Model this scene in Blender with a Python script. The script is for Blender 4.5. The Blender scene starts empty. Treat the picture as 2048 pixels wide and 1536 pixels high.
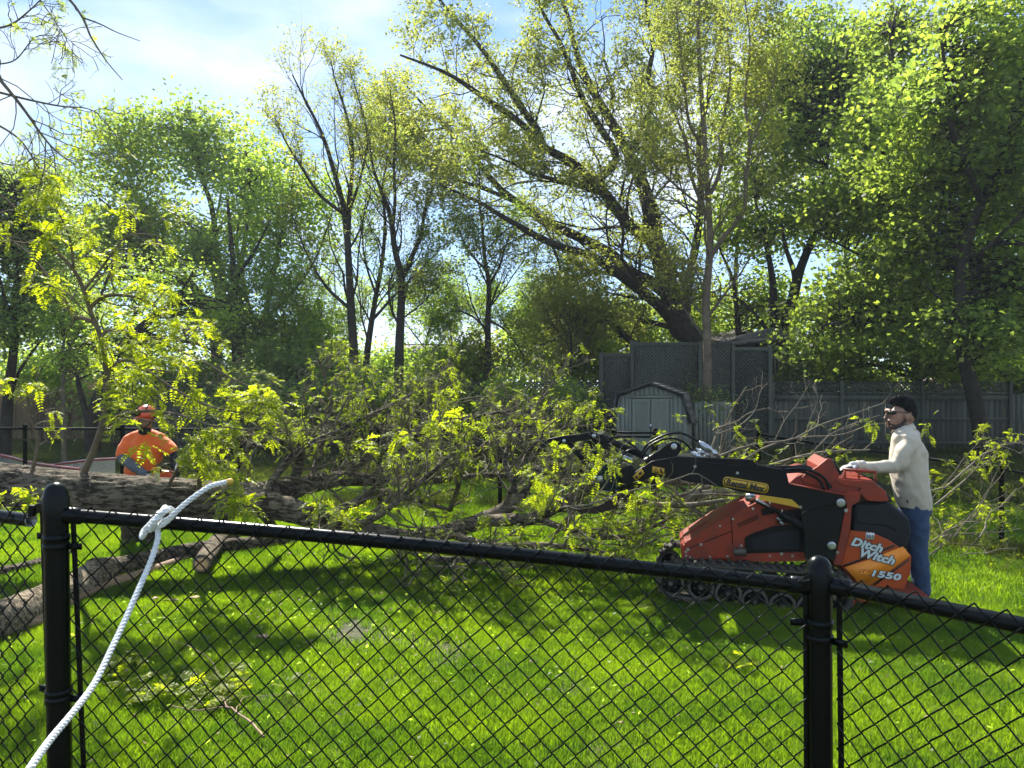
import bpy, math, random
import numpy as np
from mathutils import Vector, Matrix

random.seed(7)
RNG = np.random.default_rng(7)
scene = bpy.context.scene
COL = scene.collection

# ------------------------------------------------------------ camera
F, CZ = 1538.0, 1.91
cam_d = bpy.data.cameras.new("camera")
cam_d.sensor_width = 36.0
cam_d.lens = 36.0 * F / 2048.0
cam_d.clip_start = 0.05
cam_d.clip_end = 2000
cam = bpy.data.objects.new("camera", cam_d)
COL.objects.link(cam)
cam.location = (0, 0, CZ)
cam.rotation_euler = (math.radians(90), 0, 0)
scene.camera = cam

# ------------------------------------------------------------ sky and sun
SUN_EL, SUN_AZ = 43.0, -24.0          # azimuth measured from straight ahead (+Y), negative = left
world = bpy.data.worlds.new("World")
scene.world = world
world.use_nodes = True
wn, wl = world.node_tree.nodes, world.node_tree.links
wn.clear()
w_out = wn.new("ShaderNodeOutputWorld")
w_bg = wn.new("ShaderNodeBackground")
sky = wn.new("ShaderNodeTexSky")
sky.sky_type = 'NISHITA'
sky.sun_disc = False
sky.sun_elevation = math.radians(SUN_EL)
sky.sun_rotation = math.radians(SUN_AZ)
sky.air_density = 0.75
sky.dust_density = 0.0
sky.ozone_density = 0.8
tc = wn.new("ShaderNodeTexCoord")
mp = wn.new("ShaderNodeMapping")
mp.inputs['Scale'].default_value = (1.0, 1.6, 2.6)
mp.inputs['Rotation'].default_value = (0.0, 0.5, 0.6)
mp.inputs['Location'].default_value = (0.35, 0.15, 0.3)
nz = wn.new("ShaderNodeTexNoise")
nz.inputs['Scale'].default_value = 1.9
nz.inputs['Detail'].default_value = 5.0
nz.inputs['Roughness'].default_value = 0.5
nz.inputs['Distortion'].default_value = 0.2
cr = wn.new("ShaderNodeValToRGB")
cr.color_ramp.elements[0].position = 0.45
cr.color_ramp.elements[0].color = (0.04, 0.04, 0.04, 1)
cr.color_ramp.elements[1].position = 0.62
cr.color_ramp.elements[1].color = (0.80, 0.80, 0.80, 1)
mixc = wn.new("ShaderNodeMix")
mixc.data_type = 'RGBA'
mixc.inputs[7].default_value = (2.55, 2.75, 3.0, 1)
wl.new(tc.outputs['Generated'], mp.inputs['Vector'])
wl.new(mp.outputs['Vector'], nz.inputs['Vector'])
wl.new(nz.outputs['Fac'], cr.inputs['Fac'])
wl.new(cr.outputs['Color'], mixc.inputs[0])
# broad clear-sky gradient laid over the physical sky, paler towards the horizon
sep = wn.new("ShaderNodeSeparateXYZ"); wl.new(tc.outputs['Generated'], sep.inputs[0])
gr_ = wn.new("ShaderNodeValToRGB")
gr_.color_ramp.elements[0].position = 0.0; gr_.color_ramp.elements[0].color = (0.38, 0.60, 0.82, 1)
gr_.color_ramp.elements[1].position = 1.0; gr_.color_ramp.elements[1].color = (0.11, 0.26, 0.58, 1)
e_ = gr_.color_ramp.elements.new(0.40); e_.color = (0.15, 0.33, 0.66, 1)
wl.new(sep.outputs['Z'], gr_.inputs['Fac'])
sc3 = wn.new("ShaderNodeVectorMath"); sc3.operation = 'SCALE'; sc3.inputs['Scale'].default_value = 3.3
wl.new(gr_.outputs['Color'], sc3.inputs[0])
mixg = wn.new("ShaderNodeMix"); mixg.data_type = 'RGBA'; mixg.inputs[0].default_value = 0.86
wl.new(sky.outputs['Color'], mixg.inputs[6]); wl.new(sc3.outputs['Vector'], mixg.inputs[7])
wl.new(mixg.outputs[2], mixc.inputs[6])
wl.new(mixc.outputs[2], w_bg.inputs['Color'])
w_bg.inputs['Strength'].default_value = 0.135
wl.new(w_bg.outputs['Background'], w_out.inputs['Surface'])

sun_d = bpy.data.lights.new("sun", 'SUN')
sun_d.energy = 3.9
sun_d.angle = math.radians(0.6)
sun_d.color = (1.0, 0.95, 0.85)
sun = bpy.data.objects.new("sun", sun_d)
COL.objects.link(sun)
_a, _e = math.radians(SUN_AZ), math.radians(SUN_EL)
SUNDIR = Vector((math.sin(_a) * math.cos(_e), math.cos(_a) * math.cos(_e), math.sin(_e)))
sun.rotation_euler = SUNDIR.to_track_quat('Z', 'Y').to_euler()

scene.view_settings.view_transform = 'Standard'
scene.view_settings.look = 'None'
scene.view_settings.gamma = 1.0
scene.view_settings.exposure = 1.82
scene.view_settings.use_curve_mapping = False
scene.cycles.max_bounces = 11
scene.cycles.transparent_max_bounces = 4
scene.cycles.transmission_bounces = 4
scene.cycles.diffuse_bounces = 9

# ------------------------------------------------------------ helpers
def P(px, py, d):
    """point at distance d (metres along the view axis) seen at pixel px, py of the photograph"""
    return np.array(((px - 1024) / F * d, d, CZ - (py - 768) / F * d))

def PX(lst, d=None):
    out = []
    for q in lst:
        out.append(P(q[0], q[1], q[2] if len(q) > 2 else d))
    return np.array(out)

def sstep(a, b, x):
    t = np.clip((x - a) / (b - a), 0, 1)
    return t * t * (3 - 2 * t)

def G(x, y):
    """height of the lawn"""
    x = np.asarray(x, float); y = np.asarray(y, float)
    xr = np.clip(x - 2.6, 0, 30)
    drop = -0.115 * (np.sqrt(xr * xr + 0.25) - 0.5) * (1 - sstep(11.5, 19, y)) * sstep(-4, 3, y)
    drop = np.clip(drop, -0.85, 0)
    near = (0.17 - 0.05 * np.clip(x, -4, 3)) * (1 - sstep(1.5, 3.6, y))
    und = 0.018 * np.sin(x * 1.3 + 0.6 * y) * np.sin(y * 0.9 + 1.0)
    far = 0.25 * np.sin(x * 0.05 + 1) * sstep(24, 60, y)
    return drop + near + und + far

def unit(v):
    n = np.linalg.norm(v, axis=-1, keepdims=True)
    return v / np.maximum(n, 1e-9)

def root_of(o):
    while o.parent: o = o.parent
    return o

def tag(o, label=None, cat=None, group=None, kind=None):
    if label: o['label'] = label
    if cat: o['category'] = cat
    if group: o['group'] = group
    if kind: o['kind'] = kind
    return o

def thing(name, label, cat, loc=(0, 0, 0), group=None):
    o = bpy.data.objects.new(name, None)
    o.empty_display_size = 0.2
    COL.objects.link(o)
    o.location = tuple(float(v) for v in loc)
    return tag(o, label, cat, group)

class Geo:
    def __init__(s):
        s.v = []; s.f = []; s.c = []; s.n = 0; s.mi = []
    def add(s, v, f, col=None, mi=0):
        v = np.asarray(v, np.float64).reshape(-1, 3)
        f = np.asarray(f, np.int64)
        s.v.append(v); s.f.append(f + s.n); s.mi.append(np.full(len(f), mi, np.int32))
        if col is None: col = np.full((len(v),), 0.5)
        s.c.append(np.broadcast_to(np.asarray(col, float), (len(v),)).copy())
        s.n += len(v)
        return s
    def mesh(s, name, off=(0, 0, 0), mats=(), smooth=False):
        me = bpy.data.meshes.new(name)
        V = np.concatenate(s.v) - np.asarray(off)
        tot = np.concatenate([np.full(len(f), f.shape[1], np.int32) for f in s.f])
        loops = np.concatenate([f.ravel() for f in s.f]).astype(np.int32)
        me.vertices.add(len(V)); me.vertices.foreach_set('co', V.ravel().astype(np.float32))
        me.loops.add(len(loops)); me.loops.foreach_set('vertex_index', loops)
        me.polygons.add(len(tot))
        st = np.zeros(len(tot), np.int32); st[1:] = np.cumsum(tot)[:-1]
        me.polygons.foreach_set('loop_start', st)
        for m in mats: me.materials.append(m)
        me.polygons.foreach_set('material_index', np.concatenate(s.mi))
        if smooth: me.polygons.foreach_set('use_smooth', np.ones(len(tot), bool))
        at = me.attributes.new('tint', 'FLOAT', 'POINT')
        at.data.foreach_set('value', np.concatenate(s.c).astype(np.float32))
        me.update(calc_edges=True)
        me.validate()
        return me
    def build(s, name, mat, parent=None, smooth=False, bevel=0, kind=None, segs=2):
        off = (0, 0, 0)
        if parent is not None: off = tuple(root_of(parent).location)
        mats = mat if isinstance(mat, (list, tuple)) else (mat,)
        me = s.mesh(name, off, mats, smooth)
        o = bpy.data.objects.new(name, me)
        COL.objects.link(o)
        if parent is not None: o.parent = parent
        if bevel:
            m = o.modifiers.new("bevel", 'BEVEL')
            m.width = bevel; m.segments = segs; m.limit_method = 'ANGLE'; m.angle_limit = math.radians(35)
            if smooth is False:
                me.polygons.foreach_set('use_smooth', np.ones(len(me.polygons), bool))
                m.harden_normals = True
        if kind: o['kind'] = kind
        return o
    # --- shapes
    def box(s, c, size, rz=0, ax=None, col=None, mi=0):
        hx, hy, hz = [q / 2 for q in size]
        v = np.array([(-hx, -hy, -hz), (hx, -hy, -hz), (hx, hy, -hz), (-hx, hy, -hz),
                      (-hx, -hy, hz), (hx, -hy, hz), (hx, hy, hz), (-hx, hy, hz)])
        if ax is not None:
            v = v @ np.array(ax)
        elif rz:
            ca, sa = math.cos(rz), math.sin(rz)
            v = v @ np.array([(ca, sa, 0), (-sa, ca, 0), (0, 0, 1)])
        v = v + np.asarray(c)
        f = [(0, 3, 2, 1), (4, 5, 6, 7), (0, 1, 5, 4), (1, 2, 6, 5), (2, 3, 7, 6), (3, 0, 4, 7)]
        return s.add(v, f, col, mi)
    def beam(s, a, b, w, h, col=None, up=(0, 0, 1)):
        a = np.asarray(a, float); b = np.asarray(b, float)
        d = b - a; L = np.linalg.norm(d); x = d / L
        up = np.asarray(up, float)
        y = np.cross(up, x); y /= max(np.linalg.norm(y), 1e-9); z = np.cross(x, y)
        return s.box((a + b) / 2, (L, w, h), ax=[x, y, z], col=col)
    def prism(s, pts, ext, col=None, mi=0):
        """pts: outline (n,3); ext: extrusion vector"""
        pts = np.asarray(pts, float); n = len(pts); ext = np.asarray(ext, float)
        v = np.vstack([pts, pts + ext])
        s.add(v, [tuple(range(n))], col, mi)
        s.f[-1] = s.f[-1]
        base = s.n - 2 * n
        s.f.append(np.array([[base + n + i for i in range(n - 1, -1, -1)]])); s.mi.append(np.full(1, mi, np.int32))
        q = [(base + i, base + n + i, base + n + (i + 1) % n, base + (i + 1) % n) for i in range(n)]
        s.f.append(np.array(q)); s.mi.append(np.full(n, mi, np.int32))
        return s
    def tubes(s, Pm, R, sides=5, col=None, cap=False):
        """batch of tubes. Pm (M,n,3) R (M,n)"""
        Pm = np.asarray(Pm, float); R = np.asarray(R, float)
        if Pm.ndim == 2: Pm = Pm[None]; R = R[None]
        M, n, _ = Pm.shape
        if M == 0: return s
        T = np.empty_like(Pm)
        T[:, 1:-1] = Pm[:, 2:] - Pm[:, :-2] if n > 2 else T[:, 1:-1]
        T[:, 0] = Pm[:, 1] - Pm[:, 0]; T[:, -1] = Pm[:, -1] - Pm[:, -2]
        T = unit(T)
        mean = unit(Pm[:, -1] - Pm[:, 0] + 1e-6)
        ref = np.where(np.abs(mean[:, 2:3]) > 0.85, np.array([[1.0, 0.13, 0]]), np.array([[0.05, 0.02, 1.0]]))
        ref = np.repeat(ref[:, None], n, 1)
        U = unit(np.cross(T, ref)); W = np.cross(T, U)
        a = np.arange(sides) / sides * 2 * np.pi
        ring = Pm[:, :, None] + R[:, :, None, None] * (np.cos(a)[None, None, :, None] * U[:, :, None] + np.sin(a)[None, None, :, None] * W[:, :, None])
        v = ring.reshape(-1, 3)
        i = np.arange(M)[:, None, None] * n * sides
        k = np.arange(n - 1)[None, :, None] * sides
        j = np.arange(sides)[None, None, :]; j2 = (j + 1) % sides
        f = np.stack([i + k + j, i + k + j2, i + k + sides + j2, i + k + sides + j], -1).reshape(-1, 4)
        s.add(v, f, col if col is None or np.ndim(col) == 0 else np.repeat(col, n * sides))
        if cap:
            base = s.n - len(v)
            ends = []
            for m in range(M):
                b0 = base + m * n * sides
                ends.append([b0 + q for q in range(sides - 1, -1, -1)])
                b1 = b0 + (n - 1) * sides
                ends.append([b1 + q for q in range(sides)])
            s.f.append(np.array(ends)); s.mi.append(np.zeros(len(ends), np.int32))
        return s
    def tube(s, pts, r, sides=10, col=None, cap=True, smooth_n=0):
        pts = np.asarray(pts, float)
        r = np.broadcast_to(np.asarray(r, float), (len(pts),))
        if smooth_n:
            pts, r = resample(pts, r, smooth_n)
        return s.tubes(pts[None], r[None], sides, col, cap)
    def lathe(s, prof, origin, axis=(0, 0, 1), sides=24, col=None, mi=0):
        """prof: list of (radius, height) along axis"""
        axis = unit(np.asarray(axis, float))
        ref = np.array((1.0, 0, 0)) if abs(axis[0]) < 0.8 else np.array((0, 1.0, 0))
        u = unit(np.cross(axis, ref)); w = np.cross(axis, u)
        a = np.arange(sides) / sides * 2 * np.pi
        prof = np.array(prof, float); n = len(prof)
        v = (np.asarray(origin)[None, None] + prof[:, 1][:, None, None] * axis +
             np.maximum(prof[:, 0], 1e-5)[:, None, None] * (np.cos(a)[None, :, None] * u + np.sin(a)[None, :, None] * w)).reshape(-1, 3)
        f = [(k * sides + j, k * sides + (j + 1) % sides, (k + 1) * sides + (j + 1) % sides, (k + 1) * sides + j) for k in range(n - 1) for j in range(sides)]
        return s.add(v, f, col, mi)

def resample(pts, r, n):
    """Catmull-Rom through pts, n points"""
    pts = np.asarray(pts, float); r = np.broadcast_to(np.asarray(r, float), (len(pts),))
    m = len(pts)
    if m < 3:
        t = np.linspace(0, 1, n)[:, None]
        return pts[0] * (1 - t) + pts[-1] * t, np.interp(t[:, 0], [0, 1], [r[0], r[-1]])
    ext = np.vstack([2 * pts[0] - pts[1], pts, 2 * pts[-1] - pts[-2]])
    t = np.linspace(0, m - 1, n); i = np.minimum(t.astype(int), m - 2); u = (t - i)[:, None]
    p0, p1, p2, p3 = ext[i], ext[i + 1], ext[i + 2], ext[i + 3]
    q = 0.5 * ((2 * p1) + (-p0 + p2) * u + (2 * p0 - 5 * p1 + 4 * p2 - p3) * u ** 2 + (-p0 + 3 * p1 - 3 * p2 + p3) * u ** 3)
    return q, np.interp(t, np.arange(m), r)

# ------------------------------------------------------------ materials
def new_mat(name):
    m = bpy.data.materials.new(name); m.use_nodes = True
    nt = m.node_tree
    return m, nt.nodes, nt.links, nt.nodes['Principled BSDF'], nt.nodes['Material Output']

def mat(name, col, rough=0.6, metal=0.0, var=0.15, scale=6.0, bump=0.0, bscale=60.0, spec=0.5, col2=None, coat=0.0, stretch=None, detail=4.0, space='Object', sheen=0, ovar=0):
    m, n, l, b, o = new_mat(name)
    b.inputs['Roughness'].default_value = rough
    b.inputs['Metallic'].default_value = metal
    b.inputs['Specular IOR Level'].default_value = spec
    if coat: b.inputs['Coat Weight'].default_value = coat; b.inputs['Coat Roughness'].default_value = 0.15
    if sheen: b.inputs['Sheen Weight'].default_value = sheen
    t = n.new('ShaderNodeTexCoord'); mpn = n.new('ShaderNodeMapping')
    if stretch: mpn.inputs['Scale'].default_value = stretch
    l.new(t.outputs[space], mpn.inputs['Vector'])
    z = n.new('ShaderNodeTexNoise'); z.inputs['Scale'].default_value = scale; z.inputs['Detail'].default_value = detail
    z.inputs['Roughness'].default_value = 0.65
    l.new(mpn.outputs['Vector'], z.inputs['Vector'])
    r = n.new('ShaderNodeValToRGB')
    r.color_ramp.elements[0].position = 0.32; r.color_ramp.elements[1].position = 0.68
    c = np.array(col)
    c2 = np.array(col2) if col2 is not None else np.clip(c * (1 + var), 0, 1)
    c1 = c if col2 is not None else c * (1 - var)
    r.color_ramp.elements[0].color = (*c1, 1); r.color_ramp.elements[1].color = (*c2, 1)
    l.new(z.outputs['Fac'], r.inputs['Fac']); l.new(r.outputs['Color'], b.inputs['Base Color'])
    if ovar:       # each board weathered differently
        oi = n.new('ShaderNodeObjectInfo'); ma = n.new('ShaderNodeMath'); ma.operation = 'MULTIPLY_ADD'
        ma.inputs[1].default_value = 2 * ovar; ma.inputs[2].default_value = 1 - ovar
        l.new(oi.outputs['Random'], ma.inputs[0])
        vs = n.new('ShaderNodeVectorMath'); vs.operation = 'SCALE'
        l.new(r.outputs['Color'], vs.inputs[0]); l.new(ma.outputs[0], vs.inputs['Scale']); l.new(vs.outputs['Vector'], b.inputs['Base Color'])
    if bump:
        z2 = n.new('ShaderNodeTexNoise'); z2.inputs['Scale'].default_value = bscale; z2.inputs['Detail'].default_value = 5
        l.new(mpn.outputs['Vector'], z2.inputs['Vector'])
        bp = n.new('ShaderNodeBump'); bp.inputs['Strength'].default_value = bump; bp.inputs['Distance'].default_value = 0.01
        l.new(z2.outputs['Fac'], bp.inputs['Height']); l.new(bp.outputs['Normal'], b.inputs['Normal'])
    return m

def leaf_mat(name, dark, light, trans=0.5, tcol=None, rough=0.5, patch=None):
    """leaf colours vary with the per-leaf attribute 'tint'; light passes through"""
    m, n, l, b, o = new_mat(name)
    at = n.new('ShaderNodeAttribute'); at.attribute_name = 'tint'
    r = n.new('ShaderNodeValToRGB')
    r.color_ramp.elements[0].position = 0.0; r.color_ramp.elements[1].position = 1.0
    r.color_ramp.elements[0].color = (*dark, 1); r.color_ramp.elements[1].color = (*light, 1)
    l.new(at.outputs['Fac'], r.inputs['Fac'])
    b.inputs['Roughness'].default_value = rough
    b.inputs['Specular IOR Level'].default_value = 0.3
    l.new(r.outputs['Color'], b.inputs['Base Color'])
    tr = n.new('ShaderNodeBsdfTranslucent')
    src = r.outputs['Color']
    if patch:      # broad drifts of drier and lusher growth over the ground
        ge = n.new('ShaderNodeNewGeometry')
        z = n.new('ShaderNodeTexNoise'); z.inputs['Scale'].default_value = 1.1; z.inputs['Detail'].default_value = 5; z.inputs['Roughness'].default_value = .6
        l.new(ge.outputs['Position'], z.inputs['Vector'])
        rp2 = n.new('ShaderNodeValToRGB'); rp2.color_ramp.elements[0].position = .40; rp2.color_ramp.elements[1].position = .62
        rp2.color_ramp.elements[0].color = (*patch[0], 1); rp2.color_ramp.elements[1].color = (*patch[1], 1)
        l.new(z.outputs['Fac'], rp2.inputs['Fac'])
        m3 = n.new('ShaderNodeMix'); m3.data_type = 'RGBA'; m3.blend_type = 'MULTIPLY'; m3.inputs[0].default_value = 1.0
        l.new(src, m3.inputs[6]); l.new(rp2.outputs['Color'], m3.inputs[7]); src = m3.outputs[2]
        l.new(src, b.inputs['Base Color'])
    mul = n.new('ShaderNodeMix'); mul.data_type = 'RGBA'; mul.blend_type = 'MULTIPLY'; mul.inputs[0].default_value = 1.0
    mul.inputs[7].default_value = (*(tcol or (2.6, 2.4, 0.8)), 1)
    l.new(src, mul.inputs[6]); l.new(mul.outputs[2], tr.inputs['Color'])
    mx = n.new('ShaderNodeMixShader'); mx.inputs['Fac'].default_value = trans
    l.new(b.outputs['BSDF'], mx.inputs[1]); l.new(tr.outputs['BSDF'], mx.inputs[2]); l.new(mx.outputs['Shader'], o.inputs['Surface'])
    return m

def bark_mat(name, dark, light, scale=1.0, depth=0.8):
    """furrowed bark, furrows running lengthwise along x"""
    m, n, l, b, o = new_mat(name)
    t = n.new('ShaderNodeTexCoord'); mpn = n.new('ShaderNodeMapping'); mpn.inputs['Scale'].default_value = (0.30, 1.0, 1.0)
    l.new(t.outputs['Object'], mpn.inputs['Vector'])
    z = n.new('ShaderNodeTexNoise'); z.inputs['Scale'].default_value = 30 * scale; z.inputs['Detail'].default_value = 8; z.inputs['Roughness'].default_value = 0.6; z.inputs['Distortion'].default_value = 0.5
    l.new(mpn.outputs['Vector'], z.inputs['Vector'])
    z2 = n.new('ShaderNodeTexNoise'); z2.inputs['Scale'].default_value = 3.0; z2.inputs['Detail'].default_value = 3
    l.new(t.outputs['Object'], z2.inputs['Vector'])
    mm = n.new('ShaderNodeMath'); mm.operation = 'MULTIPLY_ADD'; mm.inputs[1].default_value = 0.35
    l.new(z2.outputs['Fac'], mm.inputs[0]); l.new(z.outputs['Fac'], mm.inputs[2])
    r = n.new('ShaderNodeValToRGB'); r.color_ramp.elements[0].position = 0.60; r.color_ramp.elements[1].position = 0.76
    r.color_ramp.elements[0].color = (*dark, 1); r.color_ramp.elements[1].color = (*light, 1)
    l.new(mm.outputs[0], r.inputs['Fac']); l.new(r.outputs['Color'], b.inputs['Base Color'])
    bp = n.new('ShaderNodeBump'); bp.inputs['Strength'].default_value = 1.0; bp.inputs['Distance'].default_value = 0.09 * depth
    l.new(mm.outputs[0], bp.inputs['Height']); l.new(bp.outputs['Normal'], b.inputs['Normal'])
    b.inputs['Roughness'].default_value = 0.9; b.inputs['Specular IOR Level'].default_value = 0.2
    return m

M = {}
M['black_vinyl'] = mat('black_vinyl', (0.0012, 0.0028, 0.0027), 0.27, var=0.3, scale=14, bump=0.05, bscale=120, spec=0.16)
M['black_matte'] = mat('black_matte', (0.004, 0.006, 0.005), 0.7, var=0.3, spec=0.08)
M['galv'] = mat('galvanised', (0.35, 0.36, 0.37), 0.4, 0.8, var=0.2)
M['rope'] = mat('rope_white', (0.66, 0.68, 0.65), 0.6, var=0.12, scale=60, bump=0.5, bscale=260, sheen=0.3)
M['rope_tip'] = mat('rope_tip', (0.55, 0.33, 0.04), 0.6, var=0.3, scale=80)
M['bark'] = bark_mat('bark_dark', (0.035, 0.027, 0.018), (0.22, 0.18, 0.125), 1.0)
M['bark_far'] = mat('bark_far', (0.035, 0.03, 0.022), 0.95, var=0.5, scale=5, bump=0.5, bscale=14, spec=0.1)
M['bark_pale'] = mat('bark_pale', (0.14, 0.11, 0.075), 0.95, var=0.35, scale=5, bump=0.5, bscale=20, spec=0.1)
M['bark_log'] = bark_mat('bark_log', (0.09, 0.065, 0.04), (0.38, 0.30, 0.20), 1.3)
M['bare_wood'] = mat('bare_wood', (0.34, 0.22, 0.13), 0.8, col2=(0.16, 0.10, 0.06), scale=9, bump=0.3, bscale=40, stretch=(1, 4, 4))
M['twig'] = mat('twig_bark', (0.12, 0.10, 0.065), 0.9, var=0.4, scale=9, spec=0.15)
M['twig_pale'] = mat('twig_pale', (0.17, 0.145, 0.105), 0.9, var=0.35, scale=9, spec=0.15)
M['leaf_locust'] = leaf_mat('leaf_locust', (0.085, 0.125, 0.016), (0.21, 0.25, 0.018), 0.62, (2.9, 2.8, 0.6))
M['leaf_oak'] = leaf_mat('leaf_oak', (0.095, 0.115, 0.042), (0.20, 0.215, 0.055), 0.62, (2.6, 2.6, 1.2))
M['leaf_maple'] = leaf_mat('leaf_maple', (0.080, 0.122, 0.040), (0.175, 0.222, 0.048), 0.66, (3.0, 2.95, 1.3))
M['leaf_dark'] = leaf_mat('leaf_dark', (0.070, 0.105, 0.044), (0.145, 0.185, 0.058), 0.64, (2.8, 2.9, 1.5))
M['leaf_yellow'] = leaf_mat('leaf_yellow', (0.095, 0.138, 0.042), (0.19, 0.24, 0.052), 0.66, (2.8, 3.0, 1.2))
M['grass'] = leaf_mat('grass_blade', (0.062, 0.112, 0.010), (0.150, 0.215, 0.014), 0.55, (2.7, 2.9, 0.8), rough=0.45, patch=((.50, .60, .9), (1.16, 1.07, .9)))
M['grass_far'] = leaf_mat('grass_far', (0.035, 0.055, 0.014), (0.075, 0.10, 0.022), 0.45, (2.2, 2.2, 0.6), rough=0.6, patch=((.75, .62, .6), (1.0, 1.0, .9)))  # duller grass for the far lawn: shade put into the colour, plus browner growth
M['fence_wood'] = mat('fence_stain', (0.056, 0.062, 0.045), 0.85, var=0.25, scale=3, bump=0.4, bscale=30, stretch=(6, 6, 1), ovar=.28)
M['shed_paint'] = mat('shed_paint', (0.150, 0.160, 0.122), 0.75, var=0.12, scale=2, bump=0.2, bscale=30, stretch=(5, 5, 1), ovar=.08)
M['shingle'] = mat('shingle', (0.13, 0.115, 0.105), 0.95, var=0.45, scale=4, bump=0.6, bscale=80)
M['tan_reed'] = leaf_mat('reed', (0.20, 0.14, 0.075), (0.36, 0.27, 0.15), 0.35, (1.3, 1.2, 1.0))
M['soil'] = mat('soil', (0.05, 0.036, 0.022), 0.95, var=0.3)
# ------------------------------------------------------------ ground
def axis_pts(lo, hi, fine_lo, fine_hi, fs, cs):
    a = list(np.arange(lo, fine_lo, cs)) + list(np.arange(fine_lo, fine_hi, fs)) + list(np.arange(fine_hi, hi + cs, cs))
    return np.array(a)
gx = axis_pts(-400, 400, -16, 20, 0.25, 16.0)
gy = axis_pts(-40, 560, 0, 26, 0.25, 12.0)
XX, YY = np.meshgrid(gx, gy)
ZZ = G(XX, YY)
g = Geo()
nx, ny = len(gx), len(gy)
idx = np.arange(nx * ny).reshape(ny, nx)
g.add(np.stack([XX, YY, ZZ], -1).reshape(-1, 3), np.stack([idx[:-1, :-1], idx[:-1, 1:], idx[1:, 1:], idx[1:, :-1]], -1).reshape(-1, 4))
m, n, l, b, o = new_mat('lawn_soil')
t = n.new('ShaderNodeTexCoord')
z = n.new('ShaderNodeTexNoise'); z.inputs['Scale'].default_value = 0.9; z.inputs['Detail'].default_value = 9; z.inputs['Roughness'].default_value = 0.7
l.new(t.outputs['Object'], z.inputs['Vector'])
r = n.new('ShaderNodeValToRGB')
r.color_ramp.elements[0].position = 0.30; r.color_ramp.elements[0].color = (0.11, 0.085, 0.045, 1)
r.color_ramp.elements[1].position = 0.62; r.color_ramp.elements[1].color = (0.06, 0.075, 0.022, 1)
l.new(z.outputs['Fac'], r.inputs['Fac'])
z2 = n.new('ShaderNodeTexNoise'); z2.inputs['Scale'].default_value = 26; z2.inputs['Detail'].default_value = 6
l.new(t.outputs['Object'], z2.inputs['Vector'])
mx = n.new('ShaderNodeMix'); mx.data_type = 'RGBA'; mx.blend_type = 'MULTIPLY'; mx.inputs[0].default_value = 0.5
l.new(r.outputs['Color'], mx.inputs[6]); l.new(z2.outputs['Fac'], mx.inputs[7])
l.new(mx.outputs[2], b.inputs['Base Color'])
bp = n.new('ShaderNodeBump'); bp.inputs['Strength'].default_value = 0.8; bp.inputs['Distance'].default_value = 0.03
l.new(z2.outputs['Fac'], bp.inputs['Height']); l.new(bp.outputs['Normal'], b.inputs['Normal'])
b.inputs['Roughness'].default_value = 0.95
ground = g.build('ground', m, smooth=True)
tag(ground, kind='structure', label='lawn ground running back to the wooden fence and on under the trees')

# ------------------------------------------------------------ grass blades (patches of blades scattered with geometry nodes)
def grass_patch(name, nb, size, hmin, hmax, w, gm='grass'):
    r = np.random.default_rng(len(name) * 13 + nb)
    _ra, _rr = r.uniform(0, 6.283, nb), np.sqrt(r.random(nb)) * size * .62
    c = np.stack([np.cos(_ra) * _rr, np.sin(_ra) * _rr], -1)
    # clump the blades a little
    h = r.uniform(hmin, hmax, nb)
    a = r.uniform(0, 2 * np.pi, nb)
    lean = r.uniform(0.1, 0.75, nb) * h
    la = r.uniform(0, 2 * np.pi, nb)
    base = np.stack([c[:, 0], c[:, 1], np.zeros(nb) - 0.01], -1)
    side = np.stack([np.cos(a), np.sin(a), np.zeros(nb)], -1) * (w * r.uniform(0.6, 1.3, nb))[:, None]
    ld = np.stack([np.cos(la), np.sin(la), np.zeros(nb)], -1)
    mid = base + ld * (lean * 0.35)[:, None] + np.array([0, 0, 1]) * (h * 0.6)[:, None]
    tip = base + ld * lean[:, None] + np.array([0, 0, 1]) * (h * 0.95)[:, None]
    v = np.stack([base - side, base + side, mid + side * 0.8, mid - side * 0.8, tip], 1)
    k = np.arange(nb)[:, None] * 5
    gg = Geo()
    gg.add(v.reshape(-1, 3), k + np.array([[0, 1, 2, 3]]), np.repeat(np.clip(r.normal(0.5, 0.25, nb), 0, 1), 5))
    gg.f.append(k + np.array([[3, 2, 4]])); gg.mi.append(np.zeros(nb, np.int32))
    me = gg.mesh(name, mats=(M[gm],))
    return bpy.data.objects.new(name, me)

def bare(x, y):
    """0..1 how bare the lawn is: scraped soil where the tracks have turned"""
    out = np.zeros_like(x)
    for (px, py, rx, ry) in [(735, 1270, 0.46, 0.22), (850, 1290, 0.5, 0.13), (690, 1245, 0.25, 0.14), (930, 1315, 0.40, 0.11), (1010, 1335, .3, .06), (620, 1225, .2, .1), (525, 1282, 0.09, 0.06),
                             (1920, 1440, 0.30, 0.08), (1850, 1400, 0.25, 0.07)]:
        d = CZ * F / (py - 768); cx = (px - 1024) / F * d
        out = np.maximum(out, 1 - ((x - cx) / rx) ** 2 - ((y - d) / ry) ** 2)
    return np.clip(out, 0, 1)

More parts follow.
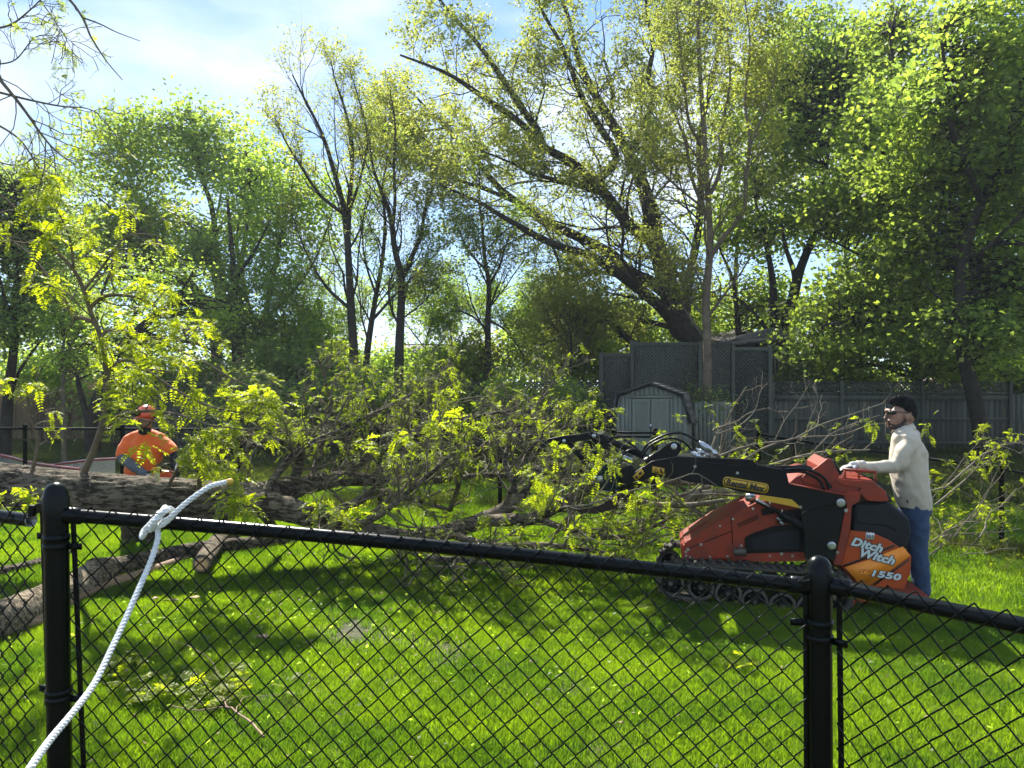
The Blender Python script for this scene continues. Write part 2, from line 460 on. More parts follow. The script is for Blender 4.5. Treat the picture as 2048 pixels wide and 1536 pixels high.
def make_grass(name, patch, x0, x1, y0, y1, dens, smin, smax, seed, wedge=0.75, label=None):
    r = np.random.default_rng(seed)
    sp_ = 1 / math.sqrt(dens)
    xx, yy = np.meshgrid(np.arange(x0, x1, sp_), np.arange(y0, y1, sp_))
    x = (xx + r.uniform(-.28, .28, xx.shape) * sp_).ravel(); y = (yy + r.uniform(-.28, .28, xx.shape) * sp_).ravel()
    keep = (np.abs(x) < wedge * y + 0.6)
    keep &= r.random(len(x)) > bare(x, y) * 1.3
    x, y = x[keep], y[keep]
    nzv = np.sin(x * 2.1 + 3 * np.sin(y * .8)) * np.sin(y * 2.7 + 2 * np.sin(x * 1.1))
    scl = r.uniform(smin, smax, len(x)) * (1 + 0.22 * nzv)
    me = bpy.data.meshes.new(name)
    V = np.stack([x, y, G(x, y)], -1)
    me.vertices.add(len(V)); me.vertices.foreach_set('co', V.ravel().astype(np.float32))
    at = me.attributes.new('scl', 'FLOAT', 'POINT'); at.data.foreach_set('value', scl.astype(np.float32))
    at = me.attributes.new('rot', 'FLOAT', 'POINT'); at.data.foreach_set('value', r.uniform(0, 6.28, len(x)).astype(np.float32))
    ob = bpy.data.objects.new(name, me); COL.objects.link(ob)
    me.materials.append(M['grass'])
    ng = bpy.data.node_groups.new(name + '_scatter', 'GeometryNodeTree')
    ng.interface.new_socket('Geometry', in_out='INPUT', socket_type='NodeSocketGeometry')
    ng.interface.new_socket('Geometry', in_out='OUTPUT', socket_type='NodeSocketGeometry')
    N_, L_ = ng.nodes, ng.links
    gi = N_.new('NodeGroupInput'); go = N_.new('NodeGroupOutput')
    oi = N_.new('GeometryNodeObjectInfo'); oi.inputs['Object'].default_value = patch; oi.inputs['As Instance'].default_value = True
    ip = N_.new('GeometryNodeInstanceOnPoints')
    a1 = N_.new('GeometryNodeInputNamedAttribute'); a1.data_type = 'FLOAT'; a1.inputs['Name'].default_value = 'scl'
    a2 = N_.new('GeometryNodeInputNamedAttribute'); a2.data_type = 'FLOAT'; a2.inputs['Name'].default_value = 'rot'
    cx = N_.new('ShaderNodeCombineXYZ')
    L_.new(a2.outputs['Attribute'], cx.inputs['Z'])
    m2p = N_.new('GeometryNodeMeshToPoints')
    L_.new(gi.outputs[0], m2p.inputs['Mesh']); L_.new(m2p.outputs['Points'], ip.inputs['Points'])
    L_.new(oi.outputs['Geometry'], ip.inputs['Instance'])
    L_.new(a1.outputs['Attribute'], ip.inputs['Scale']); L_.new(cx.outputs['Vector'], ip.inputs['Rotation'])
    L_.new(ip.outputs['Instances'], go.inputs[0])
    md = ob.modifiers.new('scatter', 'NODES'); md.node_group = ng
    tag(ob, label, 'grass', kind='stuff')
    return ob

pa = grass_patch('grass_near_patch', 1500, 0.40, 0.026, 0.066, 0.0021)
make_grass('grass', pa, -4.2, 6.2, 2.6, 7.6, 17, 0.85, 1.15, 3, label='short mown bright green lawn grass in the foreground behind the black fence')
pb = grass_patch('grass_mid_patch', 1100, 0.7, 0.035, 0.085, 0.0045)
make_grass('grass', pb, -10, 11.5, 7.5, 15, 9, 0.8, 1.2, 4, label='lawn grass under and behind the felled tree')
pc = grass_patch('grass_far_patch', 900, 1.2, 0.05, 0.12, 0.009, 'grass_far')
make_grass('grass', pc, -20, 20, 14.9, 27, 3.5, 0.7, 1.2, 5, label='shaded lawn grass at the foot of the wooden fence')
# unmown weeds along the foot of the fences
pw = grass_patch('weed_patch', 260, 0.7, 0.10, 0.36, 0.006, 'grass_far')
def weed_strip(name, pts, n, spread, seed, label):
    r = np.random.default_rng(seed)
    q, _ = resample(np.array([(p[0], p[1], 0.) for p in pts]), 0, 200)
    i = r.integers(0, 199, n)
    x = q[i, 0] + r.normal(0, spread, n); y = q[i, 1] + r.normal(0, spread, n)
    ob = make_grass(name, pw, 0, 1, 100, 101, 1, 0.6, 1.0, seed, label=label)
    me = bpy.data.meshes.new(name)
    V = np.stack([x, y, G(x, y)], -1)
    me.vertices.add(n); me.vertices.foreach_set('co', V.ravel().astype(np.float32))
    at = me.attributes.new('scl', 'FLOAT', 'POINT'); at.data.foreach_set('value', r.uniform(0.4, 1.0, n).astype(np.float32))
    at = me.attributes.new('rot', 'FLOAT', 'POINT'); at.data.foreach_set('value', r.uniform(0, 6.28, n).astype(np.float32))
    me.materials.append(M['grass'])
    ob.data = me
weed_strip('weeds', [(-14, 12.6), (-6, 12.3), (2, 11.8), (4, 11.4), (6, 10.6), (9, 8.8)], 260, 0.22, 11, 'long unmown grass along the foot of the black chain link fence')
weed_strip('weeds', [(-8, 21.2), (-2, 20.6), (4, 20.3), (8, 20.4), (14, 20.6)], 260, 0.35, 12, 'low bright weeds along the foot of the wooden fence')

# ------------------------------------------------------------ chain link
def chain_mesh(p0, p1, h, w, r, front, sides=4, curve=True, frac_top=0.0):
    """woven wires between two top end points; w = half the diamond width"""
    p0 = np.asarray(p0, float); p1 = np.asarray(p1, float)
    L = np.linalg.norm(p1[:2] - p0[:2])
    nwire = int(L / w); w = L / nwire
    nstep = int(round(h / w)); st = h / nstep
    e = (p1 - p0) / L
    front = np.asarray(front, float)
    K = []
    rr = np.random.default_rng(int(L * 1000))
    for i in range(nwire):
        pts = []
        for k in range(nstep + 1):
            right = (k + i) % 2
            u = (i + right) * w
            zz = -k * st
            c = 0.10 * w
            if right: corner = [(u - c * 1.0, zz + st * .12, r), (u + c * .35, zz, 1.3 * r), (u - c * 1.0, zz - st * .12, r)]
            else: corner = [(u + c * 1.0, zz + st * .12, -r), (u - c * .35, zz, -1.3 * r), (u + c * 1.0, zz - st * .12, -r)]
            if sides == 3: corner = [corner[1]]
            elif k == 0: corner = corner[1:]
            if k == nstep and sides != 3: corner = corner[:2]
            pts += corner
        pts = np.array(pts)
        wob = rr.normal(0, 0.0012, (len(pts), 1))
        q = p0 + (pts[:, :1] + wob) * e + pts[:, 1:2] * np.array([0, 0, 1]) + pts[:, 2:3] * front
        K.append(q)
    gg = Geo()
    A = np.array(K)
    gg.tubes(A, np.full(A.shape[:2], r), sides)
    return gg

# near fence ----------------------------------------------------------
def zg(x, y): return float(G(x, y))
nf = thing('chain_link_fence', 'nearest black chain link fence with two domed posts, the rope tied to its rail', 'fence', (0, 2.3, 0))
PL = P(111, 1000, 2.42); PR = P(1638, 1150, 2.24)
R_POST = 0.0355
bases = {}
def near_post(c, ztop, leanx, bands):
    b = (c[0] + leanx, c[1], zg(c[0], c[1]) - 0.1)
    top = np.array((c[0], c[1], ztop))
    ax = unit(top - np.array(b))
    H = np.linalg.norm(top - np.array(b))
    po = Geo().lathe([(R_POST, 0), (R_POST, H - 0.09)], b, ax, 32).build('post', M['black_vinyl'], nf, smooth=True)
    cap = [(R_POST + .0035, H - .115), (R_POST + .0045, H - .05), (R_POST + .0035, H - .047), (R_POST + .001, H - .044)]
    for k in range(1, 9):
        a = k / 8 * math.pi / 2
        cap.append(((R_POST + .001) * math.cos(a), H - .044 + .042 * math.sin(a)))
    Geo().lathe(cap, b, ax, 32).build('cap', M['black_vinyl'], po, smooth=True)
    for (py, d, side) in bands:
        hz = CZ - (py - 768) / F * d
        q = np.array(b) + ax * (hz - b[2])
        gb = Geo().lathe([(R_POST + .0005, -.011), (R_POST + .004, -.010), (R_POST + .004, .010), (R_POST + .0005, .011)], q, ax, 28)
        s = side
        gb.box(q + np.array((s[0], s[1], 0)) * .058, (0.05, 0.006, 0.020), rz=math.atan2(s[1], s[0]))
        gb.lathe([(0, -.012), (.009, -.011), (.009, -.004), (.005, -.003), (.005, .012), (0, .012)], q + np.array((s[0], s[1], 0)) * .068, (0.2, -1, 0), 8)
        gb.build('band', M['black_vinyl'], po, smooth=False)
    return po
dirM = unit(np.array((PR[0] - PL[0], PR[1] - PL[1])))           # middle panel direction
dirR = unit(np.array((0.66, -0.75)))                              # right panel comes towards the camera
dirL = unit(np.array((-0.92, 0.36)))                              # left panel goes away
near_post(PL, P(111, 963, 2.42)[2], 0.024, [(1075, 2.42, dirL), (1092, 2.42, dirM), (1383, 2.42, dirL), (1396, 2.42, dirM)])
near_post(PR, P(1638, 1109, 2.24)[2], 0.006, [(1245, 2.24, -dirM), (1275, 2.24, dirR)])
# rails
RR = 0.0212
railM0 = P(134, 1030, 2.42) + np.array([0, 0.0, 0]); railM1 = P(1612, 1172, 2.24)
railR0 = P(1668, 1172, 2.22); railR1 = railR0 + np.array((dirR[0], dirR[1], 0)) * 1.6 + np.array((0, 0, -0.012))
railL0 = P(62, 1041, 2.47); railL1 = railL0 + np.array((dirL[0], dirL[1], 0.03)) * 2.0
def rail(a, bb, cup_a, cup_b, bulge=0.012):
    t = np.linspace(0, 1, 15)[:, None]
    pts = a * (1 - t) + bb * t
    pts[:, 2] += bulge * np.sin(t[:, 0] * np.pi)
    o = Geo().tube(pts, RR, 24).build('top_rail', M['black_vinyl'], nf, smooth=False)
    mm = o.modifiers.new('b', 'BEVEL'); mm.width = .003; mm.segments = 2; mm.limit_method = 'ANGLE'; mm.angle_limit = 1.0
    o.data.polygons.foreach_set('use_smooth', np.ones(len(o.data.polygons), bool)); mm.harden_normals = True
    for (q, ax, on) in ((a, unit(bb - a), cup_a), (bb, unit(a - bb), cup_b)):
        if on:
            Geo().lathe([(.0, -.016), (.012, -.016), (RR + .004, -.006), (RR + .005, .0), (RR + .005, .045), (RR + .001, .047)], q, ax, 22).build('rail_end', M['black_vinyl'], o, smooth=True)
    return o
rail(railM0, railM1, True, True)
rail(railR0, railR1, True, False, 0)
# open pipe end of the left rail
o = Geo().tube(np.array([railL0, railL1]), RR, 24, cap=False).build('top_rail', M['black_vinyl'], nf, smooth=True)
ax = unit(railL1 - railL0)
Geo().lathe([(RR, 0.0), (RR, -.002), (RR - .003, -.002), (RR - .003, .06), (0, .07)], railL0, ax, 24).build('pipe_mouth', M['galv'], o, smooth=False)
# cup arm linking left rail to post
gb = Geo(); gb.beam(P(64, 1020, 2.45), P(94, 1012, 2.42), .014, .03); gb.beam(P(64, 1032, 2.44), P(66, 1010, 2.44), .02, .02); gb.build('rail_bracket', M['black_vinyl'], nf, bevel=.003)
gb = Geo(); gb.beam(P(126, 1028, 2.41), P(146, 1030, 2.41), .012, .022); gb.build('rail_bracket', M['black_vinyl'], nf, bevel=.003)
Geo().beam(P(1602, 1172, 2.22), P(1622, 1168, 2.22), .014, .03).build('rail_bracket', M['black_vinyl'], nf, bevel=.003)
Geo().beam(P(1655, 1166, 2.22), P(1680, 1170, 2.2), .014, .03).build('rail_bracket', M['black_vinyl'], nf, bevel=.003)
# tension bars
for (px0, py0, px1, py1, d, dr) in ((146, 1032, 172, 1640, 2.43, dirM), (84, 1018, 104, 1640, 2.44, dirL), (1611, 1145, 1614, 1640, 2.24, dirM), (1678, 1160, 1684, 1640, 2.2, dirR)):
    gb = Geo(); gb.beam(P(px0, py0, d), P(px1, py1, d), .006, .016, up=(dr[0], dr[1], 0)); gb.build('tension_bar', M['black_vinyl'], nf, bevel=.0015)
frM = np.array((dirM[1], -dirM[0], 0)); 
if frM[1] > 0: frM = -frM
frR = np.array((dirR[1], -dirR[0], 0))
if frR[1] > 0 or frR[0] > 0: frR = frR if frR[0] < 0 else -frR
frL = np.array((dirL[1], -dirL[0], 0))
if frL[1] > 0: frL = -frL
up = np.array((0, 0, 0.038))
W = 0.0345
s0, s1 = P(150, 1032, 2.42) , P(1608, 1172, 2.24)
a = chain_mesh(s0 + up + frM * .024, s1 + up + frM * .024, 1.2, W, 0.0024, frM, sides=5)
a.build('chain_link_mesh', M['black_vinyl'], nf, smooth=True, kind='stuff')
a = chain_mesh(railR0 + up + frR * .024 + np.array((dirR[0], dirR[1], 0)) * .02, railR1 + up + frR * .024, 1.2, W, 0.0024, frR, sides=5)
a.build('chain_link_mesh', M['black_vinyl'], nf, smooth=True, kind='stuff')
a = chain_mesh(P(80, 1030, 2.46) + up * .9 + frL * .024, P(80, 1030, 2.46) + np.array((dirL[0], dirL[1], .02)) * 2 + up + frL * .024, 1.2, W, 0.0024, frL, sides=5)
a.build('chain_link_mesh', M['black_vinyl'], nf, smooth=True, kind='stuff')
# tie wires that hold mesh to rail
gt = Geo()
for k in range(6):
    t = 0.12 + k * 0.15
    c = railM0 * (1 - t) + railM1 * t
    c[2] += 0.012 * math.sin(t * math.pi)
    th = np.linspace(0, 2 * np.pi * 1.9, 26)
    pts = c + np.outer(np.cos(th), np.array((0, 0, 1))) * (RR + .003) + np.outer(np.sin(th), frM) * (RR + .003) + np.outer(th * .0022, unit(railM1 - railM0))
    Geo().tube(pts, .0018, 6).build('tie_wire', M['black_vinyl'], nf, smooth=True)

# far chain link fences -------------------------------------------------
def far_fence(label, pts, hgt, gate=False, post_at=None):
    """pts: polyline of (px, py_top, d)"""
    q = PX(pts)
    th = thing('chain_link_fence', label, 'fence', (q[0][0], q[0][1], zg(q[0][0], q[0][1])))
    for a_, b_ in zip(q[:-1], q[1:]):
        Geo().tube([a_, b_], 0.020, 8).build('top_rail', M['black_matte'], th, smooth=True)
        L = np.linalg.norm(b_ - a_)
        fr = np.array((b_[1] - a_[1], -(b_[0] - a_[0]), 0)) / L
        if fr[1] > 0: fr = -fr
        gm = chain_mesh(a_ + fr * .02, b_ + fr * .02, hgt - .06, 0.036, 0.0015, fr, sides=3)
        gm.build('chain_link_mesh', M['black_matte'], th, kind='stuff')
    for c in (q if post_at is None else PX(post_at)):
        zb = zg(c[0], c[1])
        Geo().lathe([(.032, -.1), (.032, c[2] - zb + .03), (.034, c[2] - zb + .03), (.028, c[2] - zb + .055), (.012, c[2] - zb + .07), (0, c[2] - zb + .072)], (c[0], c[1], zb), (0, 0, 1), 10).build('post', M['black_matte'], th, smooth=False)
    return th
far_fence('black chain link fence crossing behind the man in orange, far side of the lawn', [(-330, 856, 12.2), (50, 857, 12.0), (245, 858, 11.9), (480, 859, 11.8), (760, 861, 11.6), (1000, 863, 11.5), (1145, 865, 11.3)], 1.22)
gt_ = thing('garden_gate', 'small black chain link gate standing in front of the shed', 'gate', P(1311, 865, 11.2) * np.array((1, 1, 0)))
qa, qb = P(1232, 872, 11.2), P(1304, 874, 11.2)
Geo().tube([qa, qb], .018, 8).build('gate_frame', M['black_matte'], gt_)
Geo().tube([qa, qa - np.array((0, 0, 1.05))], .018, 8).build('gate_frame', M['black_matte'], gt_)
Geo().tube([qb, qb - np.array((0, 0, 1.05))], .018, 8).build('gate_frame', M['black_matte'], gt_)
Geo().tube([qa - np.array((0, 0, 1.05)), qb - np.array((0, 0, 1.05))], .018, 8).build('gate_frame', M['black_matte'], gt_)
Geo().tube([P(1232, 865, 11.2), P(1311, 866, 11.2)], .018, 8).build('top_rail', M['black_matte'], gt_)
chain_mesh(qa, qb, 1.05, .036, .0015, (0, -1, 0), sides=3).build('chain_link_mesh', M['black_matte'], gt_, kind='stuff')
for px in (1228, 1311):
    c = P(px, 862, 11.2)
    Geo().lathe([(.036, 0), (.036, c[2]), (.04, c[2]), (.03, c[2] + .03), (0, c[2] + .05)], (c[0], c[1], 0), (0, 0, 1), 12).build('post', M['black_matte'], gt_)
far_fence('black chain link fence behind the loader, sloping down towards the right edge', [(1517, 868, 10.9), (1587, 880, 11.0), (1850, 916, 10.9), (2003, 937, 10.3), (2250, 985, 9.2)], 1.2)

# ------------------------------------------------------------ wooden fence
FD = 21.0
wf = thing('wooden_fence', 'tall dark green wooden board fence with lattice top at the back of the garden', 'fence', (0, FD, 0))
def fence_d(x): return FD + 0.10 * np.clip(-x - 2, 0, 20)
def lattice(gg, x0, x1, z0, z1, yf, pitch=0.075, w=0.034, t=0.006):
    """crossed diagonal laths clipped to a rectangle; yf(x) gives the depth"""
    for sgn in (1, -1):
        c = -(z1 - z0) + 0.013
        Wd, H = x1 - x0, z1 - z0
        for c in np.arange(-H, Wd, pitch * 1.414):
            # line x = c + s, z = s  (sgn flips x)
            s0_, s1_ = max(0, -c), min(H, Wd - c)
            if s1_ - s0_ < 0.03: continue
            xa, xb = c + s0_, c + s1_
            za, zb_ = s0_, s1_
            if sgn < 0: xa, xb = Wd - xa, Wd - xb
            y = yf(x0 + xa) + (t * .55 if sgn > 0 else -t * .55)
            gg.beam((x0 + xa, y, z0 + za), (x0 + xb, y + 1e-4, z0 + zb_), w, t, up=(0, 1, 0)) if False else \
                gg.beam((x0 + xa, y, z0 + za), (x0 + xb, y, z0 + zb_), t, w, up=(0, 0, 1) )
    return gg
_bw = 0.140
bm_board = Geo().box((0, 0, .5), (_bw, .018, 1.0)).mesh('board', mats=(M['fence_wood'],))
XF0, XF1 = -11.0, 15.5
posts = [P(px, 768, FD)[0] for px in (1100, 1200, 1545, 1683, 1845, 2020)]
posts += [posts[0] - 2.2 * k for k in range(1, 6)] + [posts[5] + 2.3]
posts = sorted(p for p in posts if XF0 < p < XF1)
SCR0, SCR1 = P(1202, 700, FD)[0], P(1540, 700, FD)[0]
first = True
rb = np.random.default_rng(3)
x = XF0
while x < XF1:
    o = bpy.data.objects.new('board', bm_board); COL.objects.link(o); o.parent = wf
    top = 1.60
    o.location = (x - 0, float(fence_d(x)) + 0.03 + rb.normal(0, .002) - FD, 0.04)
    o.scale = (1, 1, top + rb.normal(0, .006))
    o.rotation_euler = (0, rb.normal(0, .003), 0)
    x += _bw + 0.005 + abs(rb.normal(0, .004))
for a_, b_ in zip(posts[:-1], posts[1:]):
    y = lambda q: float(fence_d(q))
    for (z_, hh, dy) in ((0.30, .09, 0), (0.95, .07, 0), (1.53, .13, 0), (1.66, .05, 0.0), (1.955, .04, 0.0)):
        Geo().beam((a_ + .05, y(a_) + dy, z_), (b_ - .05, y(b_) + dy, z_), .04, hh).build('rail', M['fence_wood'], wf)
    lattice(Geo(), a_ + .05, b_ - .05, 1.69, 1.935, lambda q: y(q) + .004).build('lattice_panel', M['fence_wood'], wf, kind='stuff')
for a_ in posts:
    Geo().box((a_, float(fence_d(a_)) - .01, 1.0), (.095, .095, 2.0)).build('post', M['fence_wood'], wf, bevel=.004)

# lattice screen -----------------------------------------------------------
SD = 20.6
sc_ = thing('lattice_screen', 'tall dark lattice screen rising above the fence behind the shed', 'screen', (P(1370, 700, SD)[0], SD, 0))
panels = [(1202, 1264, 706), (1264, 1400, 684), (1400, 1466, 684), (1466, 1540, 694)]
for (a_, b_, tp) in panels:
    xa, xb = P(a_, tp, SD)[0], P(b_, tp, SD)[0]; zt = P(a_, tp, SD)[2]
    lattice(Geo(), xa + .04, xb - .04, 0.15, zt - .08, lambda q: SD, pitch=0.066, w=.032).build('lattice_panel', M['fence_wood'], sc_, kind='stuff')
    Geo().beam((xa + .045, SD, zt - .05), (xb - .045, SD, zt - .05), .05, .09).build('rail', M['fence_wood'], sc_, bevel=.004)
    Geo().beam((xa + .045, SD, .1), (xb - .045, SD, .1), .05, .09).build('rail', M['fence_wood'], sc_, bevel=.004)
for (px, tp) in ((1202, 704), (1264, 681), (1400, 683), (1466, 690), (1540, 690)):
    q = P(px, tp, SD)
    Geo().box((q[0], SD, q[2] / 2), (.095, .095, q[2])).build('post', M['fence_wood'], sc_, bevel=.004)
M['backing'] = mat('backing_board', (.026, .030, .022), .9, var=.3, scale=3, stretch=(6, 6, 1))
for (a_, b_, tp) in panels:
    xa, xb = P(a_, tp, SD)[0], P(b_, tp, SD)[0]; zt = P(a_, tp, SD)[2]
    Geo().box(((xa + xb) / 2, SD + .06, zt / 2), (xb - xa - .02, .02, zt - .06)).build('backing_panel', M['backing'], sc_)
# dark backing building behind the screen
# picket gate beside shed
pg = thing('picket_panel', 'plain grey board gate between the shed and the lattice screen', 'gate', (P(1425, 800, 19.6)[0], 19.6, 0))
x = P(1388, 800, 19.6)[0]; x1 = P(1462, 800, 19.6)[0]; k = 0
while x < x1 - .06:
    zt = P(0, 803, 19.6)[2] + .012 * rb.normal()
    gbd = Geo(); w_ = .098
    gbd.prism([(x, 19.6, .05), (x + w_, 19.6, .05), (x + w_, 19.6, zt - .02), (x + w_ - .02, 19.6, zt), (x + .02, 19.6, zt), (x, 19.6, zt - .02)], (0, .02, 0))
    gbd.build('board', M['shed_paint'], pg)
    x += w_ + .008
for z_ in (.35, 1.15):
    Geo().beam((P(1388, 800, 19.6)[0], 19.64, z_), (x1, 19.64, z_), .03, .09).build('rail', M['shed_paint'], pg)

# ------------------------------------------------------------ shed (turned a little, so its right hand roof slope shows)
SHY = math.radians(17)
st_ = np.array((math.cos(SHY), -math.sin(SHY), 0)); sn_ = np.array((math.sin(SHY), math.cos(SHY), 0))
SO = P(1305, 900, 18.7) * (1, 1, 0)
def sq(px, py, off=0.0):
    r_ = np.array(((px - 1024) / F, 1.0, -(py - 768) / F)); s_ = (SO @ sn_ + off) / (r_ @ sn_)
    p_ = r_ * s_ + np.array((0, 0, CZ)); p_[2] = max(p_[2], 0.02); return p_
shed = thing('garden_shed', 'small grey green garden shed with barn roof and double doors', 'shed', SO)
def sprism(name, px, off, th_, m_, parent=shed, bevel=0):
    return Geo().prism([sq(a_, b_, off) for a_, b_ in px], sn_ * th_).build(name, m_, parent, bevel=bevel)
DP = 2.3
outp = [(1228, 925), (1224, 846), (1234, 790), (1302, 767), (1366, 790), (1383, 846), (1378, 925)]
wallp = [(1229, 940), (1228, 845), (1238, 793), (1302, 770), (1363, 793), (1377, 846), (1377, 940)]
sprism('wall', wallp, 0, DP, M['shed_paint'])
ztop = lambda px: float(np.interp(px, [1228, 1238, 1302, 1363, 1377], [846, 793, 770, 793, 846]))
xs_ = np.linspace(1230, 1376, 16)
for a_, b_ in zip(xs_[:-1], xs_[1:]):
    mid_ = (a_ + b_) / 2
    lo = 796 if 1262 < mid_ < 1340 else 940
    sprism('siding_board', [(a_ + .7, lo), (b_ - .7, lo), (b_ - .7, ztop(b_ - .7) + 2), (a_ + .7, ztop(a_ + .7) + 2)], -.012, .010, M['shed_paint'])
for (xa, xb) in ((1264, 1300.5), (1302, 1338.5)):
    d_ = sprism('door', [(xa, 935), (xb, 935), (xb, 798), (xa, 798)], -.035, .03, M['shed_paint'], bevel=.003)
    for q_ in ([(xa + 1, 798.5), (xa + 7.5, 798.5), (xa + 7.5, 934), (xa + 1, 934)], [(xb - 7.5, 798.5), (xb - 1, 798.5), (xb - 1, 934), (xb - 7.5, 934)],
               [(xa + 7.7, 798.5), (xb - 7.7, 798.5), (xb - 7.7, 805), (xa + 7.7, 805)], [(xa + 7.7, 853), (xb - 7.7, 853), (xb - 7.7, 860), (xa + 7.7, 860)], [(xa + 7.7, 920), (xb - 7.7, 920), (xb - 7.7, 932), (xa + 7.7, 932)]):
        sprism('door_trim', q_, -.050, .016, M['shed_paint'], d_, bevel=.003)
sprism('latch', [(1299, 848), (1303, 848), (1303, 856), (1299, 856)], -.07, .02, M['galv'])
for (xa, xb) in ((1258, 1262.5), (1340, 1344.5)):
    sprism('trim', [(xa, 935), (xb, 935), (xb, 793), (xa, 793)], -.03, .018, M['shed_paint'])
sprism('trim', [(1256, 792), (1346, 792), (1346, 796.5), (1256, 796.5)], -.034, .02, M['shed_paint'])
rp = [sq(*q_) for q_ in outp[1:6]]
M['trim_dark'] = mat('trim_dark', (.03, .03, .028), .8)
for (a_, b_) in zip(rp[:-1], rp[1:]):
    a_, b_ = np.array(a_), np.array(b_)
    nrm = unit(np.cross(b_ - a_, sn_)); 
    if nrm[2] < 0: nrm = -nrm
    nc = max(3, int(np.linalg.norm(b_ - a_) / .14))
    top, bot = (a_, b_) if a_[2] > b_[2] else (b_, a_)
    rf = Geo().prism([a_ + nrm * .002 - sn_ * .08, b_ + nrm * .002 - sn_ * .08, b_ + nrm * .025 - sn_ * .08, a_ + nrm * .025 - sn_ * .08], sn_ * (DP + .16)).build('roof', M['shingle'], shed)
    for k in range(nc):
        t0, t1 = k / nc, (k + 1.15) / nc
        q0, q1 = top + (bot - top) * t0, top + (bot - top) * min(t1, 1.03)
        for j in range(8):
            y0, y1 = -.09 + j * (DP + .18) / 8 + .004, -.09 + (j + 1) * (DP + .18) / 8 - .004
            Geo().prism([q0 + nrm * .027 + sn_ * y0, q1 + nrm * .045 + sn_ * y0, q1 + nrm * .032 + sn_ * y0, q0 + nrm * .026 + sn_ * y0], sn_ * (y1 - y0)).build('shingle', M['shingle'], rf)
    Geo().beam(a_ - sn_ * .09 + (0, 0, .01), b_ - sn_ * .09 + (0, 0, .01), .025, .05).build('fascia', M['trim_dark'], shed)

# ------------------------------------------------------------ houses beyond
M['house_wall'] = mat('house_wall', (.30, .30, .28), .8, var=.1)
M['house_dark'] = mat('house_dark', (.055, .06, .055), .8, var=.2)
M['house_roof'] = mat('house_roof', (.22, .19, .17), .9, var=.2)
M['glass'] = mat('window_glass', (.03, .04, .05), .08, var=.1, spec=.8)
M['white_trim'] = mat('white_trim', (.55, .55, .52), .6)
h = thing('house', 'pale grey house with brown roof seen far off between the slender trees', 'house', (P(830, 0, 70)[0], 70, 0))
hx = lambda px: P(px, 0, 70)[0]; hz = lambda py: P(0, py, 70)[2]
Geo().box(((hx(780) + hx(905)) / 2, 74, hz(715) / 2), (hx(905) - hx(780), 8, hz(715))).build('wall', M['house_wall'], h)
Geo().prism([(hx(772), 69.4, hz(716)), (hx(912), 69.4, hz(716)), (hx(905), 74, hz(684)), (hx(785), 74, hz(684))], (0, .2, .02)).build('roof', M['house_roof'], h)
Geo().prism([(hx(772), 78.6, hz(716)), (hx(912), 78.6, hz(716)), (hx(905), 74, hz(684)), (hx(785), 74, hz(684))], (0, -.2, .02)).build('roof', M['house_roof'], h)
for px in (800, 830, 868):
    w_ = Geo().box((hx(px), 69.95, hz(733)), (.95, .06, 1.3)).build('window', M['white_trim'], h)
    Geo().box((hx(px), 69.90, hz(733)), (.8, .02, 1.15)).build('pane', M['glass'], w_)
h = thing('house', 'white house wall glimpsed beyond the trees at the left edge', 'house', (P(85, 0, 60)[0], 60, 0))
hx = lambda px: P(px, 0, 60)[0]; hz = lambda py: P(0, py, 60)[2]
Geo().box(((hx(70) + hx(130)) / 2, 63, hz(728) / 2), (hx(130) - hx(70), 6, hz(728))).build('wall', M['house_wall'], h)
Geo().prism([(hx(66), 59.6, hz(730)), (hx(134), 59.6, hz(730)), (hx(130), 63, hz(708)), (hx(70), 63, hz(708))], (0, .2, .02)).build('roof', M['house_roof'], h)
w_ = Geo().box((hx(100), 59.95, hz(748)), (.9, .06, 1.2)).build('window', M['white_trim'], h)
Geo().box((hx(100), 59.9, hz(748)), (.75, .02, 1.05)).build('pane', M['glass'], w_)
# neighbour house with balcony behind the lattice screen
h = thing('house', 'dark house with low roof and railed balcony behind the lattice screen', 'house', (P(1560, 0, 25)[0], 25, 0))
hx = lambda px: P(px, 0, 25)[0]; hz = lambda py: P(0, py, 25)[2]
Geo().box(((hx(1466) + hx(1556)) / 2, 27, hz(690) / 2), (hx(1556) - hx(1466), 4, hz(690))).build('wall', M['house_dark'], h)
Geo().prism([(hx(1450), 24.4, hz(688)), (hx(1556), 24.4, hz(676)), (hx(1560), 24.4, hz(680)), (hx(1452), 24.4, hz(693))], (0, 5, .6)).build('roof', M['shingle'], h)
Geo().prism([(hx(1450), 24.8, hz(684)), (hx(1540), 24.8, hz(656)), (hx(1585), 24.8, hz(664)), (hx(1585), 24.8, hz(690))], (0, 5, .0)).build('roof', M['shingle'], h)
Geo().box(((hx(1556) + hx(1600)) / 2, 27, hz(662) / 2), (hx(1600) - hx(1556), 3, hz(662))).build('wall', M['house_dark'], h)
dk = Geo().box(((hx(1538) + hx(1592)) / 2, 25.0, hz(755)), (hx(1592) - hx(1538), .9, .12)).build('balcony', M['bare_wood'], h)
Geo().box(((hx(1538) + hx(1592)) / 2, 24.55, hz(717)), (hx(1592) - hx(1538), .05, .07)).build('handrail', M['bare_wood'], dk)
for px in np.linspace(1541, 1589, 7):
    Geo().box((hx(px), 24.56, (hz(753) + hz(719)) / 2), (.04, .04, hz(719) - hz(753))).build('baluster', M['bare_wood'], dk)
h = thing('shed_roof', 'low neighbouring shed with pinkish roof edge showing above the fence at the right', 'shed', (P(1930, 0, 24)[0], 24, 0))
hx = lambda px: P(px, 0, 24)[0]; hz = lambda py: P(0, py, 24)[2]
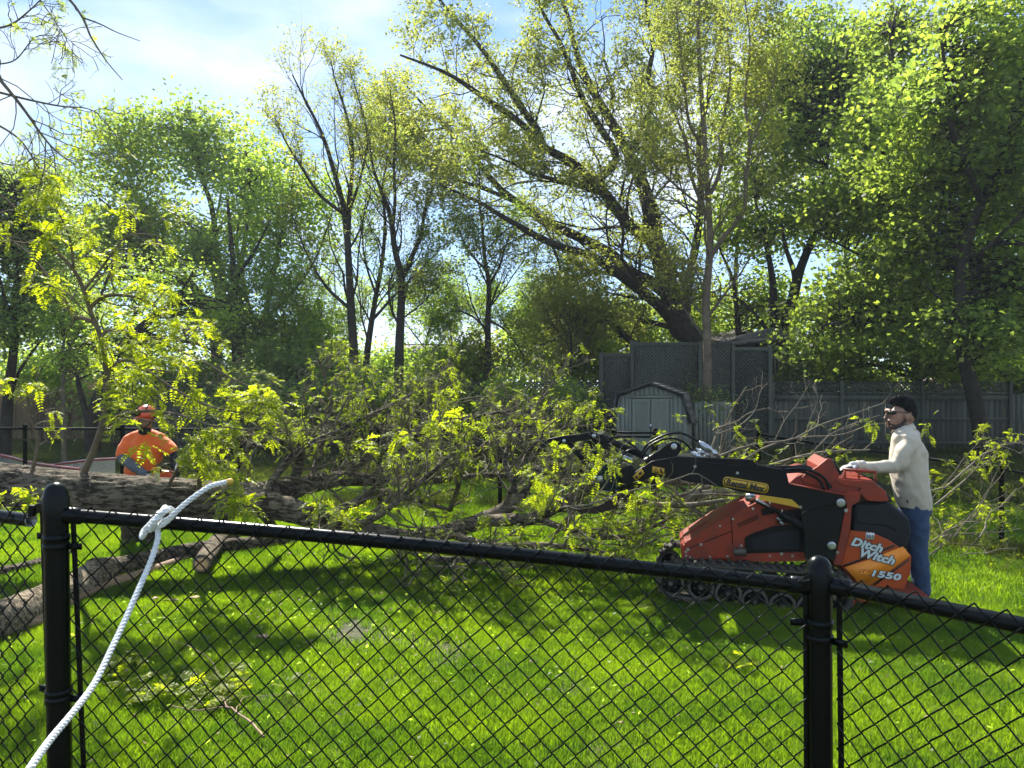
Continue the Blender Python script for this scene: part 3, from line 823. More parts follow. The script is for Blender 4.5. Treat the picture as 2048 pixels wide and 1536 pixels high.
Geo().box(((hx(1850) + hx(1990)) / 2, 25.5, hz(766) / 2), (hx(1990) - hx(1850), 2.5, hz(766))).build('wall', M['house_wall'], h)
M['pink_roof'] = mat('pink_roof', (.34, .26, .24), .8)
Geo().prism([(hx(1846), 24.1, hz(765)), (hx(1992), 24.1, hz(765)), (hx(1985), 25.5, hz(754)), (hx(1852), 25.5, hz(754))], (0, .0, .04)).build('roof', M['pink_roof'], h)
# ------------------------------------------------------------ growing branches
def sample_par(Pm, t):
    """Pm (M,n,3), t (M,K) in 0..1 -> points (M,K,3), tangents"""
    n = Pm.shape[1]
    f = t * (n - 1); i = np.minimum(f.astype(int), n - 2); u = (f - i)[..., None]
    m = np.arange(Pm.shape[0])[:, None]
    a, b = Pm[m, i], Pm[m, i + 1]
    return a * (1 - u) + b * u, unit(b - a)

def spawn(Pm, R, K, lenf, ang, r, n=5, t0=0.25, t1=1.0, up=0.15, wig=0.25, rf=0.55, lmin=0.0, ground=False, lvar=0.35, down=0.0):
    M_ = Pm.shape[0]
    t = (np.arange(K)[None] + r.random((M_, K))) / K * (t1 - t0) + t0
    p, T = sample_par(Pm, t)
    L = np.linalg.norm(np.diff(Pm, axis=1), axis=2).sum(1)
    rad = np.take_along_axis(R, np.minimum((t * (R.shape[1] - 1)).astype(int), R.shape[1] - 1), 1)
    rv = unit(r.normal(size=(M_, K, 3)))
    perp = unit(np.cross(T, rv))
    a = np.radians(ang) * r.uniform(0.7, 1.3, (M_, K, 1))
    d = unit(np.cos(a) * T + np.sin(a) * perp + np.array([0, 0, up]))
    ln = L[:, None] * lenf * (1.15 - 0.65 * t) * r.uniform(1 - lvar, 1 + lvar, (M_, K))
    ln = np.maximum(ln, lmin)
    pts = [p.reshape(-1, 3)]; d = d.reshape(-1, 3); st = (ln.reshape(-1) / (n - 1))[:, None]
    for k in range(n - 1):
        pts.append(pts[-1] + d * st)
        d = unit(d + r.normal(0, wig, d.shape) + np.array([0, 0, up * 0.5 - down * (k + 1) / n]))
    q = np.stack(pts, 1)
    if ground:
        gz = G(q[..., 0], q[..., 1]) + 0.03
        q[..., 2] = np.maximum(q[..., 2], gz + 0.02)
    r0 = np.minimum(rad.reshape(-1) * rf, 0.9 * rad.reshape(-1))
    rr = r0[:, None] * np.linspace(1, 0.35, n)[None]
    return q, rr

def to_batch(lst, n):
    A, B = [], []
    for pts, r in lst:
        q, rr = resample(np.asarray(pts), np.asarray(r, float), n)
        A.append(q); B.append(rr)
    return np.array(A), np.array(B)

def leaves(gg, c, size, r, aspect=0.55, updown=0.8, tint=None, droop=0.0, tri=False):
    """leaf faces at points c (N,3)"""
    N = len(c)
    if N == 0: return gg
    d = unit(r.normal(size=(N, 3)) * np.array([1, 1, 0.6]) - np.array([0, 0, droop]))
    nr = unit(r.normal(size=(N, 3)) * (1 - updown * .5) + np.array([0, 0, updown]))
    w = unit(np.cross(d, nr))
    s = (size * r.uniform(0.6, 1.25, N))[:, None]
    fold = np.cross(w, d) * s * r.uniform(-.15, .15, (N, 1))
    v = np.stack([c - d * s * .5, c + w * s * aspect * .5 + d * s * .05 + fold, c + d * s * .5, c - w * s * aspect * .5 + d * s * .05 + fold], 1)
    if tint is None: tint = np.clip(r.normal(.5, .25, N), 0, 1)
    k = np.arange(N)[:, None] * 4
    gg.add(v.reshape(-1, 3), k + np.array([[0, 1, 2, 3]]), np.repeat(tint, 4))
    return gg

def noise3(c, s, ph=0.0):
    x, y, z = c[:, 0] * s + ph, c[:, 1] * s + 2 * ph, c[:, 2] * s + 3 * ph
    return (np.sin(x + 1.7 * np.sin(y)) + np.sin(y * 1.3 + 1.5 * np.sin(z * 1.1)) + np.sin(z * 1.2 + 1.4 * np.sin(x * .9))) / 3

def px_limbs(limbs, d0, depth_seed, spread=3.0):
    """limbs: list of (list of (px,py[,dd]), r0, r1); depth drifts away from d0 along each limb"""
    r = np.random.default_rng(depth_seed)
    out = []
    for L, ra, rb_ in limbs:
        n = len(L); drift = r.uniform(-1, 1) * spread
        pts = []
        for k, q in enumerate(L):
            dd = d0 + (q[2] if len(q) > 2 else drift * (k / max(n - 1, 1)) ** 1.3 * min(1, n / 5))
            pts.append(P(q[0], q[1], dd))
        out.append((np.array(pts), np.linspace(ra, rb_, n)))
    return out

def grow_tree(name, label, limbs, lev, nleaf, lsize, leafmat, bark, seed, group=None, lscat=0.12, aspect=.55, cat='tree', sides=(9, 3, 3, 3), parts=('trunk', 'crown'), tscale=0.5, droop=.2, clump=6):
    """limbs in world coordinates [(pts, radii)], lev: list of dict for spawn"""
    r = np.random.default_rng(seed)
    base = limbs[0][0][0]
    th = thing(name, label, cat, (base[0], base[1], zg(base[0], base[1])), group)
    gt = Geo()
    A, B = to_batch(limbs, 22)
    gt.tubes(A, B, sides[0])
    cur = (A, B); lv = []
    for k, kw in enumerate(lev):
        q, rr = spawn(cur[0], cur[1], r=r, **kw)
        gt.tubes(q, rr, sides[min(k + 1, 3)])
        cur = (q, rr); lv.append(cur)
    gt.build(parts[0], bark, th, smooth=True)
    gl = Geo()
    for (q, rr), frac in zip(lv[-2:], (0.25, 0.75)) if len(lv) > 1 else zip(lv, (1,)):
        n = int(nleaf * frac)
        i = r.integers(0, len(q), n); t = r.uniform(.25, 1, (n, 1))
        p, _ = sample_par(q[i], t)
        c = p[:, 0] + r.normal(0, lscat, (n, 3))
        if clump:      # leaves stand in tufts at the twig ends
            m_ = n // clump
            c = (p[:m_, 0][:, None] + r.normal(0, lscat, (m_, 1, 3)) + r.normal(0, .075, (m_, clump, 3))).reshape(-1, 3)
            n = len(c)
        tint = np.clip(.45 + .35 * noise3(c, tscale, seed) + r.normal(0, .18, n), 0, 1)
        leaves(gl, c, lsize, r, aspect, tint=tint, droop=droop)
    gl.build(parts[1], leafmat, th, kind='stuff' if False else None)
    return th

def blob_tree(name, label, limbs, blobs, ncl, per, lsize, leafmat, bark, seed, group=None, layer=0.30, csize=.55, cat='tree', aspect=.7, hole=0.0, tscale=.45):
    """crown of layered leaf sprays; blobs in world: (centre, (rx,ry,rz))"""
    r = np.random.default_rng(seed)
    base = limbs[0][0][0]
    th = thing(name, label, cat, (base[0], base[1], zg(base[0], base[1])), group)
    A, B = to_batch(limbs, 20)
    gt = Geo(); gt.tubes(A, B, 8)
    vol = np.array([b_[1][0] * b_[1][2] for b_ in blobs]); vol = vol / vol.sum()
    cs = []
    for (c, rad), f in zip(blobs, vol):
        n = max(4, int(ncl * f))
        u = unit(r.normal(size=(n, 3))) * (r.random((n, 1)) ** (1 / 2.2))
        cs.append(np.asarray(c) + u * np.asarray(rad))
    cs = np.concatenate(cs)
    if hole:
        keep = noise3(cs, 1.1, seed + .5) > -1 + hole
        cs = cs[keep]
    # twigs from the nearest lower skeleton point
    sk = A.reshape(-1, 3); sr = B.reshape(-1)
    dd = np.linalg.norm(cs[:, None] - sk[None] + np.array([0, 0, 0]), axis=2) + 0.9 * np.clip(sk[None, :, 2] - cs[:, None, 2] + 0.3, 0, 99)
    j = dd.argmin(1)
    s = sk[j]; n = 5
    t = np.linspace(0, 1, n)[None, :, None]
    ctrl = s * .5 + cs * .5 + np.array([0, 0, .12]) * np.linalg.norm(cs - s, axis=1)[:, None] + r.normal(0, .15, cs.shape)
    q = s[:, None] * (1 - t) ** 2 + ctrl[:, None] * 2 * t * (1 - t) + cs[:, None] * t ** 2
    q[:, 1:-1] += r.normal(0, .05, (len(cs), n - 2, 3))
    r0 = np.minimum(sr[j] * .6, .02 + .012 * np.linalg.norm(cs - s, axis=1))
    gt.tubes(q, r0[:, None] * np.linspace(1, .3, n)[None], 3)
    tw, tr_ = spawn(q, r0[:, None] * np.linspace(1, .3, n)[None], 2, .35, 55, r, n=3, t0=.4, up=.1)
    gt.tubes(tw, tr_, 3)
    gt.build('trunk', bark, th, smooth=True)
    # leaves
    i = r.integers(0, len(cs), ncl * per)
    c = cs[i] + r.normal(0, 1, (len(i), 3)) * np.array([csize, csize, csize * layer])
    # sprays hang: outer leaves lower
    c[:, 2] -= .25 * np.linalg.norm((c - cs[i])[:, :2], axis=1)
    ct = r.normal(0, .22, len(cs))
    tint = np.clip(.45 + ct[i] + .25 * noise3(c, tscale, seed) + r.normal(0, .22, len(i)), 0, 1)
    gl = leaves(Geo(), c, lsize, r, aspect, updown=.7, tint=tint, droop=.25)
    gl.build('crown', leafmat, th)
    return th

def B_(px, py, d, rx, rz, ry=None):
    s = d / F
    return (P(px, py, d), (rx * s, (ry if ry is not None else min(rx, rz) * s * .5), rz * s))

# ------------------------------------------------------------ the big oak
OD = 26.0
oak = [
    ([(1392, 705, 0), (1362, 660, 0), (1345, 615, 0), (1332, 560, 0), (1318, 510, 0), (1306, 460, .2), (1294, 400, .5), (1276, 345, .8), (1240, 275, 1.2), (1205, 215, 1.5), (1169, 150, 1.8), (1146, 80, 2), (1130, 10, 2.2), (1100, -60, 2.4)], .42, .04),
    ([(1318, 510, 0), (1300, 482, 0), (1256, 447, -.4), (1220, 401, -.8), (1188, 365, -1.1), (1142, 324, -1.4), (1083, 292, -1.8), (1042, 246, -2), (969, 196, -2.3), (923, 164, -2.5), (880, 140, -2.8), (800, 110, -3)], .24, .03),
    ([(1335, 590, 0), (1306, 566, .2), (1256, 542, .4), (1220, 506, .8), (1147, 469, 1.2), (1087, 442, 1.5), (1037, 406, 1.8), (996, 374, 2), (951, 319, 2.3), (914, 283, 2.5), (891, 255, 2.7), (846, 210, 3), (800, 155, 3.2)], .24, .03),
    ([(1345, 640, 0), (1306, 600, -.5), (1242, 551, -1), (1188, 515, -1.5), (1115, 492, -2), (1051, 460, -2.4), (1005, 433, -2.8), (950, 400, -3), (880, 370, -3.4)], .22, .025),
    ([(1220, 401, -.8), (1206, 387, -.9), (1133, 365, -1.6), (1060, 346, -2.4), (1028, 328, -2.8), (960, 300, -3.2)], .11, .02),
    ([(1276, 345, .8), (1256, 319, .6), (1288, 255, .3), (1306, 191, 0), (1297, 150, 0), (1306, 91, -.2), (1292, 10, -.3), (1300, -60, -.3)], .16, .04),
    ([(1188, 365, -1), (1233, 319, -1), (1206, 264, -1.3), (1169, 205, -1.6), (1142, 137, -1.9), (1119, 82, -2), (1087, 27, -2.2), (1060, -40, -2.3)], .15, .03),
    ([(1083, 292, -1.8), (1074, 260, -1.6), (1051, 228, -1.4), (1015, 173, -1), (969, 105, -.6), (923, 50, -.3), (887, 9, 0), (850, -50, 0)], .15, .03),
    ([(1392, 695, 0), (1370, 640, .3), (1378, 560, .8), (1395, 470, 1.2), (1402, 380, 1.5), (1398, 280, 1.8), (1420, 180, 2), (1440, 80, 2.2), (1450, -30, 2.4)], .20, .04),
    ([(1370, 690, 0), (1300, 700, -.5), (1261, 682, -1), (1229, 652, -1.3), (1192, 638, -1.6), (1151, 652, -2), (1119, 674, -2.4), (1080, 690, -2.6)], .14, .03),
    ([(1360, 660, 0), (1283, 640, .4), (1197, 634, .8), (1150, 652, 1), (1100, 680, 1.3)], .10, .02),
    ([(1100, 480, -2), (1120, 540, -2), (1100, 590, -2.2), (1150, 600, -2.3), (1170, 640, -2.4)], .05, .015),
    ([(1037, 406, 1.8), (970, 378, 2), (923, 362, 2.3), (878, 342, 2.6), (840, 300, 2.9), (800, 280, 3)], .09, .02),
    ([(891, 255, 2.7), (820, 270, 3.0), (780, 290, 3), (740, 300, 3.2)], .05, .015),
    ([(951, 319, 2.3), (880, 300, 2.2), (830, 260, 2), (790, 210, 2)], .06, .015),
    ([(1306, 91, -.2), (1340, 70, -.6), (1380, 66, -1), (1420, 30, -1.3)], .07, .02),
]
def tofs(L, d0): return [(np.array([P(q[0], q[1], d0 + q[2]) for q in pts]), np.linspace(a_, b_, len(pts)) ** 1.0) for pts, a_, b_ in L]
ol = tofs(oak, OD)
ol[0][0][0] = P(1400, 700, OD); ol[0] = (np.vstack([[ol[0][0][0] * (1, 1, 0)], ol[0][0]]), np.concatenate([[.55], ol[0][1]]))
grow_tree('oak_tree', 'huge spreading oak with dark leaning trunk and long limbs reaching left, behind the lattice screen', ol,
          [dict(K=18, lenf=.26, ang=55, up=.06, n=6, t0=.12, wig=.26, rf=.30, lmin=1.3), dict(K=6, lenf=.62, ang=52, up=.04, n=5, t0=.12, wig=.3, rf=.5, lmin=.5), dict(K=4, lenf=.6, ang=50, up=.05, n=3, t0=.1, wig=.3, rf=.5, lmin=.3)],
          88000, .13, M['leaf_oak'], M['bark_far'], 21, lscat=.12, aspect=.5, tscale=.6)

# tall narrow tree in front of the lattice
TD = 20.0
nar = [
    ([(1416, 905, 0), (1414, 800, 0), (1415, 700, 0), (1412, 600, 0), (1420, 500, 0), (1418, 430, 0), (1412, 330, 0), (1405, 220, 0), (1398, 110, 0), (1395, 0, 0), (1398, -80, 0)], .135, .03),
    ([(1417, 520, 0), (1450, 470, -.2), (1488, 420, -.4), (1492, 350, -.6), (1500, 290, -.7), (1490, 200, -.8), (1500, 90, -.9), (1490, 0, -1)], .07, .015),
    ([(1420, 450, 0), (1400, 400, .3), (1382, 350, .5), (1370, 280, .6), (1340, 200, .7), (1330, 120, .7), (1310, 40, .8)], .06, .015),
    ([(1415, 400, 0), (1440, 340, .3), (1445, 250, .5), (1460, 160, .7), (1455, 60, .9), (1470, -30, 1)], .06, .015),
    ([(1410, 300, 0), (1380, 250, -.3), (1370, 180, -.6), (1360, 90, -.8), (1350, 0, -1)], .045, .012),
    ([(1418, 640, 0), (1388, 610, .2), (1350, 560, .4), (1330, 500, .5)], .035, .01),
    ([(1412, 420, 0), (1350, 370, -.4), (1310, 330, -.7), (1290, 300, -.8)], .035, .01),
    ([(1500, 290, -.7), (1530, 220, -.9), (1550, 150, -1), (1560, 60, -1)], .03, .01),
]
nl = tofs(nar, TD); nl[0][0][0][2] = 0
grow_tree('tree', 'tall narrow tree with pale lower trunk standing against the lattice screen, olive leaves', nl,
          [dict(K=16, lenf=.20, ang=55, up=.16, n=6, t0=.2, wig=.18, rf=.4, lmin=.9), dict(K=6, lenf=.6, ang=45, up=.15, n=5, t0=.12, wig=.28, rf=.5, lmin=.4), dict(K=4, lenf=.6, ang=48, up=.05, n=3, t0=.1, wig=.3, rf=.5)],
          24000, .105, M['leaf_oak'], M['bark_pale'], 22, lscat=.10, aspect=.45)

# slender trees in the middle
def slender(name, label, L, d0, seed, nleaf, lm, group=None, ls=.10, K=(14, 6, 4), up=.3, lenf=.25, scat=.09):
    ll = tofs(L, d0); ll[0][0][0][2] = 0
    return grow_tree(name, label, ll, [dict(K=K[0], lenf=lenf, ang=40, up=up, n=6, t0=.2, wig=.2, rf=.38, lmin=.9), dict(K=K[1], lenf=.62, ang=45, up=.2, n=5, t0=.12, wig=.28, rf=.5, lmin=.35), dict(K=K[2], lenf=.55, ang=45, up=.1, n=3, t0=.1, wig=.3, rf=.5, lmin=.15)],
                     nleaf, ls, lm, M['bark_far'], seed, group, lscat=scat, aspect=.5)
slender('tree', 'tall slender tree whose bare crown tips stand clear against the sky left of the oak',
        [([(712, 800, 0), (708, 720, 0), (702, 620, 0), (697, 520, 0), (690, 430, 0), (670, 350, 0), (645, 270, 0), (610, 200, 0), (585, 150, 0)], .16, .02),
         ([(695, 500, 0), (700, 400, .3), (705, 300, .5), (690, 220, .6), (670, 160, .7), (662, 120, .8)], .08, .015),
         ([(690, 430, 0), (640, 390, -.4), (600, 330, -.8), (570, 280, -1), (548, 230, -1)], .06, .012),
         ([(700, 420, .2), (725, 340, .3), (735, 270, .4), (715, 190, .4), (700, 140, .4)], .05, .012),
         ([(702, 620, 0), (650, 570, .4), (610, 500, .8), (585, 430, 1)], .06, .012)], 23.5, 31, 7500, M['leaf_oak'])
slender('tree', 'slender tree leaning to the right between the two straight trunks',
        [([(722, 800, 0), (732, 730, 0), (742, 650, 0), (752, 590, 0), (765, 520, 0), (770, 440, 0), (765, 370, 0), (780, 300, 0)], .12, .02),
         ([(745, 640, 0), (790, 590, -.3), (840, 540, -.5), (880, 500, -.6)], .05, .012),
         ([(752, 590, 0), (730, 520, .4), (725, 450, .6), (735, 380, .7)], .04, .01)], 23.9, 32, 5500, M['leaf_yellow'])
slender('tree', 'straight dark trunk forking in a narrow Y in front of the open sky',
        [([(796, 800, 0), (798, 720, 0), (801, 640, 0), (803, 560, 0), (790, 500, 0), (780, 430, 0), (762, 380, 0), (745, 330, 0), (738, 270, 0)], .16, .02),
         ([(803, 560, 0), (825, 510, .3), (842, 470, .5), (850, 420, .7), (866, 370, .8), (860, 330, .9)], .09, .02),
         ([(785, 460, 0), (790, 400, -.4), (788, 330, -.6), (790, 250, -.8), (780, 180, -.9)], .06, .015),
         ([(801, 640, 0), (840, 610, -.3), (880, 570, -.5)], .03, .01)], 23.2, 33, 7500, M['leaf_oak'])
slender('tree', 'thin tree standing alone in the gap of sky below the oak limbs',
        [([(975, 800, 0), (976, 720, 0), (976, 640, 0), (978, 570, 0), (970, 520, 0), (964, 450, 0), (958, 390, 0), (960, 330, 0)], .12, .02),
         ([(978, 570, 0), (1000, 530, .3), (1015, 480, .4), (1040, 440, .5)], .05, .01),
         ([(976, 660, 0), (940, 630, .3), (905, 622, .6), (880, 640, .8)], .04, .01),
         ([(976, 640, 0), (1010, 660, -.3), (1040, 700, -.6), (1060, 740, -.7)], .04, .01),
         ([(972, 540, 0), (935, 500, -.3), (915, 450, -.5)], .04, .01)], 24.2, 34, 7500, M['leaf_yellow'])

for i, (px, top, lean, d_, n_, lm_, lab) in enumerate([
        (585, 560, -20, 25.2, 8000, 'leaf_yellow', 'thin sapling left of the tall bare crowned tree'),
        (650, 520, 20, 26.5, 9000, 'leaf_maple', 'pale leaved sapling just left of the straight slender trunks'),
        (850, 600, 15, 25.5, 7000, 'leaf_yellow', 'sapling with airy leaves in front of the far house'),
        (905, 540, -10, 27.0, 8000, 'leaf_maple', 'airy young tree midway between the Y forked trunk and the lone thin tree'),
        (1045, 590, 12, 26.5, 7000, 'leaf_yellow', 'sapling between the lone thin tree and the low oak limb'),
        (1143, 620, -4, 22.4, 3500, 'leaf_oak', 'short thin trunk at the wooden fence left of the lattice screen'),
        (1110, 560, 18, 28.0, 8000, 'leaf_maple', 'pale young tree under the long oak limbs')]):
    slender('sapling', lab, [([(px, 800, 0), (px + lean * .3, 740, 0), (px + lean * .2, 680, 0), (px + lean, (680 + top) / 2, 0), (px + lean * .8, top, 0)], .06, .01),
                             ([(px + lean * .3, 730, 0), (px + 40, 670, .3), (px + 65, 610, .5)], .025, .008), ([(px + lean * .2, 700, 0), (px - 35, 650, -.3), (px - 60, 600, -.5)], .025, .008)],
            d_, 300 + i, n_, M[lm_], ls=.10, K=(12, 5, 3), lenf=.34)
# ------------------------------------------------------------ left mass of trees
def wl_(L, d0): 
    ll = tofs(L, d0); ll[0][0][0][2] = 0; return ll
blob_tree('tree', 'broad full tree, the rounded green mass at the left, many stems from one base',
          wl_([([(432, 800, 0), (436, 740, 0), (430, 660, 0), (440, 580, 0), (432, 500, 0), (425, 420, 0), (400, 340, 0), (385, 240, 0)], .26, .03),
               ([(434, 700, 0), (400, 600, .5), (350, 520, 1), (300, 450, 1.5), (260, 350, 2), (235, 260, 2)], .15, .03),
               ([(436, 680, 0), (470, 580, -.5), (490, 480, -1), (500, 380, -1.5), (490, 290, -2)], .14, .03),
               ([(430, 620, 0), (380, 560, -.6), (330, 500, -1.2), (250, 440, -2), (180, 380, -2.5)], .10, .02),
               ([(438, 600, 0), (420, 500, .8), (440, 400, 1.5), (450, 300, 2)], .10, .02)], 29),
          [B_(385, 270, 29, 120, 78), B_(290, 320, 30, 150, 95), B_(170, 400, 30, 110, 110), B_(130, 520, 30, 90, 70), B_(430, 370, 29, 140, 110), B_(330, 450, 29, 190, 90), B_(250, 245, 29, 60, 40), B_(390, 215, 29, 50, 34), B_(520, 350, 28, 70, 80)],
          480, 56, .17, M['leaf_maple'], M['bark_far'], 41, csize=.6, layer=.5, hole=.62)
blob_tree('tree', 'fine leaved tree with steep forked stems right of the broad tree',
          wl_([([(520, 800, 0), (525, 720, 0), (530, 640, 0), (545, 560, 0), (560, 480, 0), (580, 400, 0), (590, 320, 0)], .14, .02),
               ([(526, 700, 0), (500, 620, .3), (480, 540, .5), (475, 460, .6), (500, 380, .7)], .09, .02),
               ([(530, 640, 0), (580, 590, -.4), (630, 520, -.7), (660, 440, -.9)], .07, .015)], 26),
          [B_(560, 420, 26, 110, 110), B_(640, 400, 26, 70, 90), B_(480, 500, 26, 90, 80), B_(600, 540, 26, 80, 70), B_(540, 310, 26, 60, 50)],
          190, 56, .13, M['leaf_yellow'], M['bark_far'], 42, csize=.55, layer=.6, hole=.5)
blob_tree('tree', 'ivy covered trunk standing dark among the trees at the left',
          wl_([([(478, 800, 0), (474, 720, 0), (470, 640, 0), (468, 560, 0), (462, 480, 0), (455, 400, 0)], .20, .04),
               ([(470, 600, 0), (430, 530, .4), (400, 470, .8), (340, 420, 1)], .08, .02),
               ([(469, 560, 0), (510, 500, -.4), (540, 440, -.8)], .07, .02)], 25),
          [B_(474, 690, 25, 24, 90, .4), B_(468, 570, 25, 26, 80, .4), B_(440, 640, 25, 60, 60, 1), B_(380, 500, 25.5, 60, 50), B_(520, 660, 25, 50, 70)],
          140, 80, .12, M['leaf_dark'], M['bark_far'], 43, csize=.25, layer=.9)
blob_tree('tree', 'dark leaning trunk with arching bare limbs behind the man in orange',
          wl_([([(185, 880, 0), (188, 830, 0), (215, 760, 0), (240, 700, 0), (300, 640, 0), (360, 590, 0), (390, 540, 0)], .24, .05),
               ([(180, 860, 0), (165, 800, .3), (150, 740, .5), (130, 660, .7), (110, 580, .9)], .10, .02),
               ([(215, 760, 0), (190, 690, -.3), (200, 600, -.6), (230, 520, -.8)], .10, .02),
               ([(240, 700, 0), (320, 680, -.4), (400, 690, -.8), (450, 720, -1)], .07, .015),
               ([(230, 720, 0), (300, 560, .5), (330, 500, 1)], .06, .015)], 21),
          [B_(300, 560, 21, 120, 60), B_(150, 600, 22, 90, 70), B_(400, 620, 22, 80, 50), B_(250, 690, 23, 120, 50)],
          170, 40, .10, M['leaf_yellow'], M['bark_far'], 44, csize=.4, layer=.5)
blob_tree('tree', 'tree with two dark stems at the far left edge',
          wl_([([(8, 905, 0), (14, 830, 0), (20, 760, 0), (28, 690, 0), (30, 600, 0), (38, 500, 0), (30, 400, 0)], .15, .03),
               ([(16, 800, 0), (40, 740, .3), (75, 690, .5), (110, 640, .8)], .05, .015),
               ([(28, 680, 0), (10, 600, -.4), (-10, 520, -.6)], .06, .02)], 17.5),
          [B_(60, 480, 18, 110, 110), B_(20, 620, 17.5, 90, 80), B_(-40, 420, 18, 100, 140), B_(100, 580, 18, 70, 60), B_(60, 370, 19, 90, 50)],
          330, 75, .10, M['leaf_dark'], M['bark_far'], 45, csize=.38, layer=.45, hole=.4)
blob_tree('tree', 'thin straight sapling in front of the tan reeds at the left',
          wl_([([(128, 900, 0), (127, 820, 0), (126, 740, 0), (128, 650, 0), (124, 570, 0)], .06, .012), ([(127, 720, 0), (160, 660, .2), (200, 610, .3)], .025, .01)], 17),
          [B_(130, 640, 17, 60, 60), B_(160, 720, 17, 50, 40)], 60, 40, .08, M['leaf_yellow'], M['twig'], 46, csize=.3)

# ------------------------------------------------------------ right mass
blob_tree('maple_tree', 'leaning maple trunk rising in front of the wooden fence at the right',
          wl_([([(1972, 915, 0), (1960, 850, 0), (1945, 780, 0), (1925, 700, 0), (1920, 620, 0), (1922, 540, 0), (1940, 460, 0), (1975, 380, 0), (2005, 300, 0), (2050, 220, 0), (2100, 150, 0)], .21, .06),
               ([(1925, 700, 0), (1900, 640, -.4), (1880, 600, -.6), (1840, 560, -1)], .06, .02),
               ([(1922, 560, 0), (1925, 470, .5), (1900, 400, .9), (1850, 360, 1.3), (1790, 330, 1.5)], .11, .03),
               ([(1925, 520, 0), (1980, 490, -.5), (2030, 440, -.8), (2080, 400, -1)], .07, .02),
               ([(1960, 400, 0), (1930, 320, -.5), (1900, 240, -.9), (1890, 140, -1), (1880, 60, -1)], .09, .03)], 19.3),
          [B_(1900, 210, 19.3, 110, 150, 2), B_(2010, 120, 19, 120, 130, 2), B_(1930, 60, 19, 110, 90, 2), B_(2060, 330, 19.5, 110, 140, 2), B_(1850, 330, 20, 90, 90, 1.5),
           B_(2040, 560, 19.5, 90, 110, 1.5), B_(1960, 650, 19, 110, 60, 1), B_(1880, 480, 20.5, 110, 70, 1)],
          640, 46, .158, M['leaf_maple'], M['bark_far'], 51, csize=.48, layer=.30, hole=.35)
blob_tree('maple_tree', 'dense maple with low layered branches over the fence behind the man in pale shirt',
          wl_([([(1838, 905, 0), (1836, 780, 0), (1832, 700, 0), (1836, 600, 0), (1832, 500, 0), (1825, 400, 0), (1800, 300, 0), (1790, 180, 0), (1780, 60, 0)], .17, .04),
               ([(1834, 690, 0), (1780, 650, -.8), (1720, 640, -1.4), (1650, 650, -1.8)], .07, .02),
               ([(1836, 600, 0), (1770, 540, .5), (1700, 500, .9), (1640, 470, 1.2)], .07, .02),
               ([(1832, 500, 0), (1870, 440, .3), (1900, 360, .5)], .06, .02)], 22.6),
          [B_(1700, 690, 21.5, 110, 50, 1.2), B_(1800, 640, 21.5, 110, 60, 1.5), B_(1900, 720, 21.6, 110, 45, .8), B_(1700, 590, 22, 110, 60, 1.5), B_(1800, 520, 22.5, 110, 70, 2),
           B_(1790, 380, 23, 110, 110, 2), B_(1780, 240, 23, 90, 110, 2), B_(1700, 400, 23.5, 90, 90, 2), B_(1800, 100, 24, 80, 110, 2), B_(2000, 710, 22.5, 90, 50, 1), B_(1620, 650, 22, 50, 60, 1)],
          800, 42, .163, M['leaf_maple'], M['bark_far'], 52, csize=.5, layer=.27, hole=.25)
blob_tree('tree', 'dark multi stemmed tree beside the balcony behind the screen',
          wl_([([(1560, 800, 0), (1556, 740, 0), (1560, 680, 0), (1580, 620, 0), (1600, 540, 0), (1630, 460, 0), (1650, 360, 0), (1660, 250, 0)], .30, .05),
               ([(1557, 720, 0), (1548, 640, .3), (1545, 560, .5), (1530, 480, .6), (1510, 400, .8)], .2, .04),
               ([(1575, 640, 0), (1590, 560, -.4), (1570, 490, -.6), (1560, 420, -.8)], .14, .03),
               ([(1552, 690, 0), (1520, 640, .2), (1480, 600, .4), (1450, 590, .5)], .09, .02),
               ([(1480, 720, 1), (1475, 640, 1), (1465, 560, 1), (1440, 500, 1)], .12, .04)], 26),
          [B_(1560, 330, 26.5, 100, 100), B_(1640, 220, 27, 100, 110), B_(1700, 110, 27, 90, 90), B_(1560, 160, 28, 90, 110), B_(1620, 430, 26, 90, 70), B_(1500, 470, 27, 80, 60), B_(1640, 60, 29, 90, 70), B_(1520, 600, 28, 80, 60)],
          520, 50, .18, M['leaf_maple'], M['bark_far'], 53, csize=.55, layer=.38, hole=.4)
blob_tree('maple_tree', 'bright green maple at the right edge beyond the fence',
          wl_([([(2075, 850, 0), (2070, 700, 0), (2060, 560, 0), (2075, 420, 0), (2080, 250, 0), (2070, 80, 0)], .18, .04), ([(2060, 560, 0), (2020, 460, .5), (1990, 400, 1)], .07, .02)], 23.5),
          [B_(2060, 180, 23.5, 120, 150), B_(2080, 420, 23.5, 110, 130), B_(2070, 640, 23.5, 100, 100), B_(1990, 600, 25, 80, 90), B_(1900, 600, 26, 110, 100), B_(1960, 330, 26, 110, 110), B_(1980, 700, 26, 110, 60)],
          430, 50, .18, M['leaf_yellow'], M['bark_far'], 54, csize=.5, layer=.3, hole=.2)
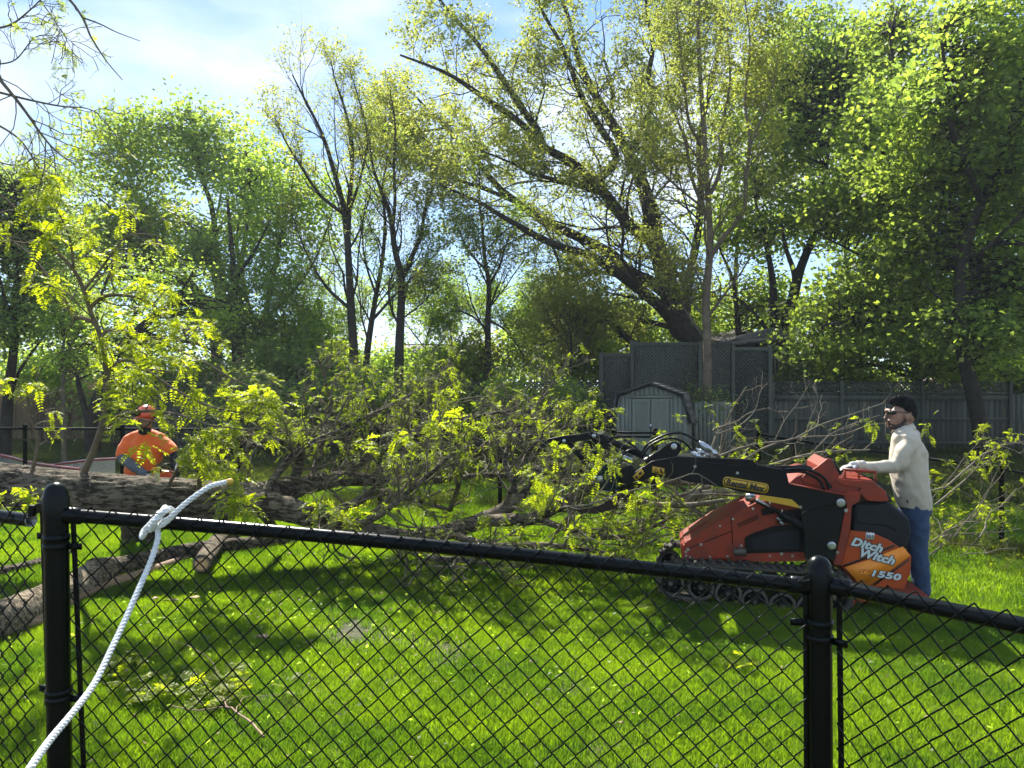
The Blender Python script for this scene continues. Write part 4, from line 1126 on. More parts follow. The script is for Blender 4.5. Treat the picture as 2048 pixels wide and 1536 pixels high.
# more trunks in the shade of the right hand wood
for i, (px, w_, lab) in enumerate([(1790, .14, 'dark straight trunk in the shade just left of the layered maple'), (1475, .13, 'leaning dark trunk between the oak and the multi stemmed tree'), (1985, .12, 'thin dark trunk deep in the wood at the right'), (1700, .12, 'thin dark trunk deep in the wood behind the layered maple')]):
    d0 = 27 + i
    blob_tree('tree', lab, wl_([([(px, 800, 0), (px - 5 + 6 * i, 700, 0), (px - 4, 560, 0), (px + 10 - 8 * i, 420, 0), (px - 10, 300, 0)], w_, .03)], d0),
              [B_(px, 430, d0, 90, 100), B_(px + 20, 600, d0, 90, 60), B_(px - 10, 250, d0, 80, 90)], 110, 56, .16, M['leaf_maple' if i % 2 else 'leaf_yellow'], M['bark_far'], 60 + i, csize=.5, layer=.35, group=None)

# ------------------------------------------------------------ bushes along the back
def bush(px, py, d, rx, rz, seed, label, lm, ncl=70, per=70, ls=.10, name='bush', hole=0):
    r = np.random.default_rng(seed)
    c = P(px, py, d); base = np.array((c[0], c[1], zg(c[0], c[1])))
    limbs = []
    for k in range(5):
        tip = c + np.array((r.uniform(-.6, .6) * rx * d / F, r.uniform(-.5, .5), r.uniform(-.1, .7) * rz * d / F))
        mid = base * .5 + tip * .5 + np.array((r.uniform(-.2, .2), 0, .1))
        limbs.append((np.array([base + r.normal(0, .08, 3) * (1, 1, 0), mid, tip]), np.array([.04, .025, .01])))
    return blob_tree(name, label, limbs, [(c, (rx * d / F, min(rx * d / F * .7, 1.6), rz * d / F))], ncl, per, ls, lm, M['twig'], seed, cat='bush', csize=.32, layer=.7, hole=hole)
bl = [
    (620, 690, 25.5, 95, 70, 'yellow green bush behind the wooden fence, left of the slender trunks', 'leaf_yellow', 110),
    (500, 800, 20.3, 60, 40, 'leafy shrub growing in front of the wooden fence near the man in orange', 'leaf_dark', 55),
    (640, 800, 20.4, 60, 34, 'low shrub in front of the wooden fence below the bare crowned tree', 'leaf_maple', 50),
    (730, 790, 20.5, 40, 44, 'shrub hiding the feet of the slender trunks in front of the fence', 'leaf_yellow', 40),
    (860, 790, 20.4, 60, 44, 'olive shrub in front of the wooden fence below the far house', 'leaf_oak', 55),
    (1010, 800, 20.3, 55, 36, 'small shrub in front of the wooden fence right of the lone thin tree', 'leaf_yellow', 45),
    (1130, 810, 20.2, 50, 40, 'shrub in front of the fence beside the left post of the lattice screen', 'leaf_maple', 40),
    (560, 740, 24, 80, 70, 'dark green bush at the left end of the wooden fence', 'leaf_dark', 90),
    (880, 740, 24.5, 95, 60, 'bush rising over the fence below the far house', 'leaf_yellow', 100),
    (960, 720, 25, 70, 55, 'olive bush at the foot of the lone thin tree', 'leaf_oak', 80),
    (1090, 705, 26, 80, 50, 'rounded yellow green bush below the lowest oak limb', 'leaf_yellow', 80),
    (1075, 645, 34, 55, 40, 'distant dense round tree top in the gap right of the lone thin tree', 'leaf_maple', 70),
    (1180, 720, 24.5, 70, 55, 'light green bush against the left edge of the lattice screen', 'leaf_yellow', 90),
    (1240, 650, 30, 70, 60, 'light green bush behind the lattice screen below the oak fork', 'leaf_maple', 100),
    (1340, 650, 29, 90, 50, 'bush behind the lattice screen at the oak base', 'leaf_maple', 90),
    (1650, 720, 24.5, 60, 50, 'dark bush between balcony and layered maple', 'leaf_dark', 60),
    (660, 740, 23.5, 70, 40, 'low dark bush between the two left slender trunks', 'leaf_dark', 60),
    (770, 730, 27, 50, 45, 'pale green bush in the gap beside the far house', 'leaf_yellow', 50),
    (330, 760, 24, 90, 60, 'tangled dark bush above the head of the man in orange', 'leaf_dark', 80),
    (90, 740, 24, 90, 40, 'bright bush above the tan reeds', 'leaf_yellow', 60),
    (230, 800, 23, 60, 55, 'dark twiggy bush right of the tan reeds', 'leaf_dark', 40),
    (420, 770, 22.5, 70, 50, 'shaded bush behind the bright leaves of the upright branch', 'leaf_dark', 60),
    (1620, 765, 24.0, 60, 34, 'shaded bush showing through the lattice top right of the screen', 'leaf_dark', 60),
    (1740, 770, 24.0, 70, 34, 'shaded bush behind the fence under the layered maple', 'leaf_maple', 70),
    (2030, 765, 24.0, 50, 40, 'shaded bush behind the fence at the right edge', 'leaf_dark', 60),
    (1430, 670, 30, 70, 60, 'green bush in the gap right of the oak trunk', 'leaf_maple', 80),
]
for i, (px, py, d, rx, rz, lab, lm, nc) in enumerate(bl):
    bush(px, py, d, rx, rz, 100 + i, lab, M[lm], ncl=nc, per=50, ls=.138)
# small dark shrub at the screen, above the picket gate
bush(1410, 800, 19.95, 34, 22, 140, 'small dark shrub above the plain board gate', M['leaf_dark'], ncl=26, per=60, ls=.07)

# far wood ------------------------------------------------------------------
rw = np.random.default_rng(77)
gw = Geo(); N = 36000
x = rw.uniform(-60, 62, N); y = rw.uniform(44, 60, N)
top = 5.5 + 2.4 * np.sin(x * .21) + 1.6 * np.sin(x * .53 + 1) + 7.0 * sstep(12, 24, x) + 2.5 * sstep(-14, -26, x)
gap = np.exp(-((x - (-6.2)) / 4.0) ** 2)
top = top * (1 - .55 * gap)
z = rw.random(N) ** .8 * top
c = np.stack([x, y, z], -1); c += rw.normal(0, .3, c.shape)
tint = np.clip(.5 + .45 * noise3(c, .5) + rw.normal(0, .2, N), 0, 1)
leaves(gw, c, .48, rw, .7, tint=tint)
tag(gw.build('wood', M['leaf_maple']), 'hazy green wood far beyond the garden, seen through the gaps between trees', 'wood', kind='stuff')

# reeds ---------------------------------------------------------------------
gr = Geo(); N = 9000
x = rw.uniform(P(-60, 0, 27)[0], P(215, 0, 27)[0], N); y = rw.uniform(25.5, 28.5, N)
hgt = rw.uniform(1.3, 2.0, N) * (1 + .1 * np.sin(x * 2))
base = np.stack([x, y, np.zeros(N)], -1); lean = rw.normal(0, .12, (N, 2))
tip = base + np.stack([lean[:, 0], lean[:, 1], hgt], -1)
sd = np.zeros((N, 3)); sd[:, 0] = .012
v = np.stack([base - sd, base + sd, tip + sd * .6, tip - sd * .6], 1).reshape(-1, 3)
gr.add(v, np.arange(N)[:, None] * 4 + np.array([[0, 1, 2, 3]]), np.repeat(rw.random(N), 4))
tag(gr.build('reeds', M['tan_reed']), 'bank of dry tan reeds at the far left beyond the fence', 'reeds', kind='stuff')

# ------------------------------------------------------------ pinnate (locust) foliage
def pinnate(gg, base, direc, L, r, npair=8, droop=.5, tint=None, lw=.30):
    """compound leaves: base (N,3) direc (N,3) L (N,)"""
    N = len(base)
    d = unit(direc)
    side = unit(np.cross(d, np.array([0, 0, 1.0]) + r.normal(0, .35, (N, 3))))
    nr = np.cross(side, d)
    s = np.linspace(.12, 1, npair)
    vs = []
    q = base.copy(); pts = []
    for k in range(npair):
        t = s[k]
        p = base + d * (L * t)[:, None] - np.array([0, 0, 1]) * (droop * L * t * t * .6)[:, None]
        pts.append(p)
    pts = np.stack(pts, 1)                                   # N,npair,3
    # rachis
    gg.tubes(np.concatenate([base[:, None], pts[:, npair // 2:npair // 2 + 1], pts[:, -1:]], 1), np.full((N, 3), .0012), 3)
    tang = np.empty_like(pts); tang[:, :-1] = pts[:, 1:] - pts[:, :-1]; tang[:, -1] = tang[:, -2]; tang = unit(tang)
    prof = np.sin(np.linspace(.55, 2.75, npair)) * .9 + .1
    for sg in (1, -1):
        ll = (L[:, None] * lw * prof[None] * r.uniform(.8, 1.2, (N, npair)))[..., None]
        ld = unit(sg * side[:, None] + tang * .45 + nr[:, None] * r.normal(-.15, .25, (N, npair, 1)))
        w = unit(np.cross(ld, nr[:, None] + r.normal(0, .2, (N, npair, 3)))) * ll * .19
        a = pts; tip = pts + ld * ll; m1 = pts + ld * ll * .5 + w; m2 = pts + ld * ll * .5 - w
        v = np.stack([a, m1, tip, m2], 2).reshape(-1, 3)
        nn = N * npair
        tt = np.repeat(np.clip((tint if tint is not None else r.normal(.55, .2, N))[:, None] + r.normal(0, .1, (N, npair)), 0, 1).ravel(), 4)
        gg.add(v, np.arange(nn)[:, None] * 4 + np.array([[0, 1, 2, 3]]), tt)
    return gg

def tufts(gg, p, dr, r, n=4, L=(.09, .17), droop=.5, npair=8, tint=None):
    N = len(p)
    b = np.repeat(p, n, 0); d = np.repeat(dr, n, 0) * .5 + unit(r.normal(size=(N * n, 3)))
    return pinnate(gg, b, d, r.uniform(L[0], L[1], N * n), r, npair=npair, droop=droop, tint=None if tint is None else np.repeat(tint, n))
# ------------------------------------------------------------ felled locust tree
ft = thing('felled_tree', 'felled locust tree across the lawn, thick trunk left, leafy crown reaching the loader', 'tree', (P(200, 985, 7.8)[0], 7.8, 0))
rf_ = np.random.default_rng(5)
FDp = 7.8
def WP(lst): return np.array([P(*q) for q in lst])
trunk = (WP([(-330, 955, 8.1), (-150, 962, 8.0), (0, 972, 7.9), (100, 982, 7.85), (200, 990, 7.8), (300, 996, 7.8), (400, 1000, 7.8), (470, 1004, 7.85)]), np.array([.215, .21, .205, .20, .195, .195, .185, .165]))
def lumpy_tube(pts, rad, n, sides, seed, amp=.08, ridges=True):
    q, rr = resample(pts, rad, n)
    gg = Geo(); gg.tubes(q[None], rr[None], sides, cap=True)
    v = gg.v[0].reshape(n, sides, 3)
    r = np.random.default_rng(seed)
    a = np.arange(sides) / sides * 2 * np.pi
    k = np.linspace(0, 1, n)[:, None] * np.linalg.norm(np.diff(pts, axis=0), axis=1).sum()
    f = np.zeros((n, sides))
    for _ in range(5):
        f += r.uniform(.3, 1) * np.sin(r.integers(1, 4) * a[None] + r.uniform(.5, 3) * k + r.uniform(0, 6)) / 5
    if ridges:
        # furrowed bark: interlacing lengthwise ridges
        for _ in range(4):
            f += .50 * np.abs(np.sin(r.integers(5, 11) * a[None] + 1.2 * np.sin(k * r.uniform(3, 8) + r.uniform(0, 6)) + k * r.uniform(-1.5, 1.5)))
        f += r.normal(0, .16, f.shape)
    v += (v - q[:, None]) * (f * amp)[..., None]
    gg.v[0] = v.reshape(-1, 3)
    return gg
lumpy_tube(trunk[0], trunk[1], 420, 80, 1, .085).build('trunk', M['bark'], ft, smooth=True)
# main forks
mains = [
    (WP([(455, 998, 7.85), (520, 1008, 7.8), (580, 1020, 7.75), (640, 1040, 7.7), (700, 1056, 7.7), (770, 1070, 7.8), (840, 1075, 8.0), (900, 1068, 8.2)]), np.array([.135, .12, .11, .105, .09, .08, .06, .04])),
    (WP([(440, 992, 7.9), (500, 990, 8.0), (560, 984, 8.2), (620, 968, 8.4), (680, 958, 8.6), (740, 960, 8.8), (820, 965, 9.0), (900, 958, 9.3)]), np.array([.13, .125, .115, .09, .075, .06, .045, .03])),
    (WP([(840, 1075, 8.0), (900, 1062, 8.2), (960, 1042, 8.5), (1005, 1022, 8.6), (1038, 990, 8.7), (1058, 960, 8.8), (1085, 940, 9.0), (1130, 936, 9.3), (1180, 944, 9.5)]), np.array([.075, .075, .07, .075, .07, .065, .06, .05, .035])),
    (WP([(960, 1042, 8.5), (1020, 1040, 8.3), (1070, 1035, 8.2), (1120, 1010, 8.1), (1160, 985, 8.1), (1200, 968, 8.2), (1260, 955, 8.3)]), np.array([.06, .06, .055, .055, .055, .045, .03])),
    (WP([(1180, 944, 9.5), (1250, 950, 9.6), (1330, 960, 9.7), (1420, 962, 9.8), (1520, 950, 10.0)]), np.array([.05, .06, .05, .045, .03])),
    (WP([(640, 1040, 7.7), (700, 1010, 7.9), (760, 985, 8.2), (830, 1000, 8.5), (900, 1020, 8.8)]), np.array([.05, .045, .04, .03, .02])),
    (WP([(560, 984, 8.2), (592, 950, 8.3), (598, 915, 8.3), (575, 888, 8.3), (535, 880, 8.3), (500, 895, 8.2), (480, 925, 8.2)]), np.array([.06, .05, .045, .04, .035, .03, .02])),
    (WP([(520, 1008, 7.8), (545, 960, 8.0), (600, 900, 8.2), (680, 860, 8.5), (760, 820, 8.8), (840, 780, 9.0)]), np.array([.05, .04, .035, .028, .02, .012])),
    (WP([(680, 958, 8.6), (760, 900, 8.7), (860, 860, 8.9), (960, 830, 9.1), (1060, 820, 9.3)]), np.array([.045, .04, .03, .022, .012])),
    (WP([(740, 960, 8.8), (800, 900, 9.2), (850, 840, 9.4), (880, 780, 9.6), (900, 720, 9.7)]), np.array([.04, .035, .028, .02, .01])),
    (WP([(900, 958, 9.3), (960, 900, 9.4), (1000, 850, 9.5), (1020, 790, 9.6)]), np.array([.035, .028, .02, .01])),
    (WP([(770, 1070, 7.8), (840, 1110, 7.3), (920, 1120, 7.1), (1010, 1130, 7.0)]), np.array([.04, .03, .025, .012])),
    (WP([(900, 1068, 8.2), (980, 1090, 7.7), (1080, 1090, 7.4), (1180, 1100, 7.2), (1260, 1120, 7.1)]), np.array([.045, .035, .03, .022, .012])),
    (WP([(1070, 1035, 8.2), (1140, 1060, 7.8), (1220, 1075, 7.6), (1290, 1060, 7.6), (1350, 1030, 7.7)]), np.array([.04, .03, .025, .02, .01])),
    (WP([(900, 958, 9.3), (980, 950, 9.8), (1080, 960, 10.2), (1180, 975, 10.4)]), np.array([.03, .03, .025, .02])),
    (WP([(700, 1056, 7.7), (760, 1030, 7.5), (820, 980, 7.4), (880, 930, 7.4), (930, 880, 7.5)]), np.array([.035, .03, .025, .02, .01])),
    (WP([(620, 968, 8.4), (640, 900, 8.7), (660, 830, 9.0), (650, 760, 9.2), (630, 700, 9.3)]), np.array([.035, .03, .022, .015, .008])),
    (WP([(820, 965, 9.0), (780, 890, 9.2), (740, 820, 9.4), (720, 750, 9.5)]), np.array([.03, .025, .018, .008])),
    (WP([(1038, 990, 8.7), (1010, 920, 8.9), (1040, 850, 9.2), (1090, 790, 9.4), (1120, 740, 9.5)]), np.array([.03, .028, .02, .014, .007])),
    (WP([(900, 1020, 8.8), (920, 950, 8.4), (900, 880, 8.3), (860, 820, 8.3)]), np.array([.03, .025, .018, .009])),
    (WP([(598, 915, 8.3), (560, 860, 8.6), (500, 810, 8.9), (440, 790, 9.1)]), np.array([.03, .025, .016, .008])),
    (WP([(1005, 1022, 8.6), (1060, 900, 8.3), (1120, 860, 8.3), (1180, 850, 8.4)]), np.array([.03, .022, .015, .008])),
    (WP([(500, 990, 8.0), (540, 1045, 8.3), (560, 1075, 8.5)]), np.array([.06, .05, .04])),
    (WP([(280, 1000, 7.9), (273, 1050, 8.1), (275, 1075, 8.4)]), np.array([.07, .07, .055])),
]
for k, (pts, rad) in enumerate(mains):
    lumpy_tube(pts, rad, 70, 16, 20 + k, .14, ridges=k < 5).build('limb', M['bark'], ft, smooth=True)
# upright bough from the trunk
upr = [
    (WP([(163, 955, 7.8), (188, 900, 7.75), (206, 840, 7.7), (212, 780, 7.7), (211, 720, 7.65), (200, 670, 7.6), (180, 620, 7.5), (168, 580, 7.4), (148, 540, 7.3), (115, 505, 7.2), (75, 460, 7.1), (30, 415, 7.0), (-20, 370, 6.9), (-60, 330, 6.9)]), np.linspace(.034, .008, 14)),
    (WP([(190, 645, 7.55), (165, 636, 7.5), (145, 632, 7.5), (125, 590, 7.5), (95, 550, 7.5), (50, 500, 7.6), (0, 470, 7.6)]), np.linspace(.022, .006, 7)),
    (WP([(178, 618, 7.5), (200, 598, 7.5), (230, 590, 7.5), (290, 600, 7.5), (340, 640, 7.5), (400, 690, 7.5), (450, 730, 7.5)]), np.linspace(.022, .005, 7)),
    (WP([(200, 680, 7.6), (215, 662, 7.6), (260, 664, 7.6), (330, 690, 7.5), (400, 720, 7.5), (470, 760, 7.5), (540, 790, 7.5)]), np.linspace(.020, .005, 7)),
    (WP([(212, 740, 7.7), (260, 720, 7.5), (320, 760, 7.3), (390, 800, 7.2), (450, 820, 7.2), (530, 830, 7.2)]), np.linspace(.018, .005, 6)),
    (WP([(211, 860, 7.7), (240, 830, 7.5), (300, 822, 7.2), (360, 830, 7.1), (420, 850, 7.0), (500, 860, 7.0)]), np.linspace(.018, .005, 6)),
    (WP([(168, 580, 7.4), (200, 540, 7.3), (230, 500, 7.2), (260, 470, 7.2), (320, 470, 7.1)]), np.linspace(.014, .004, 5)),
    (WP([(148, 540, 7.3), (140, 480, 7.2), (120, 430, 7.1), (100, 390, 7.0)]), np.linspace(.014, .004, 4)),
    (WP([(400, 1000, 7.7), (400, 960, 7.5), (420, 920, 7.4), (470, 880, 7.3), (520, 850, 7.3)]), np.linspace(.03, .006, 5)),
    (WP([(330, 985, 7.7), (360, 930, 7.5), (390, 900, 7.3), (440, 890, 7.2)]), np.linspace(.02, .005, 4)),
    (WP([(60, 960, 7.8), (75, 890, 7.7), (60, 840, 7.6), (70, 790, 7.6), (75, 740, 7.6)]), np.linspace(.02, .005, 5)),
]
gu = Geo()
for pts, rad in upr:
    q, rr = resample(pts, rad, 30); gu.tubes(q[None], rr[None], 8)
gu.build('bough', M['bark_pale'], ft, smooth=True)
# secondary growth
A, B = to_batch(mains[:1] + mains[1:-2], 16)
A2, B2 = to_batch([(p_, np.minimum(r_, .03)) for p_, r_ in mains[:-2]], 16)
lv1 = spawn(A2[5:], B2[5:], 15, .34, 52, rf_, n=7, t0=.15, up=.18, wig=.26, rf=.55, lmin=.45, ground=True)
lv1b = spawn(A2[:5], B2[:5], 15, .30, 55, rf_, n=7, t0=.35, up=.2, wig=.26, rf=.55, lmin=.5, ground=True)
q1 = (np.concatenate([lv1[0], lv1b[0]]), np.concatenate([lv1[1], lv1b[1]]))
q2 = spawn(*q1, 4, .55, 45, rf_, n=6, t0=.15, up=.05, wig=.28, rf=.6, ground=True)
q3 = spawn(*q2, 3, .5, 50, rf_, n=5, t0=.2, up=.0, wig=.3, rf=.7, ground=True)
def near_machine_front(q):
    """drop twigs that would run through the loader body or the men"""
    e = q[:, -1]
    px = e[:, 0] / e[:, 1] * F + 1024
    c = q.reshape(len(q), -1, 3)
    X, Y, Z = c[..., 0], c[..., 1], c[..., 2]
    inm = ((X > 1.45) & (X < 4.4) & (Y > 5.9) & (Y < 8.0)).any(1)
    man = ((np.abs(X + 4.37) < .55) & (Y > 8.75) & (Y < 9.7)).any(1)
    tops = (((768 - (Z - CZ) / Y * F) < 640) & (X > -4)).any(1) * 0
    high = (Z > 2.6).any(1) & (X > -4).any(1)
    return ~(inm | man | high)
tw = Geo()
keep1 = near_machine_front(q1[0]); tw.tubes(q1[0][keep1], np.maximum(q1[1][keep1], .004), 5)
keep2 = near_machine_front(q2[0]); tw.tubes(q2[0][keep2], np.maximum(q2[1][keep2], .0028), 4)
tw.build('twigs', M['twig'], ft, smooth=True, kind='stuff')
tw = Geo(); keep3 = near_machine_front(q3[0]); tw.tubes(q3[0][keep3], np.maximum(q3[1][keep3], .0020), 3)
tw.build('twigs', M['twig_pale'], ft, smooth=True, kind='stuff')
# foliage
gl = Geo()
def tuft_on(q, n, gg, r, L=(.09, .16), nn=3, keepf=None):
    i = r.integers(0, len(q), n); t = r.uniform(.35, 1, (n, 1))
    p, T = sample_par(q[i], t)
    p, T = p[:, 0], T[:, 0]
    px = p[:, 0] / p[:, 1] * F + 1024; py = 768 - (p[:, 2] - CZ) / p[:, 1] * F
    k = ~((p[:, 0] > 1.3) & (p[:, 0] < 4.4) & (p[:, 1] < 7.9)) & (p[:, 2] < 3.5)
    k &= (r.random(n) < .35 + .65 * (noise3(p, 2.2, 3) > -.1))
    p, T = p[k], T[k]
    tint = np.clip(.30 + .3 * noise3(p, 1.6, 1) + r.normal(0, .2, len(p)), 0, 1)
    tufts(gg, p, T, r, nn, L, droop=.7, npair=7, tint=tint)
tuft_on(q3[0][keep3], 2200, gl, rf_, L=(.045, .10))
tuft_on(q2[0][keep2], 420, gl, rf_, L=(.08, .15))
gl.build('foliage', M['leaf_locust'], ft, kind='stuff')
# bright tufts on the upright bough
Au, Bu = to_batch([(p_, r_) for p_, r_ in upr], 24)
u1 = spawn(Au, np.minimum(Bu, .016), 8, .22, 55, rf_, n=6, t0=.12, up=.05, wig=.25, rf=.6, lmin=.30, down=.05)
u2 = spawn(*u1, 3, .5, 50, rf_, n=5, t0=.2, up=.0, wig=.28, rf=.7, lmin=.12)
tw = Geo(); tw.tubes(u1[0], np.maximum(u1[1], .003), 4); tw.tubes(u2[0], np.maximum(u2[1], .002), 3)
tw.build('twigs', M['twig'], ft, smooth=True, kind='stuff')
gl = Geo()
def tuft_at(gg, q, n, r, L, nn):
    i = r.integers(0, len(q), n); t = r.uniform(.45, 1, (n, 1)); p, T = sample_par(q[i], t)
    p, T = p[:, 0], T[:, 0]
    px = p[:, 0] / p[:, 1] * F + 1024; py = 768 - (p[:, 2] - CZ) / p[:, 1] * F
    k = ~((px > 225) & (px < 365) & (py > 795) & (py < 970)) | (r.random(len(p)) < .12)
    p, T = p[k], T[k]
    tint = np.clip(.7 + r.normal(0, .18, len(p)), 0, 1)
    tufts(gg, p, T, r, nn, L, droop=.8, npair=9, tint=tint)
tuft_at(gl, u2[0], 105, rf_, (.08, .15), 4)
gl.build('foliage', M['leaf_locust'], ft, kind='stuff')
# hand placed big bright tufts
big = [(85, 385, 6.9, 9), (130, 450, 7.1, 8), (90, 470, 7.1, 5), (185, 510, 7.3, 5), (245, 410, 7.2, 5), (345, 415, 7.2, 4), (60, 550, 7.3, 3), (115, 565, 7.4, 5), (290, 575, 7.4, 7), (335, 590, 7.4, 4),
       (195, 595, 7.5, 4), (275, 620, 7.4, 4), (340, 635, 7.4, 6), (240, 650, 7.5, 5), (270, 690, 7.3, 7), (350, 660, 7.4, 6), (395, 655, 7.4, 6), (315, 720, 7.3, 7), (360, 715, 7.3, 5), (205, 680, 7.6, 5),
       (260, 745, 7.3, 8), (290, 770, 7.2, 7), (230, 780, 7.4, 5), (215, 800, 7.4, 4), (240, 838, 7.3, 5), (262, 815, 7.1, 4), (325, 840, 7.0, 4), (380, 780, 7.2, 6), (400, 820, 7.2, 5), (470, 800, 7.2, 8),
       (530, 805, 7.2, 10), (500, 790, 7.3, 8), (420, 870, 7.0, 8), (450, 860, 7.1, 8), (390, 890, 7.0, 7), (400, 915, 7.0, 7), (430, 930, 7.1, 6), (470, 950, 7.0, 6), (358, 905, 6.9, 3), (460, 1000, 6.8, 7), (495, 1010, 6.7, 7), (290, 905, 6.9, 2),
       (305, 878, 6.9, 1), (60, 770, 7.4, 6), (550, 820, 7.3, 6), (870, 845, 7.6, 5), (910, 845, 7.4, 6), (700, 1020, 7.3, 5), (730, 890, 7.5, 5), (800, 880, 7.7, 5), (1070, 950, 7.4, 4), (1090, 990, 7.3, 4), (640, 1020, 7.3, 5), (690, 1030, 7.2, 5), (70, 990, 7.3, 5), (5, 1000, 7.3, 4)]
gl = Geo()
for (px, py, d, n) in big:
    c = P(px, py, d)
    k = n * 3
    b = np.repeat(c[None], k, 0) + rf_.normal(0, .045, (k, 3))
    dd = unit(rf_.normal(size=(k, 3)) * (1, .7, .6) + np.array((.25, -.2, -.1)))
    pinnate(gl, b, dd, rf_.uniform(.10, .20, k), rf_, npair=10, droop=.6, tint=np.clip(rf_.normal(.8, .15, k), 0, 1), lw=.30)
gl.build('foliage', M['leaf_locust'], ft, kind='stuff')

# twigs of the crown hanging across the grapple
fr_ = [(WP([(1120, 1016, 6.7), (1133, 1013, 6.6), (1182, 1009, 6.4), (1232, 989, 6.3), (1314, 969, 6.25), (1358, 956, 6.2), (1393, 947, 6.2), (1434, 972, 6.2)]), np.linspace(.010, .003, 8)),
       (WP([(1126, 1000, 6.8), (1140, 1030, 6.7), (1164, 1066, 6.7), (1200, 1085, 6.6), (1239, 1099, 6.6)]), np.linspace(.010, .003, 5)),
       (WP([(1150, 1000, 6.9), (1170, 950, 6.6), (1178, 910, 6.5), (1200, 880, 6.5), (1180, 850, 6.5)]), np.linspace(.008, .0025, 5)),
       (WP([(1100, 1010, 7.2), (1120, 960, 6.9), (1110, 910, 6.8), (1080, 880, 6.8)]), np.linspace(.010, .003, 4)),
       (WP([(1182, 1009, 6.4), (1216, 960, 6.3), (1225, 930, 6.3), (1236, 905, 6.3)]), np.linspace(.006, .002, 4))]
A, B = to_batch(fr_, 16); f1 = spawn(A, B, 7, .25, 50, rf_, n=6, t0=.15, up=.05, wig=.28, rf=.6, lmin=.2)
gf = Geo(); gf.tubes(A, B, 6); gf.tubes(f1[0], np.maximum(f1[1], .002), 4); gf.build('twigs', M['twig_pale'], ft, smooth=True)
gl = Geo()
for (px, py, d, n) in [(1258, 987, 6.3, 5), (1305, 976, 6.25, 4), (1333, 1018, 6.5, 5), (1280, 1013, 6.4, 4), (1201, 925, 6.4, 5), (1204, 898, 6.5, 4), (1226, 915, 6.3, 4), (1170, 960, 6.5, 4), (1080, 945, 6.8, 6), (1095, 975, 6.8, 5), (1120, 905, 6.8, 4),
                       (1150, 1060, 6.7, 5), (1215, 1100, 6.6, 5), (1190, 1050, 6.6, 3), (1330, 905, 6.9, 2), (1060, 1000, 7.0, 5), (1290, 1050, 6.6, 4), (1245, 1060, 6.6, 4)]:
    k = n * 3
    pinnate(gl, np.repeat(P(px, py, d)[None], k, 0) + rf_.normal(0, .05, (k, 3)), unit(rf_.normal(size=(k, 3)) + (0, 0, -.25)), rf_.uniform(.07, .14, k), rf_, npair=8, droop=.6, tint=np.clip(rf_.normal(.55, .25, k), 0, 1))
gl.build('foliage', M['leaf_locust'], ft, kind='stuff')

# dead-looking bare branch pile behind the loader and leafy pile at the right
pile = thing('branch_pile', 'heap of cut branches behind the loader, bare forked twigs rising to the right', 'branches', P(1450, 1000, 9.2) * (1, 1, 0))
pl = [
    (WP([(1290, 950, 8.9), (1400, 925, 8.8), (1500, 890, 8.7), (1580, 880, 8.7), (1640, 850, 8.7), (1700, 830, 8.6), (1770, 805, 8.6)]), np.linspace(.016, .004, 7)),
    (WP([(1420, 905, 8.6), (1432, 870, 8.6), (1428, 858, 8.6), (1470, 845, 8.6), (1500, 825, 8.6), (1540, 815, 8.6)]), np.linspace(.014, .003, 6)),
    (WP([(1430, 870, 8.6), (1480, 850, 8.7), (1510, 820, 8.8), (1520, 785, 8.8), (1535, 765, 8.8)]), np.linspace(.009, .0025, 5)),
    (WP([(1480, 925, 8.8), (1530, 895, 8.8), (1600, 875, 8.9), (1680, 870, 8.9), (1740, 850, 8.9), (1800, 845, 8.9)]), np.linspace(.014, .003, 6)),
    (WP([(1620, 910, 8.8), (1660, 870, 8.7), (1700, 850, 8.7), (1760, 830, 8.7)]), np.linspace(.010, .003, 4)),
    (WP([(1610, 878, 8.8), (1620, 840, 8.8), (1635, 800, 8.8), (1630, 770, 8.8)]), np.linspace(.006, .002, 4)),
    (WP([(1550, 880, 8.8), (1570, 840, 8.8), (1600, 800, 8.9), (1620, 765, 8.9)]), np.linspace(.006, .002, 4)),
    (WP([(1380, 985, 9.5), (1460, 960, 9.5), (1560, 925, 9.3), (1640, 905, 9.2), (1740, 900, 9.2)]), np.linspace(.03, .01, 5)),
    (WP([(1340, 1000, 9.0), (1420, 985, 9.2), (1500, 980, 9.4)]), np.linspace(.05, .03, 3)),
    (WP([(1300, 1010, 9.0), (1380, 1010, 8.8), (1450, 1000, 8.7)]), np.linspace(.04, .02, 3)),
]
A, B = to_batch(pl, 18)
gp = Geo(); gp.tubes(A, B, 7)
p1 = spawn(A, np.minimum(B, .012), 4, .22, 45, rf_, n=6, t0=.15, up=.15, wig=.22, rf=.6, lmin=.25, ground=True)
p2 = spawn(*p1, 2, .5, 42, rf_, n=5, t0=.2, up=.1, wig=.25, rf=.6, ground=True)
ok1 = ~(((p1[0][..., 0] > 1.45) & (p1[0][..., 1] < 8.0)).any(1)); ok2 = ~(((p2[0][..., 0] > 1.45) & (p2[0][..., 1] < 8.0)).any(1))
gp.tubes(p1[0][ok1], np.maximum(p1[1][ok1], .0028), 4); gp.tubes(p2[0][ok2], np.maximum(p2[1][ok2], .0018), 3)
gp.build('branches', M['twig_pale'], pile, smooth=True)
